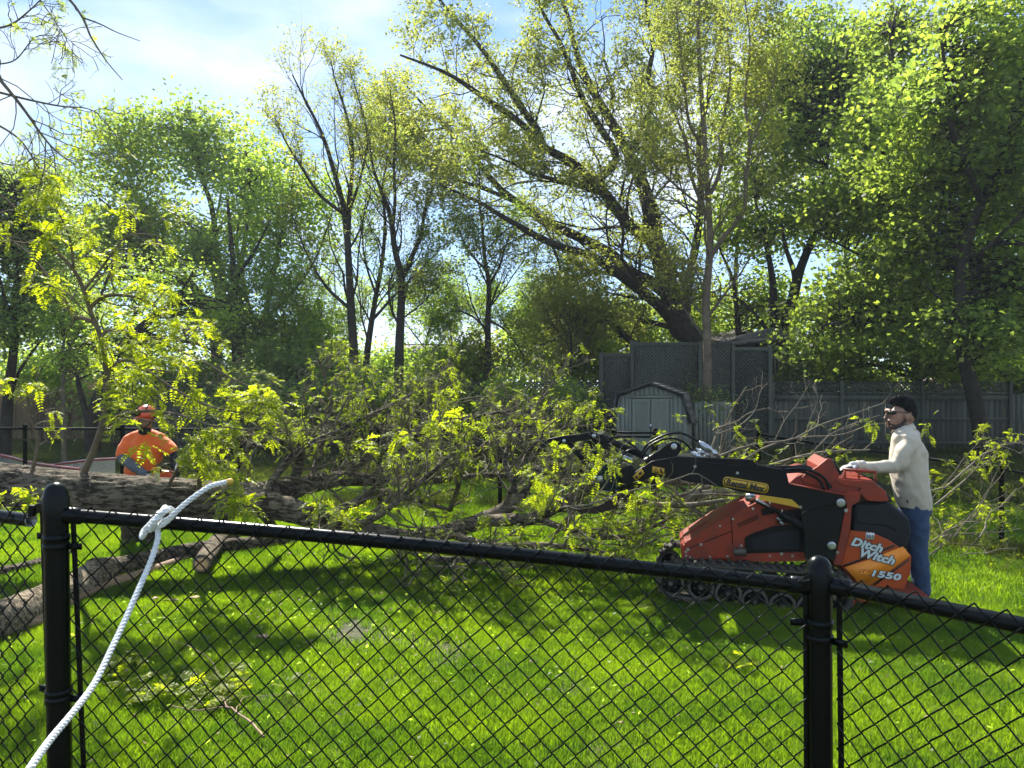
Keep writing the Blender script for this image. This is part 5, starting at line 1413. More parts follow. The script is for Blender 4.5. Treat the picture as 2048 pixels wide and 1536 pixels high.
# dense heap of twigs low behind the machine
r = np.random.default_rng(8)
N = 46
s0 = np.stack([r.uniform(P(1230, 0, 9.2)[0], P(1560, 0, 9.2)[0], N), r.uniform(8.7, 10.2, N), r.uniform(.05, .6, N)], -1)
dd = unit(r.normal(size=(N, 3)) * (1, .6, .25) + (.3, 0, .08)); Ls = r.uniform(.8, 1.8, N)
q = s0[:, None] + dd[:, None] * (np.linspace(0, 1, 7)[None, :, None] * Ls[:, None, None]) + np.cumsum(r.normal(0, .03, (N, 7, 3)), 1)
q[..., 2] = np.maximum(q[..., 2], G(q[..., 0], q[..., 1]) + .03)
rr = r.uniform(.008, .02, N)[:, None] * np.linspace(1, .4, 7)[None]
h1 = spawn(q, rr, 6, .4, 50, r, n=6, up=.1, ground=True); h2 = spawn(*h1, 3, .5, 45, r, n=5, ground=True)
gp = Geo(); gp.tubes(q, rr, 6); gp.tubes(h1[0], h1[1], 4); gp.tubes(h2[0], np.maximum(h2[1], .002), 3)
gp.build('branches', M['twig'], pile, smooth=True)
gl = Geo(); tuft_on(h2[0], 420, gl, r, L=(.06, .12)); gl.build('foliage', M['leaf_locust'], pile, kind='stuff')
gl = Geo()
for (px, py, d, n) in [(1730, 845, 8.5, 4), (1745, 850, 8.5, 3), (1790, 840, 8.7, 3), (1850, 855, 8.7, 4), (1790, 870, 8.7, 3), (1440, 955, 8.6, 3), (1345, 1030, 7.9, 4), (1462, 1005, 7.7, 3), (1500, 900, 8.9, 2)]:
    c = P(px, py, d); k = n * 3
    pinnate(gl, np.repeat(c[None], k, 0) + r.normal(0, .04, (k, 3)), unit(r.normal(size=(k, 3)) + (0, 0, -.3)), r.uniform(.07, .13, k), r, npair=8, droop=.6)
gl.build('foliage', M['leaf_locust'], pile, kind='stuff')

pile2 = thing('branch_pile', 'leafy heap of cut branches against the fence right of the man in the pale shirt', 'branches', P(1900, 1000, 9.0) * (1, 1, 0))
N = 15
r = np.random.default_rng(9)
s0 = np.stack([r.uniform(P(1830, 0, 9)[0], P(1930, 0, 9)[0], N), r.uniform(8.5, 9.9, N), r.uniform(-.1, .5, N)], -1)
s0[:, 2] += G(s0[:, 0], s0[:, 1])
dd = unit(r.normal(size=(N, 3)) * (.5, .5, .3) + (.75, 0, .42)); Ls = r.uniform(.6, 1.35, N)
q = s0[:, None] + dd[:, None] * (np.linspace(0, 1, 7)[None, :, None] * Ls[:, None, None]) + np.cumsum(r.normal(0, .025, (N, 7, 3)), 1)
q[..., 2] = np.maximum(q[..., 2], G(q[..., 0], q[..., 1]) + .03)
rr = r.uniform(.008, .016, N)[:, None] * np.linspace(1, .35, 7)[None]
ex = [(WP([(1850, 985, 8.6), (1900, 970, 8.6), (1945, 925, 8.6), (1990, 895, 8.6), (2040, 885, 8.6), (2090, 870, 8.6)]), np.linspace(.012, .004, 6)),
      (WP([(1870, 1010, 8.8), (1930, 960, 8.8), (1960, 925, 8.8), (1985, 885, 8.8)]), np.linspace(.012, .003, 4))]
A, B = to_batch(ex, 7); q = np.concatenate([q, A]); rr = np.concatenate([rr, B])
h1 = spawn(q, rr, 5, .4, 50, r, n=6, up=.1, ground=True); h2 = spawn(*h1, 3, .5, 45, r, n=5, ground=True)
gp = Geo(); gp.tubes(q, rr, 6); gp.tubes(h1[0], h1[1], 4); gp.tubes(h2[0], np.maximum(h2[1], .002), 3)
gp.build('branches', M['twig_pale'], pile2, smooth=True)
gl = Geo(); tuft_on2 = lambda q_, n: None
i = r.integers(0, len(h2[0]), 170); p, T = sample_par(h2[0][i], r.uniform(.3, 1, (170, 1)))
tufts(gl, p[:, 0], T[:, 0], r, 3, (.07, .14), droop=.6, npair=7)
gl.build('foliage', M['leaf_locust'], pile2, kind='stuff')

# ------------------------------------------------------------ cut logs on the grass
M['cut_wood'] = mat('cut_wood', (.66, .42, .20), .7, col2=(.50, .28, .11), scale=30, bump=.2)
def log(label, pts, rad, seed, matl, caps=(False, False), amp=.12):
    pts = np.asarray(pts)
    b = pts[len(pts) // 2]
    th = thing('log', label, 'log', (b[0], b[1], zg(b[0], b[1])))
    lumpy_tube(pts, np.asarray(rad), 110, 26, seed, amp).build('bark', matl, th, smooth=True)
    for e, on in ((0, caps[0]), (-1, caps[1])):
        if on:
            ax = unit(pts[0] - pts[1]) if e == 0 else unit(pts[-1] - pts[-2])
            r0 = rad[e]
            o_ = Geo().lathe([(r0 * .80, -.01), (r0 * .80, .006), (r0 * .60, .009), (r0 * .58, .0075), (r0 * .38, .010), (r0 * .36, .0085), (r0 * .15, .010), (0, .010)], pts[e], ax, 22).build('cut_face', M['cut_wood'], th, smooth=True)
            Geo().lathe([(r0 * 1.02, -.012), (r0 * 1.02, .004), (r0 * .80, .004)], pts[e], ax, 22).build('bark_rim', M['bare_wood'], th, smooth=True)
    return th
def on_g(px, py_bot, r):
    d = CZ * F / (py_bot - 768); p = P(px, py_bot, d)
    return np.array((p[0], p[1], zg(p[0], p[1]) + r * .85))
log('thick grey barked log lying on the grass at the left edge behind the fence post', [on_g(-90, 1300, .13), on_g(20, 1262, .13), on_g(90, 1225, .12), on_g(150, 1195, .12), on_g(205, 1168, .13)], [.125, .13, .125, .12, .135], 61, M['bark_log'])
log('dark log running right from the crotch of the thick log, under the felled trunk', [on_g(190, 1165, .12), on_g(240, 1150, .09), on_g(330, 1128, .085), on_g(430, 1110, .08), on_g(520, 1100, .075), on_g(600, 1085, .06)], [.13, .10, .085, .08, .075, .05], 62, M['bark'])
log('long slender peeled branch curving on the grass in front of the thick log', [on_g(-60, 1282, .045), on_g(30, 1262, .045), on_g(85, 1245, .045), on_g(140, 1210, .05), on_g(200, 1182, .05), on_g(270, 1160, .045), on_g(340, 1135, .04), on_g(385, 1118, .03)], [.05, .05, .05, .055, .055, .045, .04, .025], 63, M['bare_wood'], amp=.08)
log('short log with a fresh round sawn end facing the camera', [P(403, 1129, 7.5), P(419, 1105, 8.15), P(440, 1080, 8.8), P(470, 1062, 9.3)], [.073, .075, .08, .085], 64, M['bark'], caps=(True, False))
log('dark forked log behind the left fence post', [on_g(-40, 1160, .05), on_g(50, 1140, .05), on_g(105, 1122, .05), on_g(150, 1110, .045)], [.055, .05, .045, .03], 65, M['bark'])
# bark chips and twigs lying on the lawn
def chip(px, py, L, w, a, label, m_='bare_wood'):
    d = CZ * F / (py - 768); p = P(px, py, d); z = zg(p[0], p[1]) + .038
    t = np.array((math.cos(a), math.sin(a), 0)); n_ = np.array((-math.sin(a), math.cos(a), 0))
    pts = [p * (1, 1, 0) + (0, 0, z) + t * L * u + n_ * w * v for u, v in ((-.5, -.3), (-.1, -.5), (.3, -.35), (.5, .1), (.2, .45), (-.35, .5))]
    pts = [q_ + (0, 0, .01 * math.sin(i * 2)) for i, q_ in enumerate(pts)]
    o_ = Geo().prism(pts, (0, 0, .005)).build('bark_chip', M[m_]); tag(o_, label, 'bark chip', 'bark chips on the lawn')
chip(385, 1206, .16, .05, .5, 'pale bark chip on the grass right of the peeled branch')
chip(340, 1210, .17, .03, .15, 'thin bark chip beside the larger pale chip')
chip(311, 1206, .07, .05, 1.2, 'small brown bark chip nearest the rope')
chip(523, 1283, .14, .05, -.2, 'brown bark chip lying on a scuffed spot of lawn')
chip(577, 1117, .07, .04, .3, 'tiny tan chip on the grass below the fence rail')
def ground_twig(label, L, d_extra, seed, tuf):
    r = np.random.default_rng(seed)
    pts0 = []
    for line, rad in L:
        pts = []
        for (px, py) in line:
            d = CZ * F / (py - 768) ; p = P(px, py, d); pts.append((p[0], p[1], zg(p[0], p[1]) + .06))
        pts0.append((np.array(pts), np.linspace(rad[0], rad[1], len(pts))))
    b = pts0[0][0][0]
    th = thing('fallen_twig', label, 'twig', (b[0], b[1], zg(b[0], b[1])))
    gg = Geo()
    for p_, r_ in pts0:
        q_, rr_ = resample(p_, r_, 20); q_ += r.normal(0, .003, q_.shape); gg.tubes(q_[None], rr_[None], 8)
    gg.build('stem', M['bare_wood'], th, smooth=True)
    gl = Geo()
    for (px, py, n) in tuf:
        d = CZ * F / (py - 768); p = P(px, py, d); p[2] = zg(p[0], p[1]) + .07
        k = n * 2
        pinnate(gl, np.repeat(p[None], k, 0) + r.normal(0, .035, (k, 3)) * (1, 1, .4), unit(r.normal(size=(k, 3)) * (1, 1, .2) + (0, 0, .15)), r.uniform(.08, .16, k), r, npair=10, droop=.2, tint=np.clip(r.normal(.7, .2, k), 0, 1))
    gl.build('foliage', M['leaf_locust'], th)
    return th
ground_twig('broken twig with bright leaves lying on the lawn beside the rope', [([(527, 1492), (505, 1465), (470, 1440), (455, 1432), (420, 1436), (390, 1440), (340, 1430)], (.007, .003)), ([(455, 1432), (448, 1415), (430, 1350), (400, 1320), (330, 1290)], (.004, .002)), ([(470, 1440), (490, 1412), (530, 1408), (560, 1405)], (.003, .0015))],
            0, 71, [(410, 1385, 8), (440, 1380, 8), (460, 1400, 7), (470, 1365, 5), (430, 1410, 6), (250, 1345, 8), (225, 1370, 7), (265, 1385, 8), (300, 1410, 7), (340, 1410, 6), (275, 1330, 5), (575, 1395, 2)])
ground_twig('small bright leaf sprig on the lawn left of the right fence post', [([(1500, 1340), (1480, 1345), (1460, 1352)], (.002, .001))], 0, 72, [(1478, 1340, 4), (1492, 1350, 2)])
ground_twig('twig with drooping green leaves lying in front of the loader track', [([(1290, 1150), (1340, 1175), (1400, 1195), (1450, 1215)], (.006, .002)), ([(1340, 1175), (1350, 1200), (1390, 1225)], (.004, .002))], 0, 73, [(1345, 1190, 4), (1400, 1200, 4), (1440, 1210, 4), (1300, 1230, 3), (1320, 1160, 3), (1090, 1140, 4), (1000, 1150, 4), (940, 1120, 4), (1150, 1130, 4)])

# litter: torn leaves, sawdust and bits of twig strewn over the lawn under the work
r = np.random.default_rng(31); N = 2600
x = r.normal(-1.2, 2.6, N); y = np.clip(r.normal(6.3, 1.5, N), 3.6, 11)
c = np.stack([x, y, G(x, y) + r.uniform(.035, .06, N)], -1)
gl = leaves(Geo(), c, .034, r, .6, updown=1.0, tint=np.clip(r.normal(.5, .3, N), 0, 1))
tag(gl.build('leaf_litter', M['leaf_yellow']), 'torn bits of leaf scattered over the lawn in front of the felled tree', 'leaf litter', kind='stuff')
N = 900; x = r.normal(-1.6, 2.2, N); y = np.clip(r.normal(6.4, 1.3, N), 3.6, 10)
c = np.stack([x, y, G(x, y) + r.uniform(.035, .055, N)], -1)
gl = leaves(Geo(), c, .03, r, .4, updown=1.0)
tag(gl.build('wood_chips', M['bare_wood']), 'small wood chips and sawdust scattered over the lawn by the cut logs', 'wood chips', kind='stuff')
# ------------------------------------------------------------ overhanging locust branches, upper left
od = thing('overhanging_branches', 'thin dark locust branches with sparse small leaves hanging in from the upper left', 'tree', (-7.5, 7.0, 0))
tr_pts = np.array([(-7.5, 7.0, 0), (-7.4, 7.0, 2), (-7.3, 7.1, 4), (-6.9, 7.1, 6), (-6.4, 7.2, 8), (-6.0, 7.3, 10)])
lo = [(tr_pts, np.array([.22, .2, .18, .15, .11, .06])),
      (np.vstack([[(-7.3, 7.1, 4.2)], WP([(-60, 100, 7.2), (0, 160, 7.2), (45, 215, 7.1), (80, 265, 7.1), (110, 300, 7.0), (150, 330, 7.0)])]), np.linspace(.022, .005, 7)),
      (np.vstack([[(-7.0, 7.1, 5.4)], WP([(60, -60, 7.0), (130, -10, 7.0), (165, 35, 7.0), (180, 70, 6.9), (195, 95, 6.9), (215, 125, 6.9), (245, 160, 6.9)])]), np.linspace(.016, .0035, 8)),
      (WP([(165, 35, 7.0), (200, 48, 7.0), (235, 65, 7.0), (280, 82, 7.0)]), np.linspace(.008, .003, 4)),
      (WP([(80, 0, 7.0), (105, 35, 7.0), (125, 65, 7.0), (150, 92, 7.0)]), np.linspace(.006, .002, 4)),
      (WP([(0, 185, 7.2), (60, 200, 7.1), (120, 212, 7.1), (170, 216, 7.0), (200, 228, 7.0)]), np.linspace(.012, .003, 5)),
      (WP([(-20, 240, 7.4), (40, 280, 7.3), (80, 340, 7.3), (100, 360, 7.2)]), np.linspace(.012, .004, 4)),
      (WP([(-30, 60, 7.3), (20, 50, 7.3), (60, 20, 7.2), (90, -10, 7.2)]), np.linspace(.012, .004, 4)),
      (WP([(-20, 130, 7.2), (30, 120, 7.2), (70, 75, 7.2), (110, 70, 7.2)]), np.linspace(.008, .003, 4)),
      (WP([(-20, 320, 7.3), (40, 330, 7.3), (90, 300, 7.3)]), np.linspace(.008, .003, 3)),
      ]
r = np.random.default_rng(19)
A, B = to_batch(lo, 24)
gp = Geo(); gp.tubes(A, B, 7)
o1 = spawn(A[[1, 4, 5, 6, 7, 8, 9]], np.minimum(B[[1, 4, 5, 6, 7, 8, 9]], .010), 11, .24, 48, r, n=7, t0=.3, up=.0, wig=.25, rf=.6, lmin=.35, down=.08)
o2 = spawn(*o1, 3, .5, 48, r, n=5, t0=.2, up=0, wig=.25, rf=.7, down=.05)
gp.tubes(o1[0], np.maximum(o1[1], .0035), 4); gp.tubes(o2[0], np.maximum(o2[1], .0022), 3)
gp.build('branches', M['twig'], od, smooth=True)
gl = Geo(); n = 170
i = r.integers(0, len(o2[0]), n); p, T = sample_par(o2[0][i], r.uniform(.4, 1, (n, 1)))
tufts(gl, p[:, 0], T[:, 0], r, 3, (.05, .10), droop=.8, npair=7, tint=np.clip(r.normal(.5, .2, n), 0, 1))
gl.build('foliage', M['leaf_locust'], od)
# ------------------------------------------------------------ mini skid steer loader
M['red_paint'] = mat('red_paint', (.30, .036, .013), .45, scale=7, bump=.08, bscale=40, spec=.22, col2=(.15, .032, .020), detail=9)
M['red_orange'] = mat('red_orange_panel', (.37, .058, .011), .42, var=.08, scale=5, spec=.25)
M['orange_decal'] = mat('orange_decal', (.80, .24, .016), .42, var=.05, spec=.4)
M['mblack'] = mat('machine_black', (.0055, .0062, .0068), .36, var=.4, scale=5, bump=.05, bscale=50, spec=.14)
M['mplastic'] = mat('black_plastic', (.008, .010, .013), .5, var=.3, scale=8, bump=.15, bscale=140, spec=.2)
M['rubber'] = mat('rubber', (.020, .019, .016), .85, var=.5, scale=9, bump=.4, bscale=60, col2=(.055, .045, .030))
M['steel'] = mat('steel', (.42, .44, .46), .28, .9, var=.25, scale=12)
M['dirty_steel'] = mat('dirty_steel', (.10, .085, .07), .55, .6, var=.4, scale=14, bump=.3)
M['white_ink'] = mat('white_ink', (.52, .56, .53), .5, var=.04)
M['black_ink'] = mat('black_ink', (.008, .008, .008), .5)
M['yellow_ink'] = mat('yellow_ink', (.55, .33, .015), .5, var=.05)
M['yellow_paint'] = mat('yellow_paint', (.50, .29, .012), .45, var=.1)
M['orange_ink'] = mat('orange_ink', (.95, .27, .02), .5, var=.05)
M['worn_iron'] = mat('worn_iron', (.035, .024, .018), .75, var=.5, scale=8, bump=.3, spec=.2)
M['teal_dark'] = mat('teal_dark', (.004, .014, .016), .45, var=.3, spec=.2)

YAW = math.radians(11)
mt = np.array((math.cos(YAW), -math.sin(YAW), 0)); mn = np.array((math.sin(YAW), math.cos(YAW), 0))
MO = np.array((P(1500, 0, 6.52)[0], 6.52, 0))
def mp_(px, py, off=0.0):
    r = np.array(((px - 1024) / F, 1.0, -(py - 768) / F))
    s = (MO @ mn + off) / (r @ mn)
    return r * s + np.array((0, 0, CZ))
sk = thing('skid_steer_loader', 'red and black tracked stand-on skid steer loader with grapple arm, facing left', 'loader', (MO[0] + .3, MO[1] + .5, zg(MO[0] + .3, MO[1] + .5)))
MW = 1.06       # overall width
def plate(name, px, off, th, matl, bevel=.004, parent=None, kind=None):
    pts = [mp_(a_, b_, off) for a_, b_ in px]
    return Geo().prism(pts, mn * th).build(name, matl, parent or sk, bevel=bevel, kind=kind)
def disc(gg, px, py, off, r, th, sides=28, prof=None):
    c = mp_(px, py, off)
    prof = prof or [(0, 0), (r * .96, 0), (r, th * .15), (r, th), (0, th)]
    gg.lathe(prof, c, mn, sides); return gg
def bolt(px, py, off, r, parent=None, matl='steel'):
    gg = Geo(); disc(gg, px, py, off - .012, r, .012, 6); 
    disc(gg, px, py, off - .003, r * 1.35, .003, 20)
    return gg.build('bolt', M[matl], parent or sk, bevel=.001)

# tracks (near and far)
trk = [(1352, 1128), (1420, 1131), (1500, 1136), (1600, 1143), (1672, 1148), (1700, 1165), (1708, 1190), (1695, 1222), (1660, 1243), (1600, 1240), (1560, 1243), (1500, 1233), (1440, 1218), (1380, 1203), (1340, 1194), (1318, 1175), (1325, 1146)]
for off in (0.0, MW - .28):
    base = [mp_(a_, b_, 0.0) + mn * off for a_, b_ in trk]
    loopp, _ = resample(np.array(base + base[:1]), 0, 200)
    seg = np.linalg.norm(np.diff(loopp, axis=0), axis=1); cum = np.concatenate([[0], np.cumsum(seg)])
    nl_ = 46
    ctr = loopp[:-1].mean(0)
    tr_o = thing_track = Geo()
    # belt as a band with thickness
    n = len(loopp) - 1; vin = []
    for i in range(n):
        p = loopp[i]; tg = unit(loopp[(i + 1) % n] - loopp[i - 1])
        ou = np.cross(mn, tg); 
        if ou @ (p - ctr) < 0: ou = -ou
        vin.append((p, ou))
    V = []
    for p, ou in vin: V += [p, p + mn * .25, p + mn * .25 - ou * .022, p - ou * .022]
    fs = []
    for i in range(n):
        a_ = i * 4; b_ = ((i + 1) % n) * 4
        for k in range(4): fs.append((a_ + k, a_ + (k + 1) % 4, b_ + (k + 1) % 4, b_ + k))
    tr_o.add(np.array(V), fs)
    track = tr_o.build('track', M['rubber'], sk)
    me_l = None
    for k in range(nl_):
        s_ = cum[-1] * k / nl_; i = min(int(np.searchsorted(cum, s_)), n - 1)
        p, ou = vin[i]; tg = np.cross(ou, mn)
        if me_l is None:
            g0 = Geo().prism([(-.019, 0, -.001), (.019, 0, -.001), (.011, 0, .024), (-.011, 0, .024)], (0, .115, 0)); g0.prism([(-.019 + .02, .135, -.001), (.019 + .02, .135, -.001), (.011 + .02, .135, .024), (-.011 + .02, .135, .024)], (0, .115, 0))
            me_l = g0.mesh('track_lug', mats=(M['rubber'],))
        o_ = bpy.data.objects.new('track_lug', me_l); COL.objects.link(o_); o_.parent = track
        mx_ = Matrix(((tg[0], mn[0], ou[0]), (tg[1], mn[1], ou[1]), (tg[2], mn[2], ou[2]))).to_4x4()
        mx_.translation = Vector(tuple(p - np.array(sk.location)))
        o_.matrix_local = mx_
    for (px, py, r_) in ((1341, 1168, .115), (1402, 1176, .112), (1457, 1189, .112), (1510, 1205, .112), (1566, 1214, .112), (1622, 1218, .112), (1672, 1196, .14)):
        c = mp_(px, py, 0) + mn * (off + .02)
        w_ = Geo().lathe([(r_ * .78, 0.0), (r_, 0.0), (r_, .07), (r_ * .72, .075), (r_ * .70, .03), (r_ * .34, .03), (r_ * .34, -.01), (r_ * .2, -.018), (0, -.018)][::1], c, mn, 30).build('wheel', M['dirty_steel'] if 0 else M['mblack'], track, bevel=0, smooth=False)
        gb = Geo()
        for q in range(6):
            a_ = q / 6 * 2 * math.pi + .3
            gb.lathe([(0, -.004), (.009, -.004), (.009, .01)], c + (mt * math.cos(a_) + np.array((0, 0, 1)) * math.sin(a_)) * r_ * .5 + mn * .022, mn, 6)
        gb.lathe([(r_ * .80, -.002), (r_ * .86, -.004), (r_ * .99, -.002)], c, mn, 30)
        gb.lathe([(r_ * .16, -.020), (0, -.021)], c, mn, 14)
        gb.build('bolt', M['dirty_steel'], track)
# undercarriage frame
plate('track_frame', [(1345, 1150), (1640, 1162), (1650, 1185), (1350, 1178)], .10, .08, M['mblack'])
# chassis: red body
body = [(1368, 1086), (1400, 1066), (1429, 1046), (1470, 1026), (1517, 1003), (1551, 1000), (1612, 992), (1612, 1122), (1520, 1124), (1369, 1121), (1365, 1104)]
chas = plate('chassis', body, .20, MW - .45, M['red_paint'], .012)
# front fender flap and lower lip
plate('front_flap', [(1377, 1078), (1379, 1064), (1412, 1043), (1430, 1041), (1432, 1050), (1402, 1068)], .44, .3, M['red_paint'], .006)
plate('bumper', [(1362, 1096), (1370, 1088), (1374, 1126), (1364, 1122)], .16, MW - .37, M['red_paint'], .008)
# side skin with recess: rim pieces proud of the chassis
plate('side_skin', [(1369, 1086), (1430, 1047), (1517, 1003), (1545, 1001), (1560, 1006), (1552, 1050), (1498, 1070), (1489, 1076), (1488, 1100), (1470, 1116), (1371, 1120)], .17, .03, M['red_paint'], .006)
plate('side_sill', [(1470, 1116), (1490, 1108), (1610, 1105), (1612, 1122), (1520, 1125)], .165, .035, M['red_paint'], .005)
# engine bay (dark)
plate('engine_bay', [(1490, 1076), (1500, 1069), (1552, 1052), (1604, 1046), (1610, 1106), (1490, 1110)], .192, .01, M['mblack'], .002)
plate('engine_cover', [(1500, 1080), (1548, 1062), (1600, 1060), (1600, 1098), (1505, 1100)], .182, .02, M['mplastic'], .006)
plate('engine_cover', [(1552, 1022), (1604, 1018), (1604, 1044), (1556, 1048)], .19, .012, M['mblack'], .004)
# vent mesh
vt = plate('vent', [(1474, 1048), (1516, 1028), (1516, 1038), (1476, 1056)], .166, .006, M['mblack'], .002)
gg = Geo()
for i in range(9):
    for j in range(3):
        u, v = (i + .5) / 9, (j + .5) / 3
        px = 1475 + 40 * u; py = (1048 - 20 * u) + (v) * 9
        disc(gg, px, py, .163, .0065, .004, 8)
gg.build('vent_hole', M['red_paint'], vt, kind='stuff')
vt = plate('vent', [(1522, 1018), (1548, 1013), (1548, 1027), (1524, 1032)], .166, .006, M['mblack'], .002)
# exhaust tube
gg = Geo(); c = mp_(1487, 1101, .17); gg.lathe([(.026, .0), (.026, -.12), (.035, -.12), (.035, .0)], c, mt, 20); 
o_ = Geo(); o_.lathe([(.0, .04), (.036, .04), (.036, -.06), (.030, -.06), (.030, .035), (0, .035)], mp_(1482, 1104, .12), mt, 22); o_.build('exhaust_pipe', M['dirty_steel'], sk, smooth=False)
for (px, py) in ((1376, 1099), (1402, 1089), (1371, 1104), (1483, 1092), (1372, 1112), (1563, 1108)):
    bolt(px, py, .165, .010)
for (px, py) in ((1380, 1115), (1420, 1114), (1455, 1113), (1440, 1052), (1466, 1038), (1506, 1018), (1540, 1006), (1585, 1112), (1540, 1112), (1600, 1000)):
    bolt(px, py, .160, .0075)
plate('panel_seam', [(1462, 1032), (1463.4, 1031.5), (1466, 1090), (1464.6, 1090.5)], .166, .006, M['mblack'], 0)
plate('panel_seam', [(1372, 1098), (1462, 1062), (1462.4, 1063.5), (1372.4, 1099.6)], .166, .006, M['mblack'], 0)
plate('weld_rib', [(1470, 1114), (1484, 1090), (1488, 1092), (1476, 1115)], .158, .01, M['red_paint'], .002)
# rear tower (black plate), pivot bolts
tw_ = plate('arm_tower', [(1605, 1026), (1640, 1012), (1676, 997), (1690, 996), (1694, 1006), (1689, 1020), (1670, 1119), (1611, 1120)], .05, .05, M['mblack'], .008)
plate('arm_tower', [(1605, 1026), (1640, 1012), (1676, 997), (1690, 996), (1694, 1006), (1689, 1020), (1670, 1119), (1611, 1120)], MW - .12, .05, M['mblack'], .008)
for (px, py, r_) in ((1682, 1006, .026), (1664, 1092, .024)):
    gg = Geo(); disc(gg, px, py, .018, r_ * 1.5, .035, 28, [(0, 0), (r_ * 1.3, 0), (r_ * 1.5, .008), (r_ * 1.5, .035)]); gg.build('pivot_boss', M['mblack'] if r_ > .025 else M['steel'], tw_)
    bolt(px, py, .016, r_, tw_)
bolt(1692, 1021, .045, .012); bolt(1675, 1105, .045, .010)
# red upright behind the tower
plate('rear_upright', [(1686, 989), (1700, 982), (1722, 984), (1720, 1002), (1704, 1012), (1700, 1060), (1683, 1131), (1668, 1129), (1688, 1030), (1694, 1010)], .075, .04, M['red_paint'], .005)
plate('rear_upright', [(1686, 989), (1700, 982), (1722, 984), (1720, 1002), (1704, 1012), (1700, 1060), (1683, 1131), (1668, 1129), (1688, 1030), (1694, 1010)], MW - .12, .04, M['red_paint'], .005)
# rear shroud (black tank) and side panel
sh = plate('rear_shroud', [(1706, 1008), (1740, 1006), (1781, 1004), (1821, 1038), (1824, 1066), (1816, 1098), (1800, 1110), (1700, 1110)], .14, MW - .33, M['mplastic'], .035)
plate('shroud_ridge', [(1712, 1026), (1760, 1024), (1796, 1046), (1798, 1066), (1772, 1052), (1714, 1048)], .130, .03, M['mplastic'], .012)
sp = plate('side_panel', [(1700, 1062), (1745, 1066), (1781, 1082), (1823, 1112), (1821, 1148), (1808, 1178), (1732, 1173), (1714, 1160), (1682, 1132)], .10, .06, M['red_orange'], .008)
plate('side_panel', [(1700, 1062), (1745, 1066), (1781, 1082), (1823, 1112), (1821, 1148), (1808, 1178), (1732, 1173), (1714, 1160), (1682, 1132)], MW - .16, .06, M['red_orange'], .008)
plate('rear_body', [(1690, 1100), (1816, 1104), (1806, 1172), (1700, 1165), (1680, 1130)], .16, MW - .4, M['red_paint'], .01)
def decal(name, px, off, matl, parent=sp): return Geo().prism([mp_(a_, b_, off) for a_, b_ in px], mn * .0022).build(name, matl, parent)
decal('orange_band', [(1690, 1134), (1728, 1123), (1806, 1093), (1821, 1111), (1738, 1172), (1719, 1169)], .0965, M['orange_decal'])
decal('black_stripe', [(1685, 1131), (1730, 1114), (1788, 1089), (1791, 1092), (1732, 1118), (1688, 1134)], .095, M['black_ink'])
decal('black_stripe', [(1744, 1170), (1817, 1118), (1819, 1120), (1750, 1171)], .095, M['black_ink'])
# lettering
def text(name, s, px, py, off, size, rot, matl, shear=.0, bold=0.0, extr=.001, parent=sp, space=1.0, xs=1.0):
    cu = bpy.data.curves.new(name, 'FONT'); cu.body = s; cu.size = size; cu.extrude = extr; cu.offset = bold; cu.shear = shear; cu.space_character = space
    cu.align_x = 'LEFT'; cu.resolution_u = 3
    cu.materials.append(matl)
    tmp_ = bpy.data.objects.new(name, cu); COL.objects.link(tmp_)
    dg_ = bpy.context.evaluated_depsgraph_get(); dg_.update()
    me_ = bpy.data.meshes.new_from_object(tmp_.evaluated_get(dg_)); bpy.data.objects.remove(tmp_)
    o_ = bpy.data.objects.new(name, me_); COL.objects.link(o_); o_.parent = parent
    ca, sa = math.cos(rot), math.sin(rot)
    up_ = np.array((0, 0, 1.))
    X = (mt * ca + up_ * sa) * xs; Y = -mt * sa + up_ * ca; Z = -mn
    mx_ = Matrix(((X[0], Y[0], Z[0]), (X[1], Y[1], Z[1]), (X[2], Y[2], Z[2]))).to_4x4()
    mx_.translation = Vector(tuple(mp_(px, py, off) - np.array(root_of(parent).location)))
    o_.matrix_local = mx_
    return o_
def outlined(s, px, py, off, size, rot, fill, shear=.3, bold=.003, edge=.0075, space=1.05, xs=1.0):
    text('lettering', s, px, py, off, size, rot, M['black_ink'], shear, bold + edge, .0006, space=space, xs=xs)
    text('lettering', s, px, py, off - .0022, size, rot, fill, shear, bold, .0008, space=space, xs=xs)
outlined('Ditch', 1701, 1089, .0925, .094, math.radians(-13), M['white_ink'], shear=.25, bold=.0042, edge=.0055, xs=1.12, space=1.05)
outlined('Witch', 1716, 1111, .0905, .094, math.radians(-13), M['white_ink'], shear=.25, bold=.0042, edge=.0055, xs=1.14, space=1.05)
outlined('SK', 1718, 1147, .0925, .052, math.radians(-7), M['orange_ink'], shear=.15, bold=.0022, edge=.0028, xs=1.25)
outlined('1550', 1739, 1151, .0915, .072, math.radians(-7), M['white_ink'], shear=.15, bold=.0032, edge=.0036, space=1.08, xs=1.55)
pl_ = decal('number_plate', [(1732, 1065), (1749, 1066), (1748, 1079), (1731, 1078)], .0935, M['white_ink'])
text('lettering', '303', 1732, 1075, .0925, .036, math.radians(-5), M['black_ink'], bold=.001, space=1.15)

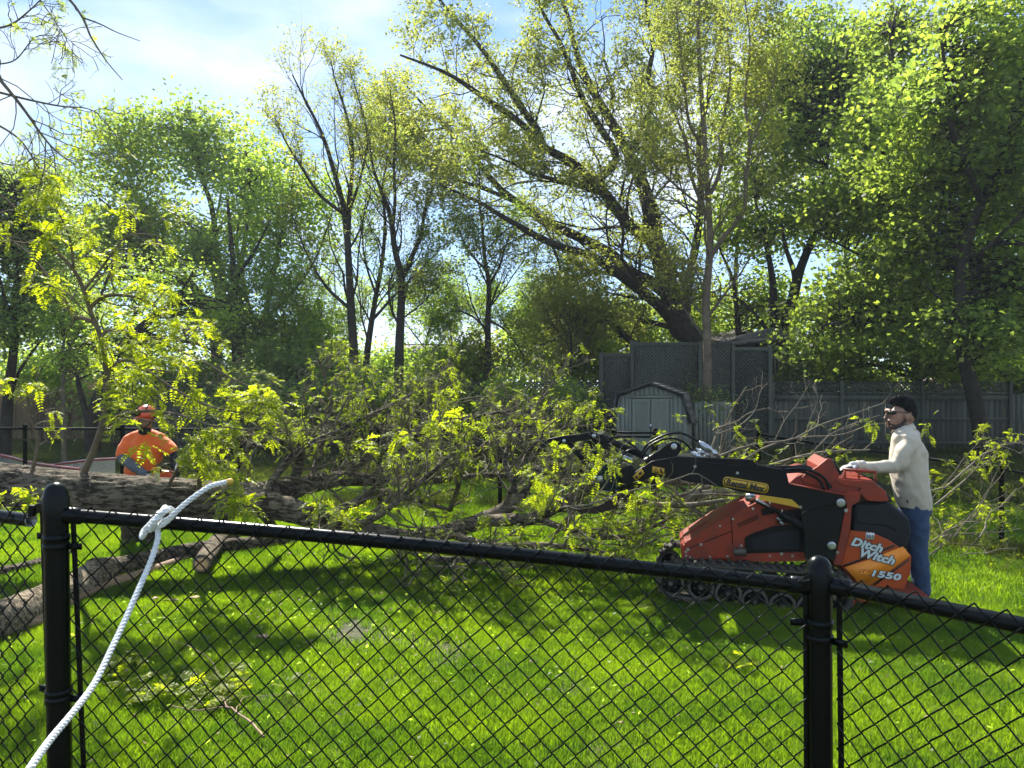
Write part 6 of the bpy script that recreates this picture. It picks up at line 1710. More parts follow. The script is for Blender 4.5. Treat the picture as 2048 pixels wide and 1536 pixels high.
# boom arm (near and far plates, joined on top)
arm = [(1292, 930), (1304, 922), (1357, 913), (1420, 916), (1503, 919), (1506, 928), (1572, 940), (1578, 966), (1630, 978), (1686, 989), (1694, 1004), (1604, 1024), (1590, 1003), (1560, 996), (1516, 990), (1483, 985), (1449, 975), (1325, 955), (1296, 955), (1276, 950)]
ar = plate('boom_arm', arm, .035, .045, M['mblack'], .007)
plate('boom_arm', arm, MW - .10, .045, M['mblack'], .007)
plate('boom_crossbeam', [(1300, 925), (1440, 922), (1440, 950), (1300, 950)], .10, MW - .22, M['mblack'], .01)
plate('boom_rib', [(1358, 914), (1400, 923), (1500, 934), (1572, 941), (1572, 944), (1500, 938), (1400, 928), (1358, 919)], .022, .02, M['mblack'], .002)
plate('boom_rib', [(1500, 920), (1504, 919), (1514, 930), (1560, 940), (1556, 944), (1506, 932)], .025, .02, M['mblack'], .002)
for (px, py) in ((1390, 933), (1475, 946)): bolt(px, py, .032, .009)
# top ledges catching the light
gg = Geo(); gg.beam(mp_(1504, 919, .02), mp_(1572, 939, .02), .03, .006); gg.build('boom_edge', M['mblack'], ar)
gg = Geo(); gg.beam(mp_(1578, 967, .03), mp_(1690, 990, .03), .05, .007); gg.build('boom_edge', M['red_paint'], ar)
plate('yellow_guard', [(1517, 999), (1521, 990), (1584, 999), (1605, 1018), (1560, 1008)], .028, .02, M['yellow_paint'], .003)
bolt(1601, 1014, .025, .008)
# stickers on the arm
def adecal(name, px, matl, off=.0325): return Geo().prism([mp_(a_, b_, off) for a_, b_ in px], mn * .0018).build(name, matl, ar)
def rr_px(x0, y0, x1, y1, h, n=6):
    """rounded bar from (x0,y0) to (x1,y1), height h px"""
    d = np.array((x1 - x0, y1 - y0), float); L = np.linalg.norm(d); d /= L; nn_ = np.array((-d[1], d[0])); out_ = []
    rad = h / 2 * .8
    for cx_, cy_, a0 in ((L / 2 - rad, h / 2 - rad, 0), (-L / 2 + rad, h / 2 - rad, 90), (-L / 2 + rad, -h / 2 + rad, 180), (L / 2 - rad, -h / 2 + rad, 270)):
        for k in range(n):
            a_ = math.radians(a0 + 90 * k / (n - 1)); out_.append((cx_ + rad * math.cos(a_), cy_ + rad * math.sin(a_)))
    c_ = np.array(((x0 + x1) / 2, (y0 + y1) / 2))
    return [tuple(c_ + d * u + nn_ * v) for u, v in out_]
adecal('sticker', rr_px(1446, 962, 1537, 978, 20), M['yellow_ink'], .0325)
adecal('sticker', rr_px(1448, 962.4, 1535, 977.6, 16), M['black_ink'], .0312)
adecal('sticker', rr_px(1450, 962.8, 1533, 977.2, 12.5), M['yellow_ink'], .030)
text('lettering', 'Rental Max', 1451, 969.5, .028, .074, math.radians(-9.5), M['black_ink'], shear=.15, bold=.0030, parent=ar, space=1.0, xs=.93)
adecal('warning_sticker', [(1305, 932), (1329, 937), (1328, 951), (1304, 945)], M['yellow_paint'])
adecal('warning_mark', [(1308, 945), (1312, 935), (1317, 947)], M['black_ink'], .031)
adecal('warning_mark', [(1310, 943.4), (1312, 938.5), (1314.5, 944.5)], M['yellow_paint'], .0302)
adecal('warning_mark', [(1319, 937), (1325, 938), (1323, 941), (1327, 945), (1325, 948), (1320, 943)], M['black_ink'], .031)
adecal('warning_sticker', [(1265, 953), (1283, 937), (1289, 946), (1273, 962)], M['yellow_paint'], .028)
adecal('warning_mark', [(1269, 954), (1273, 950), (1277, 955), (1274, 958)], M['black_ink'], .027)
adecal('warning_mark', [(1276, 947), (1282, 942), (1285, 946), (1280, 951)], M['black_ink'], .027)
plate('boom_nose', [(1264, 962), (1262, 950), (1284, 934), (1300, 930), (1300, 956), (1286, 962), (1272, 968)], .034, .05, M['mblack'], .008)
# lift cylinder
gg = Geo(); gg.tube([mp_(1560, 1026, .10), mp_(1606, 1053, .10)], .038, 20); gg.build('lift_cylinder', M['mblack'], sk, bevel=.004)
gg = Geo(); gg.tube([mp_(1512, 1000, .10), mp_(1562, 1027, .10)], .020, 16); gg.build('cylinder_rod', M['steel'] if 0 else M['mblack'], sk, smooth=True)
gg = Geo(); gg.tube([mp_(1513, 999, .07), mp_(1540, 1014, .07)], .012, 10); gg.build('cylinder_rod', M['steel'], sk, smooth=True)
for q in ((1560, 1038), (1566, 1046)): 
    gg = Geo(); gg.tube([mp_(q[0] - 6, q[1] - 3, .12), mp_(q[0] + 2, q[1] + 3, .12)], .012, 8); gg.build('fitting', M['steel'], sk)
gg = Geo(); gg.lathe([(.0, -.04), (.038, -.04), (.042, -.03), (.046, .0), (.03, .04), (0, .05)], mp_(1501, 995, .3), -mt, 20); gg.build('work_lamp', M['steel'], sk, smooth=True)
# tilt cylinder lug on top of the boom
lug = [(1290, 925), (1300, 912), (1336, 888), (1344, 884), (1354, 884), (1362, 890), (1363, 900), (1352, 915), (1330, 924)]
plate('cylinder_lug', lug, .14, .03, M['mblack'], .006); plate('cylinder_lug', lug, .27, .03, M['mblack'], .006)
gg = Geo(); gg.tube([mp_(1292, 926, .22), mp_(1352, 893, .22)], .045, 20); gg.build('tilt_cylinder', M['mblack'], sk, bevel=.005)
bolt(1348, 893, .135, .020)
# hydraulic couplings
for (x0, y0, x1, y1, r_) in ((1386, 906, 1412, 920, .024), (1396, 899, 1418, 912, .018), (1402, 886, 1436, 911, .026)):
    a_, b_ = mp_(x0, y0, .12), mp_(x1, y1, .12); ax = unit(b_ - a_); L_ = np.linalg.norm(b_ - a_)
    Geo().lathe([(0, -.02), (r_ * .5, -.02), (r_ * .5, 0), (r_ * .9, .002), (r_ * .9, L_ * .25), (r_ * 1.05, L_ * .27), (r_ * 1.05, L_ * .55), (r_ * .8, L_ * .57), (r_ * .8, L_ * .75), (r_ * .95, L_ * .77), (r_ * .95, L_ * .9), (r_ * .5, L_ * .92), (r_ * .5, L_ * 1.15), (0, L_ * 1.15)], a_, ax, 18).build('coupling', M['steel'], sk)
    gg = Geo(); disc(gg, (x0 + x1) / 2 + 4, (y0 + y1) / 2 + 2, .10, r_ * .45, .02, 12); gg.build('knob', M['steel'], sk)
def hose(px, r_, off=.14, seg=50, matl='mblack', name='hose'):
    pts = np.array([mp_(q[0], q[1], q[2] if len(q) > 2 else off) for q in px])
    q, rr = resample(pts, r_, seg); return Geo().tube(q, rr, 10).build(name, M[matl], sk, smooth=True)
hose([(1284, 912), (1300, 892), (1325, 879), (1352, 878), (1372, 888), (1388, 906)], .010)
hose([(1283, 908, .2), (1296, 888, .2), (1330, 870, .2), (1360, 866, .2), (1385, 876, .2), (1404, 887, .16)], .010)
hose([(1404, 922), (1440, 926), (1500, 934), (1560, 940), (1600, 938), (1628, 944), (1650, 958), (1658, 978)], .013, .05)
hose([(1400, 925), (1440, 931), (1500, 939), (1560, 944), (1600, 943), (1622, 950), (1640, 962), (1648, 980)], .013, .06)
hose([(1440, 921), (1490, 925), (1540, 934), (1590, 934), (1620, 938), (1644, 950), (1662, 975)], .013, .12)
hose([(1552, 945), (1575, 938), (1600, 932), (1620, 936), (1636, 950)], .013, .2)
# grapple ------------------------------------------------------------
gp_ = sk
plate('grapple_claw', [(1072, 905), (1082, 888), (1098, 877), (1125, 872), (1158, 868), (1184, 864), (1205, 871), (1214, 882), (1206, 886), (1186, 878), (1150, 884), (1126, 890), (1110, 889), (1092, 893)], .22, .035, M['mblack'], .004)
plate('grapple_claw', [(1072, 905), (1082, 888), (1098, 877), (1125, 872), (1158, 868), (1184, 864), (1205, 871), (1214, 882), (1206, 886), (1186, 878), (1150, 884), (1126, 890), (1110, 889), (1092, 893)], .75, .035, M['mblack'], .004)
plate('grapple_link', [(1124, 874), (1136, 876), (1160, 905), (1184, 928), (1196, 950), (1188, 958), (1170, 930), (1148, 908)], .24, .03, M['mblack'], .004)
plate('grapple_link', [(1180, 868), (1200, 870), (1236, 902), (1244, 912), (1234, 916), (1200, 884)], .26, .05, M['mblack'], .004)
plate('grapple_link', [(1170, 880), (1182, 882), (1204, 906), (1214, 930), (1204, 934), (1190, 912)], .30, .04, M['mblack'], .004)
gg = Geo(); gg.tube([mp_(1204, 874, .30), mp_(1288, 913, .30)], .030, 16); gg.build('grapple_cylinder', M['mblack'], sk, bevel=.004)
gg = Geo(); gg.tube([mp_(1188, 868, .30), mp_(1206, 875, .30)], .016, 12); gg.build('cylinder_rod', M['steel'], sk, smooth=True)
gg = Geo(); gg.tube([mp_(1236, 912, .34), mp_(1262, 922, .34)], .030, 12); gg.build('fitting', M['steel'], sk)
plate('grapple_body', [(1196, 948), (1205, 932), (1232, 928), (1242, 950), (1240, 980), (1216, 986), (1200, 976)], .20, .60, M['teal_dark'], .012)
plate('quick_plate', [(1238, 938), (1262, 930), (1276, 945), (1268, 968), (1246, 978)], .14, .72, M['mblack'], .012)
plate('label_plate', [(1190, 954), (1204, 951), (1208, 963), (1194, 968)], .190, .004, M['galv'], 0)
for off in (.22, .45, .72):
    plate('grapple_tine', [(1240, 962), (1236, 985), (1216, 1002), (1190, 1014), (1160, 1019), (1136, 1014), (1160, 1026), (1196, 1028), (1232, 1016), (1262, 998), (1282, 972), (1288, 955), (1262, 955)], off, .032, M['worn_iron'], .004)
plate('grapple_bracket', [(1176, 872), (1204, 868), (1226, 888), (1214, 900), (1196, 896)], .24, .5, M['mblack'], .006)
gg = Geo(); gg.tube([mp_(1128, 882, .20), mp_(1128, 882, .80)], .018, 12); gg.build('grapple_pin', M['steel'], sk)
gg = Geo(); gg.tube([mp_(1188, 872, .20), mp_(1188, 872, .80)], .020, 12); gg.build('grapple_pin', M['steel'], sk)
gg = Geo(); gg.tube([mp_(1190, 955, .18), mp_(1190, 955, .82)], .020, 12); gg.build('grapple_pin', M['steel'], sk)
hose([(1215, 930, .3), (1200, 900, .3), (1215, 876, .3), (1250, 880, .3), (1282, 905, .3)], .009, seg=30)
hose([(1236, 928, .2), (1250, 905, .2), (1272, 900, .2), (1300, 915, .2)], .009, seg=30)
# control console ------------------------------------------------------
plate('console_base', [(1576, 969), (1598, 951), (1625, 944), (1640, 948), (1668, 958), (1698, 960), (1720, 975), (1716, 986), (1686, 989), (1640, 980)], .12, MW - .30, M['red_paint'], .008)
plate('console_side', [(1604, 955), (1614, 945), (1634, 934), (1655, 917), (1663, 918), (1679, 950), (1672, 962), (1640, 972), (1608, 966)], .10, .03, M['red_paint'], .005)
plate('console_box', [(1640, 934), (1657, 919), (1674, 948), (1662, 958), (1640, 950)], .14, .62, M['red_paint'], .008)
plate('console_face', [(1662, 920), (1667, 921), (1685, 947), (1680, 951)], .20, .5, M['mblack'], .004)
for k, off in enumerate((.22, .3, .38)):
    gg = Geo(); gg.tube([mp_(1655, 936, off - .08), mp_(1667, 956, off - .08)], .018, 12); gg.build('lever', M['steel' if k == 1 else 'mblack'], sk, smooth=True)
plate('deck', [(1665, 958), (1690, 955), (1745, 960), (1752, 968), (1716, 980), (1670, 966)], .14, MW - .42, M['red_paint'], .006)
plate('rear_wing', [(1720, 978), (1738, 976), (1771, 986), (1779, 1002), (1760, 1004), (1734, 1001), (1718, 985)], .10, .22, M['red_paint'], .006)
plate('deck_side', [(1664, 957), (1700, 960), (1742, 963), (1774, 984), (1768, 988), (1722, 976), (1690, 972)], .105, .02, M['red_paint'], .004)
gg = Geo()
hr = [(1690, 962), (1690, 940), (1717, 941), (1718, 962)]
for a_, b_ in zip(hr[:-1], hr[1:]): gg.tube([mp_(*a_, .16), mp_(*b_, .16)], .010, 10)
gg.tube([mp_(1688, 939, .16), mp_(1752, 944, .16)], .012, 10); gg.tube([mp_(1750, 944, .16), mp_(1752, 964, .16)], .010, 10)
gg.tube([mp_(1688, 939, .62), mp_(1752, 944, .62)], .012, 10)
gg.build('handrail', M['red_paint'], sk, smooth=True)
gg = Geo(); gg.tube([mp_(1668, 952, .26), mp_(1690, 938, .26), mp_(1706, 936, .26)], .012, 10); gg.build('control_handle', M['mblack'], sk, smooth=True)
# guard rods at the operator pad
gg = Geo()
for k in range(8):
    gg.tube([mp_(1748 + k * 3.2, 962 + k * 2.8, .16), mp_(1754 + k * 3.2, 975 + k * 3.2, .16)], .004, 6)
gg.build('spring_guard', M['dirty_steel'], sk)
plate('operator_pad', [(1752, 958), (1768, 972), (1786, 1004), (1780, 1006), (1762, 980)], .2, .6, M['mplastic'], .012)
# ride platform
plate('ride_platform', [(1690, 1196), (1700, 1186), (1800, 1196), (1862, 1196), (1862, 1202), (1800, 1206), (1700, 1204)], .12, MW - .3, M['red_paint'], .005)
plate('platform_bracket', [(1676, 1160), (1712, 1165), (1716, 1200), (1706, 1214), (1686, 1212), (1680, 1195)], .11, .04, M['red_paint'], .005)
gg = Geo(); disc(gg, 1687, 1188, .09, .03, .03, 20); gg.build('hub', M['dirty_steel'], sk)
# ------------------------------------------------------------ people
def blend_mesh(name, caps, ells, voxel, smooth=6, cut=None):
    """one continuous skin from tapered limbs (chains of points with radii) and ellipsoids, fused by voxel remeshing"""
    gg = Geo()
    for pts, rad in caps:
        pts = np.asarray(pts, float); rad = np.asarray(rad, float)
        q, rr = resample(pts, rad, max(8, 6 * len(pts)))
        gg.tubes(q[None], rr[None], 20, cap=True)
        for e in (0, -1): ell(gg, q[e], (rr[e],) * 3)
    for e_ in ells: ell(gg, *e_)
    me = gg.mesh(name)
    ob = bpy.data.objects.new(name, me); COL.objects.link(ob)
    md = ob.modifiers.new('r', 'REMESH'); md.mode = 'VOXEL'; md.voxel_size = voxel; md.use_smooth_shade = True
    if smooth:
        ms = ob.modifiers.new('s', 'SMOOTH'); ms.factor = .5; ms.iterations = smooth
    dg = bpy.context.evaluated_depsgraph_get(); dg.update()
    me2 = bpy.data.meshes.new_from_object(ob.evaluated_get(dg))
    bpy.data.objects.remove(ob); bpy.data.meshes.remove(me)
    me2.name = name
    return me2
def ell(gg, c, r, rot=None):
    n, m_ = 16, 10
    th = np.arange(n) / n * 2 * np.pi; ph = np.linspace(0, np.pi, m_ + 1)
    v = np.stack([np.outer(np.sin(ph), np.cos(th)), np.outer(np.sin(ph), np.sin(th)), np.outer(np.cos(ph), np.ones(n))], -1).reshape(-1, 3)
    v[:, :] *= np.asarray(r)
    if rot is not None: v = v @ np.asarray(rot)
    v = v + np.asarray(c)
    f = [(k * n + j, (k + 1) * n + j, (k + 1) * n + (j + 1) % n, k * n + (j + 1) % n) for k in range(m_) for j in range(n)]
    gg.add(v, f)
def put(name, me, matl, parent, disp=None):
    off = np.array(root_of(parent).location)
    co = np.empty(len(me.vertices) * 3, np.float32); me.vertices.foreach_get('co', co)
    V = co.reshape(-1, 3)
    if disp is not None:
        nr = np.empty(len(me.vertices) * 3, np.float32); me.vertices.foreach_get('normal', nr)
        V = V + nr.reshape(-1, 3) * disp(V)[:, None]
    me.vertices.foreach_set('co', (V - off).astype(np.float32).ravel())
    me.materials.clear(); me.materials.append(matl)
    me.polygons.foreach_set('use_smooth', np.ones(len(me.polygons), bool)); me.update()
    o_ = bpy.data.objects.new(name, me); COL.objects.link(o_); o_.parent = parent
    return o_
def cut_below(me, co_, no_):
    import bmesh
    bm = bmesh.new(); bm.from_mesh(me)
    bmesh.ops.bisect_plane(bm, geom=bm.verts[:] + bm.edges[:] + bm.faces[:], plane_co=tuple(co_), plane_no=tuple(no_), clear_inner=True)
    bm.to_mesh(me); bm.free(); return me
def keep_part(me, test):
    """cut a mesh down to the vertices for which test holds"""
    bm = __import__('bmesh').new(); bm.from_mesh(me)
    dead = [v for v in bm.verts if not test(v.co)]
    __import__('bmesh').ops.delete(bm, geom=dead, context='VERTS'); bm.to_mesh(me); bm.free(); return me
M['skin'] = mat('skin', (.27, .145, .095), .55, var=.10, scale=20, bump=.05, bscale=200)
M['hair'] = mat('hair_dark', (.0045, .004, .0035), .75, var=.6, scale=60, bump=1.0, bscale=110, stretch=(1, 1, 2), spec=.2)
M['beard'] = mat('beard', (.030, .022, .018), .8, var=.4, scale=90, bump=.6, bscale=220)
M['shirt'] = mat('work_shirt', (.45, .385, .285), .85, var=.10, scale=3, bump=.55, bscale=13, sheen=.2)
M['jeans'] = mat('denim', (.022, .050, .105), .85, var=.35, scale=5, bump=.3, bscale=12)
M['boot'] = mat('boot', (.05, .032, .022), .7, var=.3)
M['glove'] = mat('glove', (.38, .37, .34), .8, var=.15, scale=10)
M['lens'] = mat('dark_lens', (.004, .004, .005), .22, spec=.4)
M['orange_shirt'] = mat('orange_shirt', (.82, .13, .008), .8, var=.06, scale=4, bump=.25, bscale=8, sheen=.2)
M['grey_sleeve'] = mat('grey_sleeve', (.075, .085, .095), .75, var=.15, scale=30)
M['helmet'] = mat('helmet', (.62, .075, .018), .35, var=.08, coat=.3)
M['helmet_white'] = mat('helmet_white', (.65, .6, .6), .4)
M['trouser'] = mat('brown_trousers', (.07, .045, .030), .85, var=.3, scale=8)

def cloth(V, amp, seed=0, zs=1.0):
    """long uneven folds"""
    from mathutils import noise as mn_
    out_ = np.empty(len(V))
    for i, v in enumerate(V):
        a = mn_.noise(Vector((v[0] * 9 + v[2] * 5 + seed * 7.1, v[1] * 6 + seed, v[2] * 4.5 * zs)))
        b_ = mn_.noise(Vector((v[0] * 15 - v[2] * 9 + seed * 3.3, v[1] * 11, v[2] * 13 * zs + seed)))
        out_[i] = amp * ((1 - abs(a) * 3.0) * .7 + b_ * .9)
    return out_
def wrinkle(amp, s1, s2=1.0, seed=0):
    def f(V):
        return amp * (np.sin(V[:, 0] * s1 + 2.2 * np.sin(V[:, 2] * s1 * .8 + seed)) * np.sin(V[:, 2] * s1 * s2 + 1.6 * np.sin(V[:, 1] * s1 * .7 + seed)) + .5 * np.sin(V[:, 2] * s1 * 2.1 + 2 * np.sin(V[:, 0] * s1 * 1.3)))
    return f

# --- operator behind the loader, side on, facing left
D1 = 6.95
def Q(px, py, dd=0.0):          # dd: sideways from the body's centre plane (towards the camera is negative)
    return P(px, py, D1 + dd)
op = thing('person', 'bearded man in pale work shirt, jeans and dark sunglasses standing at the loader controls', 'person', (Q(1838, 1190)[0], D1, zg(Q(1838, 1190)[0], D1)))
hc = Q(1800, 832)              # head centre
u = .00452                      # metres per pixel here
def H(dx, dy, dz=0): return hc + np.array((dx * u, dz, -dy * u))
def hand(wrist, direc, curl, side, s=1.0, palm_n=(0, 0, -1)):
    """palm, four bent fingers of different length and a thumb; returns chains and ellipsoids"""
    d = unit(np.asarray(direc, float)); nrm = np.asarray(palm_n, float); a = unit(np.cross(d, nrm)) * side; nrm = unit(np.cross(a, d)) * side
    if nrm @ np.asarray(palm_n) < 0: nrm = -nrm
    w = np.asarray(wrist, float); pc = w + d * .050 * s
    rotm = np.array([d, a, nrm])
    el = [(pc, (.050 * s, .041 * s, .016 * s), rotm)]
    ch = []
    for i, (o_, L) in enumerate(((-.030, .062), (-.010, .075), (.010, .082), (.029, .070))):
        b = w + d * .082 * s + a * o_ * s
        pts = [w + d * .045 * s + a * o_ * .8 * s, b]; dr = d.copy(); p = b
        for k, fr in enumerate((.45, .32, .25)):
            ang = curl * (k + 1); dr = unit(d * math.cos(ang) + nrm * math.sin(ang)); p = p + dr * L * fr * s; pts.append(p)
        ch.append((pts, np.array([.009, .0095, .009, .008, .0065]) * s))
    b = w + d * .022 * s + a * .030 * s
    t1 = b + (d * .6 + a * .7 + nrm * .3) * .030 * s; t2 = t1 + (d * .8 + a * .25 + nrm * .5) * .028 * s; t3 = t2 + (d * .8 - a * .1 + nrm * .55) * .022 * s
    ch.append(([b, t1, t2, t3], np.array([.013, .012, .010, .008]) * s))
    return ch, el
# body
caps = [([H(12, 18), H(11, 36), Q(1814, 892)], [.055, .056, .05]),
        ([Q(1820, 905), Q(1824, 950), Q(1830, 1005)], [.085, .085, .085]),
        ]
for sd in (-.115, .115):
    caps.append(([Q(1832, 1015, sd), Q(1835, 1092, sd * 1.1), Q(1842, 1172, sd * 1.1)], [.065, .050, .040]))
ws = {}
for sd in (-.19, .19):
    wr = Q(1712, 931, sd * .95)
    caps.append(([Q(1819, 892, sd * .8), Q(1795, 931, sd * 1.15), wr], [.034, .032, .026])); ws[sd] = wr
head = [(H(6, -8), (.088, .074, .092)), (H(-6, 2), (.072, .064, .088)), (H(-14, 12), (.048, .050, .058)), (H(-20, 19), (.026, .032, .026)), (H(-24, -11), (.022, .052, .020)),
        (H(-28, -1), (.012, .010, .026)), (H(-31, 4), (.013, .012, .012)), (H(-25, 12), (.014, .024, .008)), (H(-24.5, 15), (.013, .022, .008)), (H(16, 0), (.060, .068, .070)),
        (H(6, 1, -.080), (.020, .013, .032)), (H(6, 1, .080), (.020, .013, .032)), (H(-17, 0, -.038), (.02, .02, .02))]
me = blend_mesh('body', caps, head, .0078, 3)
put('body', me, M['skin'], op)
# gloves
for sd in (-.19, .19):
    ch, el = hand(ws[sd] + np.array((.0, 0, .0)), (-1, -.05 if sd < 0 else .05, -.12), .42, 1 if sd < 0 else -1, 1.08)
    ch.append(([ws[sd] + (.055, 0, .004), ws[sd], ws[sd] - (.03, 0, 0)], [.042, .038, .036]))
    put('glove', blend_mesh('glove', ch, el, .0042, 2), M['glove'], op)
# shirt
sc = [([Q(1811, 880, d_), Q(1815, 905, d_), Q(1819, 955, d_), Q(1826, 990, d_), Q(1829, 1010, d_)], [.115, .150, .148, .146, .140]) for d_ in (-.085, .085)] + [([Q(1811, 880), Q(1815, 905), Q(1819, 955), Q(1826, 990), Q(1829, 1010)], [.115, .158, .155, .150, .142]),
      ([Q(1818, 880, -.16), Q(1818, 876, 0), Q(1818, 880, .16)], [.075, .095, .075]),
      ([Q(1808, 870), Q(1813, 878)], [.056, .085])]
for sd in (-.19, .19):
    sc.append(([Q(1819, 886, sd * .9), Q(1806, 908, sd * 1.08), Q(1795, 930, sd * 1.15), Q(1765, 934, sd * 1.1), Q(1738, 934, sd), Q(1719, 931, sd * .95)], [.078, .070, .060, .052, .046, .042]))
me = blend_mesh('shirt', sc, [], .0095, 12)
zc = Q(0, 1017)[2]

sho = put('shirt', me, M['shirt'], op, lambda V: cloth(V, .009, 1))
cut_below(sho.data, (Q(1829, 1014) - np.array(op.location)), (.10, .02, 1))
# hem
# collar
cc = Q(1806, 862); co_ = Geo(); th_ = np.linspace(-2.75, 2.75, 30); V = []
for a_ in th_:
    ca_, sa_ = math.cos(a_), math.sin(a_)
    for rad_, zz_ in ((.074, -.012), (.070, .036), (.078, .042), (.100, .004), (.106, -.012)):
        V.append(cc + np.array((ca_ * rad_ + .004, sa_ * rad_ * .95, zz_ + .016 + .018 * ca_ - (.012 if ca_ < -.6 else 0))))
n5 = 5
co_.add(np.array(V), [(i * n5 + k, i * n5 + k + 1, (i + 1) * n5 + k + 1, (i + 1) * n5 + k) for i in range(29) for k in range(4)])
cl = co_.build('collar', M['shirt'], op, smooth=True)
md = cl.modifiers.new('s', 'SOLIDIFY'); md.thickness = .004
Geo().prism([Q(1797, 905, -.205), Q(1812, 905, -.222), Q(1812, 925, -.222), Q(1799, 925, -.205)], (0, .02, 0)).build('pocket', M['shirt'], op, bevel=.003) if 0 else None
Geo().box(Q(1815, 1003, -.205), (.012, .004, .028)).build('shirt_tag', M['boot'], op)
for sd in (-.19, .19):
    Geo().tube([Q(1726, 932, sd * .96), Q(1713, 931, sd * .95)], np.array([.045, .046]), 18).build('cuff', M['shirt'], op, bevel=.003)
# jeans
jc = [([Q(1828, 1000), Q(1830, 1020)], [.13, .135])]
for sd in (-.105, .105):
    jc.append(([Q(1830, 1015, sd), Q(1834, 1055, sd * 1.1), Q(1834, 1095, sd * 1.1), Q(1840, 1140, sd * 1.1), Q(1842, 1168, sd * 1.1), Q(1842, 1180, sd * 1.1)], [.115, .100, .086, .078, .077, .080]))
put('jeans', blend_mesh('jeans', jc, [(Q(1832, 1018), (.115, .16, .08))], .011, 2), M['jeans'], op, lambda V: cloth(V, .006, 3, 1.6))
for sd in (-.115, .115):
    bc = [([Q(1846, 1172, sd), Q(1846, 1182, sd)], [.058, .060]), ([Q(1850, 1186, sd), Q(1830, 1188, sd), Q(1812, 1190, sd)], [.044, .040, .036])]
    put('boot', blend_mesh('boot', bc, [], .010, 1), M['boot'], op)
# hair, beard, sunglasses
hm = blend_mesh('hair', [([H(-16, -28), H(-4, -33), H(10, -31), H(20, -22), H(24, -8), H(23, 6)], [.034, .040, .042, .046, .042, .026])], [(H(6, -12), (.088, .076, .089)), (H(19, -4), (.058, .069, .070)), (H(8, -21), (.078, .070, .058))], .006, 2)
z_line = H(0, -10)[2]
keep_part(hm, lambda c: c.z > np.interp(c.x, [H(-22, 0)[0], H(-12, 0)[0], H(-2, 0)[0], H(3, 0)[0], H(11, 0)[0], H(14, 0)[0]], [H(0, -25)[2], H(0, -21)[2], H(0, -16)[2], H(0, -8)[2], H(0, -5)[2], H(0, 12)[2]]))
o_ = put('hair', hm, M['hair'], op, lambda V: .0022 * np.sin(V[:, 0] * 160 + 3 * np.sin(V[:, 2] * 90)) * np.sin(V[:, 1] * 150 + 2 * np.sin(V[:, 2] * 120)))
_r = np.random.default_rng(4); _vs = np.array([v.co[:] for v in o_.data.vertices]) + np.array(op.location); _nn = np.array([v.normal[:] for v in o_.data.vertices])
_i = _r.choice(len(_vs), 700); _d = unit(_nn[_i] * .55 + _r.normal(0, .35, (700, 3)) + np.array((-.35, 0, .35)) * (_vs[_i][:, 2:3] > hc[2] + .05) + np.array((.1, 0, -.7)) * (_vs[_i][:, 2:3] <= hc[2] + .05))
_L = np.where(_vs[_i][:, 2] > hc[2] + .06, .009, .004)[:, None]
Geo().tubes(np.stack([_vs[_i] - _nn[_i] * .002, _vs[_i] + _d * _L * .6, _vs[_i] + _d * _L + np.array((-.004, 0, -.002))], 1), np.tile([.0035, .0028, .0008], (700, 1)), 4).build('hair_tufts', M['hair'], op, smooth=True, kind='stuff')
bm_ = blend_mesh('beard', [([H(4, 8, -.058), H(-4, 18, -.048), H(-16, 23, -.025), H(-22, 22, 0), H(-16, 23, .025), H(-4, 18, .048), H(4, 8, .058)], [.010, .017, .017, .016, .017, .017, .010]),
                             ([H(-26, 9.5, -.024), H(-30, 9, 0), H(-26, 9.5, .024)], [.007, .008, .007]), ([H(-25, 10, -.024), H(-23, 18, -.02)], [.007, .01])], [(H(-15, 16), (.040, .046, .030))], .005, 2)
put('beard', bm_, M['beard'], op)
sg = Geo()
for sd in (-1, 1):
    ell(sg, H(-25.5, -7, sd * .036), (.012, .034, .020)); ell(sg, H(-19, -7.5, sd * .062), (.026, .012, .017))
    sg.tube([H(-22, -9, sd * .058), H(-8, -9, sd * .078), H(8, -6, sd * .083)], .0035, 8)
sg.tube([H(-27, -9, -.02), H(-28, -9, .02)], .004, 8)
sg.build('sunglasses', M['lens'], op, smooth=True)

# --- man in orange behind the trunk, facing the camera, bent over a saw
D2 = 9.25
def R_(px, py, dd=0.0): return P(px, py, D2 + dd)
om = thing('person', 'man in orange shirt and red helmet bending over a chainsaw behind the felled trunk', 'person', (R_(278, 1090)[0], D2, 0))
hc2 = R_(292, 836, -.12); v_ = .0060
def H2(dx, dy, dz=0): return hc2 + np.array((dx * v_, dz, -dy * v_))
caps = [([H2(0, 8, .04), R_(290, 870, .02)], [.055, .052]), ([R_(288, 892, .02), R_(284, 930, .03), R_(280, 965, .05)], [.09, .09, .09])]
for sd in (-1, 1): caps.append(([R_(280 + sd * 16, 965, .05), R_(278 + sd * 20, 1025, -.02), R_(276 + sd * 20, 1080, .05)], [.09, .065, .045]))
wrR, wrL = R_(296, 953, -.36), R_(352, 950, -.34)
caps.append(([R_(256, 884, .02), R_(247, 915, -.10), wrR], [.040, .040, .032]))
caps.append(([R_(326, 884, .02), R_(349, 915, -.09), wrL], [.040, .040, .032]))
hd = [(H2(0, -2), (.075, .088, .10)), (H2(1, 9, -.02), (.060, .070, .065)), (H2(1, 15, -.045), (.030, .028, .024)), (H2(1, 4, -.088), (.011, .018, .022)), (H2(-12, 3), (.012, .018, .028)), (H2(13, 3), (.012, .018, .028)), (H2(1, 11, -.078), (.022, .010, .007))]
put('body', blend_mesh('body', caps, hd, .0095, 2), M['skin'], om)
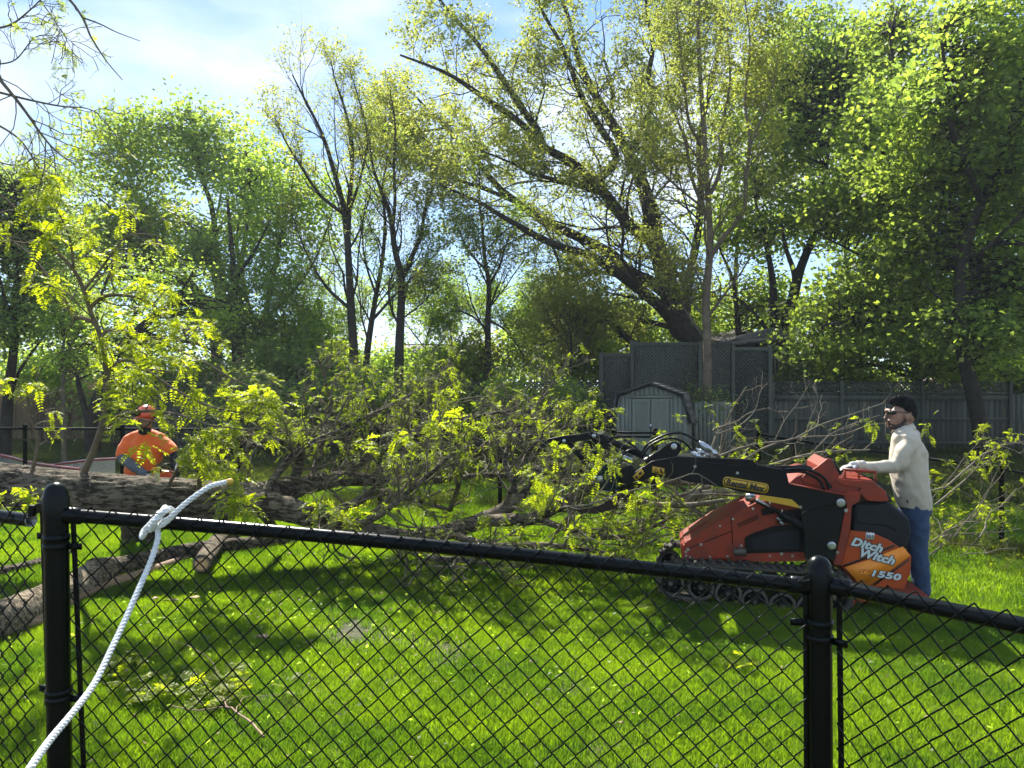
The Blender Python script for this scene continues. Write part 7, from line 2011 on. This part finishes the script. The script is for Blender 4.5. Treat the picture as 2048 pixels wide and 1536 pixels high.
sc = [([R_(290, 868), R_(288, 890), R_(284, 930), R_(282, 950, .03), R_(280, 966, .04)], [.08, .15, .155, .150, .16]), ([R_(258, 884), R_(290, 873), R_(322, 882)], [.078, .095, .078]),
      ([R_(264, 884), R_(252, 896, -.03), R_(246, 908, -.06)], [.090, .084, .080]), ([R_(316, 882), R_(330, 890, -.03), R_(341, 900, -.06)], [.090, .084, .078]), ([R_(290, 866), R_(262, 880)], [.06, .085]), ([R_(290, 866), R_(318, 879)], [.06, .085])]
el = [(R_(270, 900), (.14, .12, .20)), (R_(304, 900), (.14, .12, .20)), (R_(268, 945), (.11, .11, .16)), (R_(296, 945), (.11, .11, .16))]
put('shirt', blend_mesh('shirt', sc, el, .011, 14), M['orange_shirt'], om, lambda V: cloth(V, .007, 5) + .004)
put('sleeve', blend_mesh('sleeve', [([R_(247, 905, -.05), R_(247, 917, -.10), R_(270, 935, -.24), R_(292, 951, -.35)], [.066, .064, .056, .046])], [], .008, 2), M['grey_sleeve'], om, wrinkle(.004, 40, .7))
put('sleeve', blend_mesh('sleeve', [([R_(340, 898, -.05), R_(349, 916, -.10), R_(352, 948, -.33)], [.062, .058, .044])], [], .008, 2), M['mplastic'], om)
for w_, sd, dr in ((wrR, 1, (.7, -.5, -.4)), (wrL, -1, (-.3, -.7, -.4))):
    ch, el = hand(w_, dr, .5, sd, 1.05); ch.append(([w_ + np.array((0, .03, .02)), w_], [.036, .034]))
    put('glove', blend_mesh('glove', ch, el, .005, 1), M['glove'] if sd > 0 else M['mplastic'], om)
put('trousers', blend_mesh('trousers', [([R_(280, 962, .05), R_(280, 975, .05)], [.14, .145])] + [([R_(280 + sd * 14, 970, .05), R_(278 + sd * 19, 1025, -.02), R_(276 + sd * 20, 1076, .05)], [.115, .09, .08]) for sd in (-1, 1)], [], .014, 2), M['trouser'], om, wrinkle(.006, 25, .6, 4))
for sd in (-1, 1): put('boot', blend_mesh('boot', [([R_(276 + sd * 20, 1080, .05), R_(276 + sd * 21, 1086, -.04), R_(276 + sd * 22, 1088, -.16)], [.055, .048, .04])], [], .008, 1), M['boot'], om)
# neck gaiter, hair, helmet with ear muffs
put('hair', keep_part(blend_mesh('hair', [], [(H2(0, -2, .02), (.080, .085, .098))], .007, 1), lambda c: c.y > hc2[1] + .02), M['hair'], om)
hl = keep_part(blend_mesh('helmet', [], [(H2(0, -6, .01), (.112, .135, .125)), (H2(0, -20, .03), (.03, .10, .03))], .007, 2), lambda c: c.z > hc2[2] + .005)
ho = put('helmet', hl, M['helmet'], om); md = ho.modifiers.new('s', 'SOLIDIFY'); md.thickness = .005
gg = Geo()
rim = np.array([H2(0, 0, .01) + np.array((math.cos(a_) * .116, math.sin(a_) * .139 - .0, .002 - .018 * max(0, -math.sin(a_)))) for a_ in np.linspace(0, 2 * math.pi, 40)])
gg.tube(rim, .006, 8); 
gg.prism([H2(0, 0, .01) + np.array((math.cos(a_) * .10, -.10 + math.sin(a_) * .10, -.004 - .012)) for a_ in np.linspace(math.pi, 2 * math.pi, 12)], (0, 0, .008)); gg.build('helmet_brim', M['helmet'], om, smooth=False)
gg = Geo(); gg.lathe([(0, -.002), (.022, -.002), (.024, 0), (.024, .004)], H2(5, -20, -.055), (.1, -.55, .8), 16); gg.build('helmet_badge', M['helmet_white'], om)
for sd, px in ((-1, -8), (1, 20)):
    cup = Geo(); c = H2(-17 if sd < 0 else 19, 3, -.01)
    cup.lathe([(0, -.035), (.026, -.034), (.036, -.02), (.038, .0), (.030, .012), (0, .014)], c, (-sd * -1, -.35, 0), 18); cup.build('ear_muff', M['mplastic'], om, smooth=True)
gg = Geo(); gg.lathe([(0, -.03), (.03, -.03), (.04, -.015), (.04, .0), (0, .005)], H2(-8, -10, -.125), (0, .9, -.2), 18); gg.build('ear_muff', M['mplastic'], om, smooth=True)
gg = Geo(); th_ = np.linspace(-.8, 3.94, 16)
gg.tube([H2(0, 6, -.03) + np.array((math.cos(a_) * .02, 0, 0)) for a_ in (0, 1)], .004, 6)
gg.tube([H2(-14, 4, -.03), H2(-8, 15, -.06), H2(0, 20, -.07), H2(8, 15, -.06), H2(15, 4, -.03)], .006, 8); gg.build('chin_strap', M['mplastic'], om, smooth=True)
put('neck_gaiter', blend_mesh('gaiter', [([R_(290, 858, -.05), R_(290, 870, -.01)], [.072, .082])], [], .008, 1), M['teal_dark'], om)

# chainsaw
cs = thing('chainsaw', 'red and white chainsaw held by the man in orange over the trunk', 'chainsaw', R_(325, 955, -.42))
c = R_(324, 953, -.42)
Geo().prism([c + np.array(q_) for q_ in ((-.10, 0, -.06), (.10, 0, -.06), (.12, 0, 0), (.09, 0, .06), (-.02, 0, .075), (-.10, 0, .03))], (0, .13, 0)).build('engine_housing', M['helmet'], cs, bevel=.012)
Geo().prism([c + np.array(q_) for q_ in ((-.09, -.006, -.05), (-.02, -.006, -.05), (-.03, -.006, .05), (-.09, -.006, .03))], (0, .01, 0)).build('side_cover', M['helmet_white'], cs, bevel=.003)
Geo().prism([c + np.array(q_) for q_ in ((.10, .05, -.045), (.50, .05, -.13), (.53, .05, -.115), (.52, .05, -.09), (.11, .05, .0))], (0, .006, 0)).build('guide_bar', M['steel'], cs)
q, rr = resample(np.array([c + np.array(z_) for z_ in ((-.02, .0, .05), (.02, -.03, .12), (.05, .05, .14), (.05, .14, .10), (.04, .15, .0))]), .010, 24)
Geo().tube(q, rr, 10).build('front_handle', M['mplastic'], cs, smooth=True)
q, rr = resample(np.array([c + np.array(z_) for z_ in ((-.08, .06, .04), (-.16, .06, .05), (-.22, .06, .0), (-.18, .06, -.05), (-.10, .06, -.05))]), .013, 24)
Geo().tube(q, rr, 10).build('rear_handle', M['mplastic'], cs, smooth=True)

# ------------------------------------------------------------ rope on the near fence
rp_ = thing('rope', 'white twisted rope knotted over the fence rail, one end running down to the lower left', 'rope', P(320, 1040, 2.3))
def twisted(pts, R, name='strand', turns=55, seg=9.0):
    """three strands laid helically around the centre line"""
    pts = np.asarray(pts); L = np.linalg.norm(np.diff(pts, axis=0), axis=1).sum()
    n = int(L / .0028) + 30
    q, _ = resample(pts, 0, n)
    d = np.concatenate([[0], np.cumsum(np.linalg.norm(np.diff(q, axis=0), axis=1))])
    T = np.gradient(q, axis=0); T = unit(T)
    # parallel transport frame
    U = np.zeros_like(q); u0 = unit(np.cross(T[0], (0.1, 1, 0.2)))
    for i in range(n):
        u0 = unit(u0 - T[i] * (u0 @ T[i])); U[i] = u0
    Wv = np.cross(T, U)
    for k in range(3):
        a = d / (R * 5.2) * 2 * np.pi / 1.0 + k * 2 * np.pi / 3
        c = q + (np.cos(a)[:, None] * U + np.sin(a)[:, None] * Wv) * R * .52
        Geo().tube(c, np.full(n, R * .54), 9).build(name, M['rope'], rp_, smooth=True)
tail = [P(20, 1600, 1.42), P(62, 1534, 1.50), P(100, 1480, 1.62), P(150, 1420, 1.75), P(190, 1365, 1.87), P(222, 1300, 1.98), P(248, 1245, 2.07), P(270, 1195, 2.14), P(290, 1150, 2.2), P(306, 1110, 2.24), P(316, 1075, 2.27), P(314, 1058, 2.29), P(306, 1050, 2.30), P(296, 1052, 2.29), P(290, 1066, 2.29), P(284, 1074, 2.31), P(286, 1064, 2.335), P(296, 1052, 2.36), P(308, 1040, 2.385), P(318, 1026, 2.415), P(330, 1020, 2.44)]
twisted(tail, .0080)
over = [P(333, 1050, 2.43), P(322, 1052, 2.40), P(306, 1056, 2.35), P(302, 1048, 2.30), P(312, 1036, 2.27), P(325, 1026, 2.26), P(338, 1018, 2.28), P(344, 1022, 2.30), P(344, 1032, 2.29), P(334, 1042, 2.27), P(322, 1050, 2.27), P(312, 1052, 2.29), P(316, 1044, 2.33), P(334, 1040, 2.32)]
twisted(over, .0088)
end = [P(318, 1050, 2.31), P(328, 1044, 2.28), P(340, 1036, 2.26), P(352, 1024, 2.26), P(372, 1006, 2.28), P(396, 988, 2.30), P(420, 973, 2.33), P(445, 966, 2.36), P(456, 964, 2.37)]
twisted(end, .0078)
wrap = [P(300, 1060, 2.29), P(308, 1046, 2.262), P(318, 1034, 2.26), P(326, 1022, 2.30), P(330, 1016, 2.37), P(330, 1018, 2.44)]
twisted(wrap, .0095)
Geo().lathe([(0, -.004), (.009, -.004), (.009, .004), (.0098, .006), (.0085, .014), (.005, .017), (0, .018)], P(455, 964, 2.37), unit(P(460, 963, 2.37) - P(445, 966, 2.37)), 16).build('rope_tip', M['rope_tip'], rp_, smooth=True)

# ------------------------------------------------------------ sagging net with red tape behind the far fence
nt_ = thing('barrier_net', 'low sagging red and white banded net behind the black fence at the left', 'net', P(120, 930, 13.5) * (1, 1, 0))
M['red_tape'] = mat('red_tape', (.50, .06, .06), .6, var=.2)
M['net_cord'] = mat('net_cord', (.50, .50, .46), .8)
def net(line, d, drop):
    top = np.array([P(a_, b_, d + c_) for a_, b_, c_ in line]); q, _ = resample(top, 0, 90)
    gg = Geo()
    for i in range(89): gg.beam(q[i], q[i + 1], .02, .045)
    gg.build('band', M['red_tape'], nt_)
    gg = Geo()
    for i in range(0, 89, 2): gg.box(q[i] + (0, -.012, .012), (.035, .01, .016))
    gg.build('white_loops', M['white_trim'], nt_, kind='stuff')
    gg = Geo()
    n = 34
    zb = drop
    for i in range(0, 88, 2):
        for k in range(6):
            a_, b_ = q[i] - (0, 0, zb * k / 6), q[i + 2 if i + 2 < 90 else 89] - (0, 0, zb * (k + 1) / 6)
            gg.tube([a_, b_], .004, 3, cap=False)
            a_, b_ = q[i] - (0, 0, zb * (k + 1) / 6), q[i + 2 if i + 2 < 90 else 89] - (0, 0, zb * k / 6)
            gg.tube([a_, b_], .004, 3, cap=False)
    gg.build('netting', M['net_cord'], nt_, kind='stuff')
net([(-120, 895, 0), (0, 910, 0), (50, 922, 0), (100, 931, 0), (160, 938, 0)], 13.5, .22)
net([(100, 930, .6), (130, 926, .6), (180, 920, .6), (232, 917, .6)], 13.5, .35)

# ------------------------------------------------------------ thin haze volume added to lift the dark tones
hz_m = bpy.data.materials.new('haze_lift'); hz_m.use_nodes = True
hn, hl_ = hz_m.node_tree.nodes, hz_m.node_tree.links
hn.clear(); ho_ = hn.new('ShaderNodeOutputMaterial'); pv = hn.new('ShaderNodeVolumePrincipled')
pv.inputs['Color'].default_value = (.82, .90, 1.0, 1); pv.inputs['Density'].default_value = 0.0006; pv.inputs['Anisotropy'].default_value = 0.2
hl_.new(pv.outputs['Volume'], ho_.inputs['Volume'])
tag(Geo().box((0, 250, 14.5), (900, 660, 33)).build('haze', hz_m), 'thin pale haze added over the whole garden to lift the dark tones', kind='stuff')
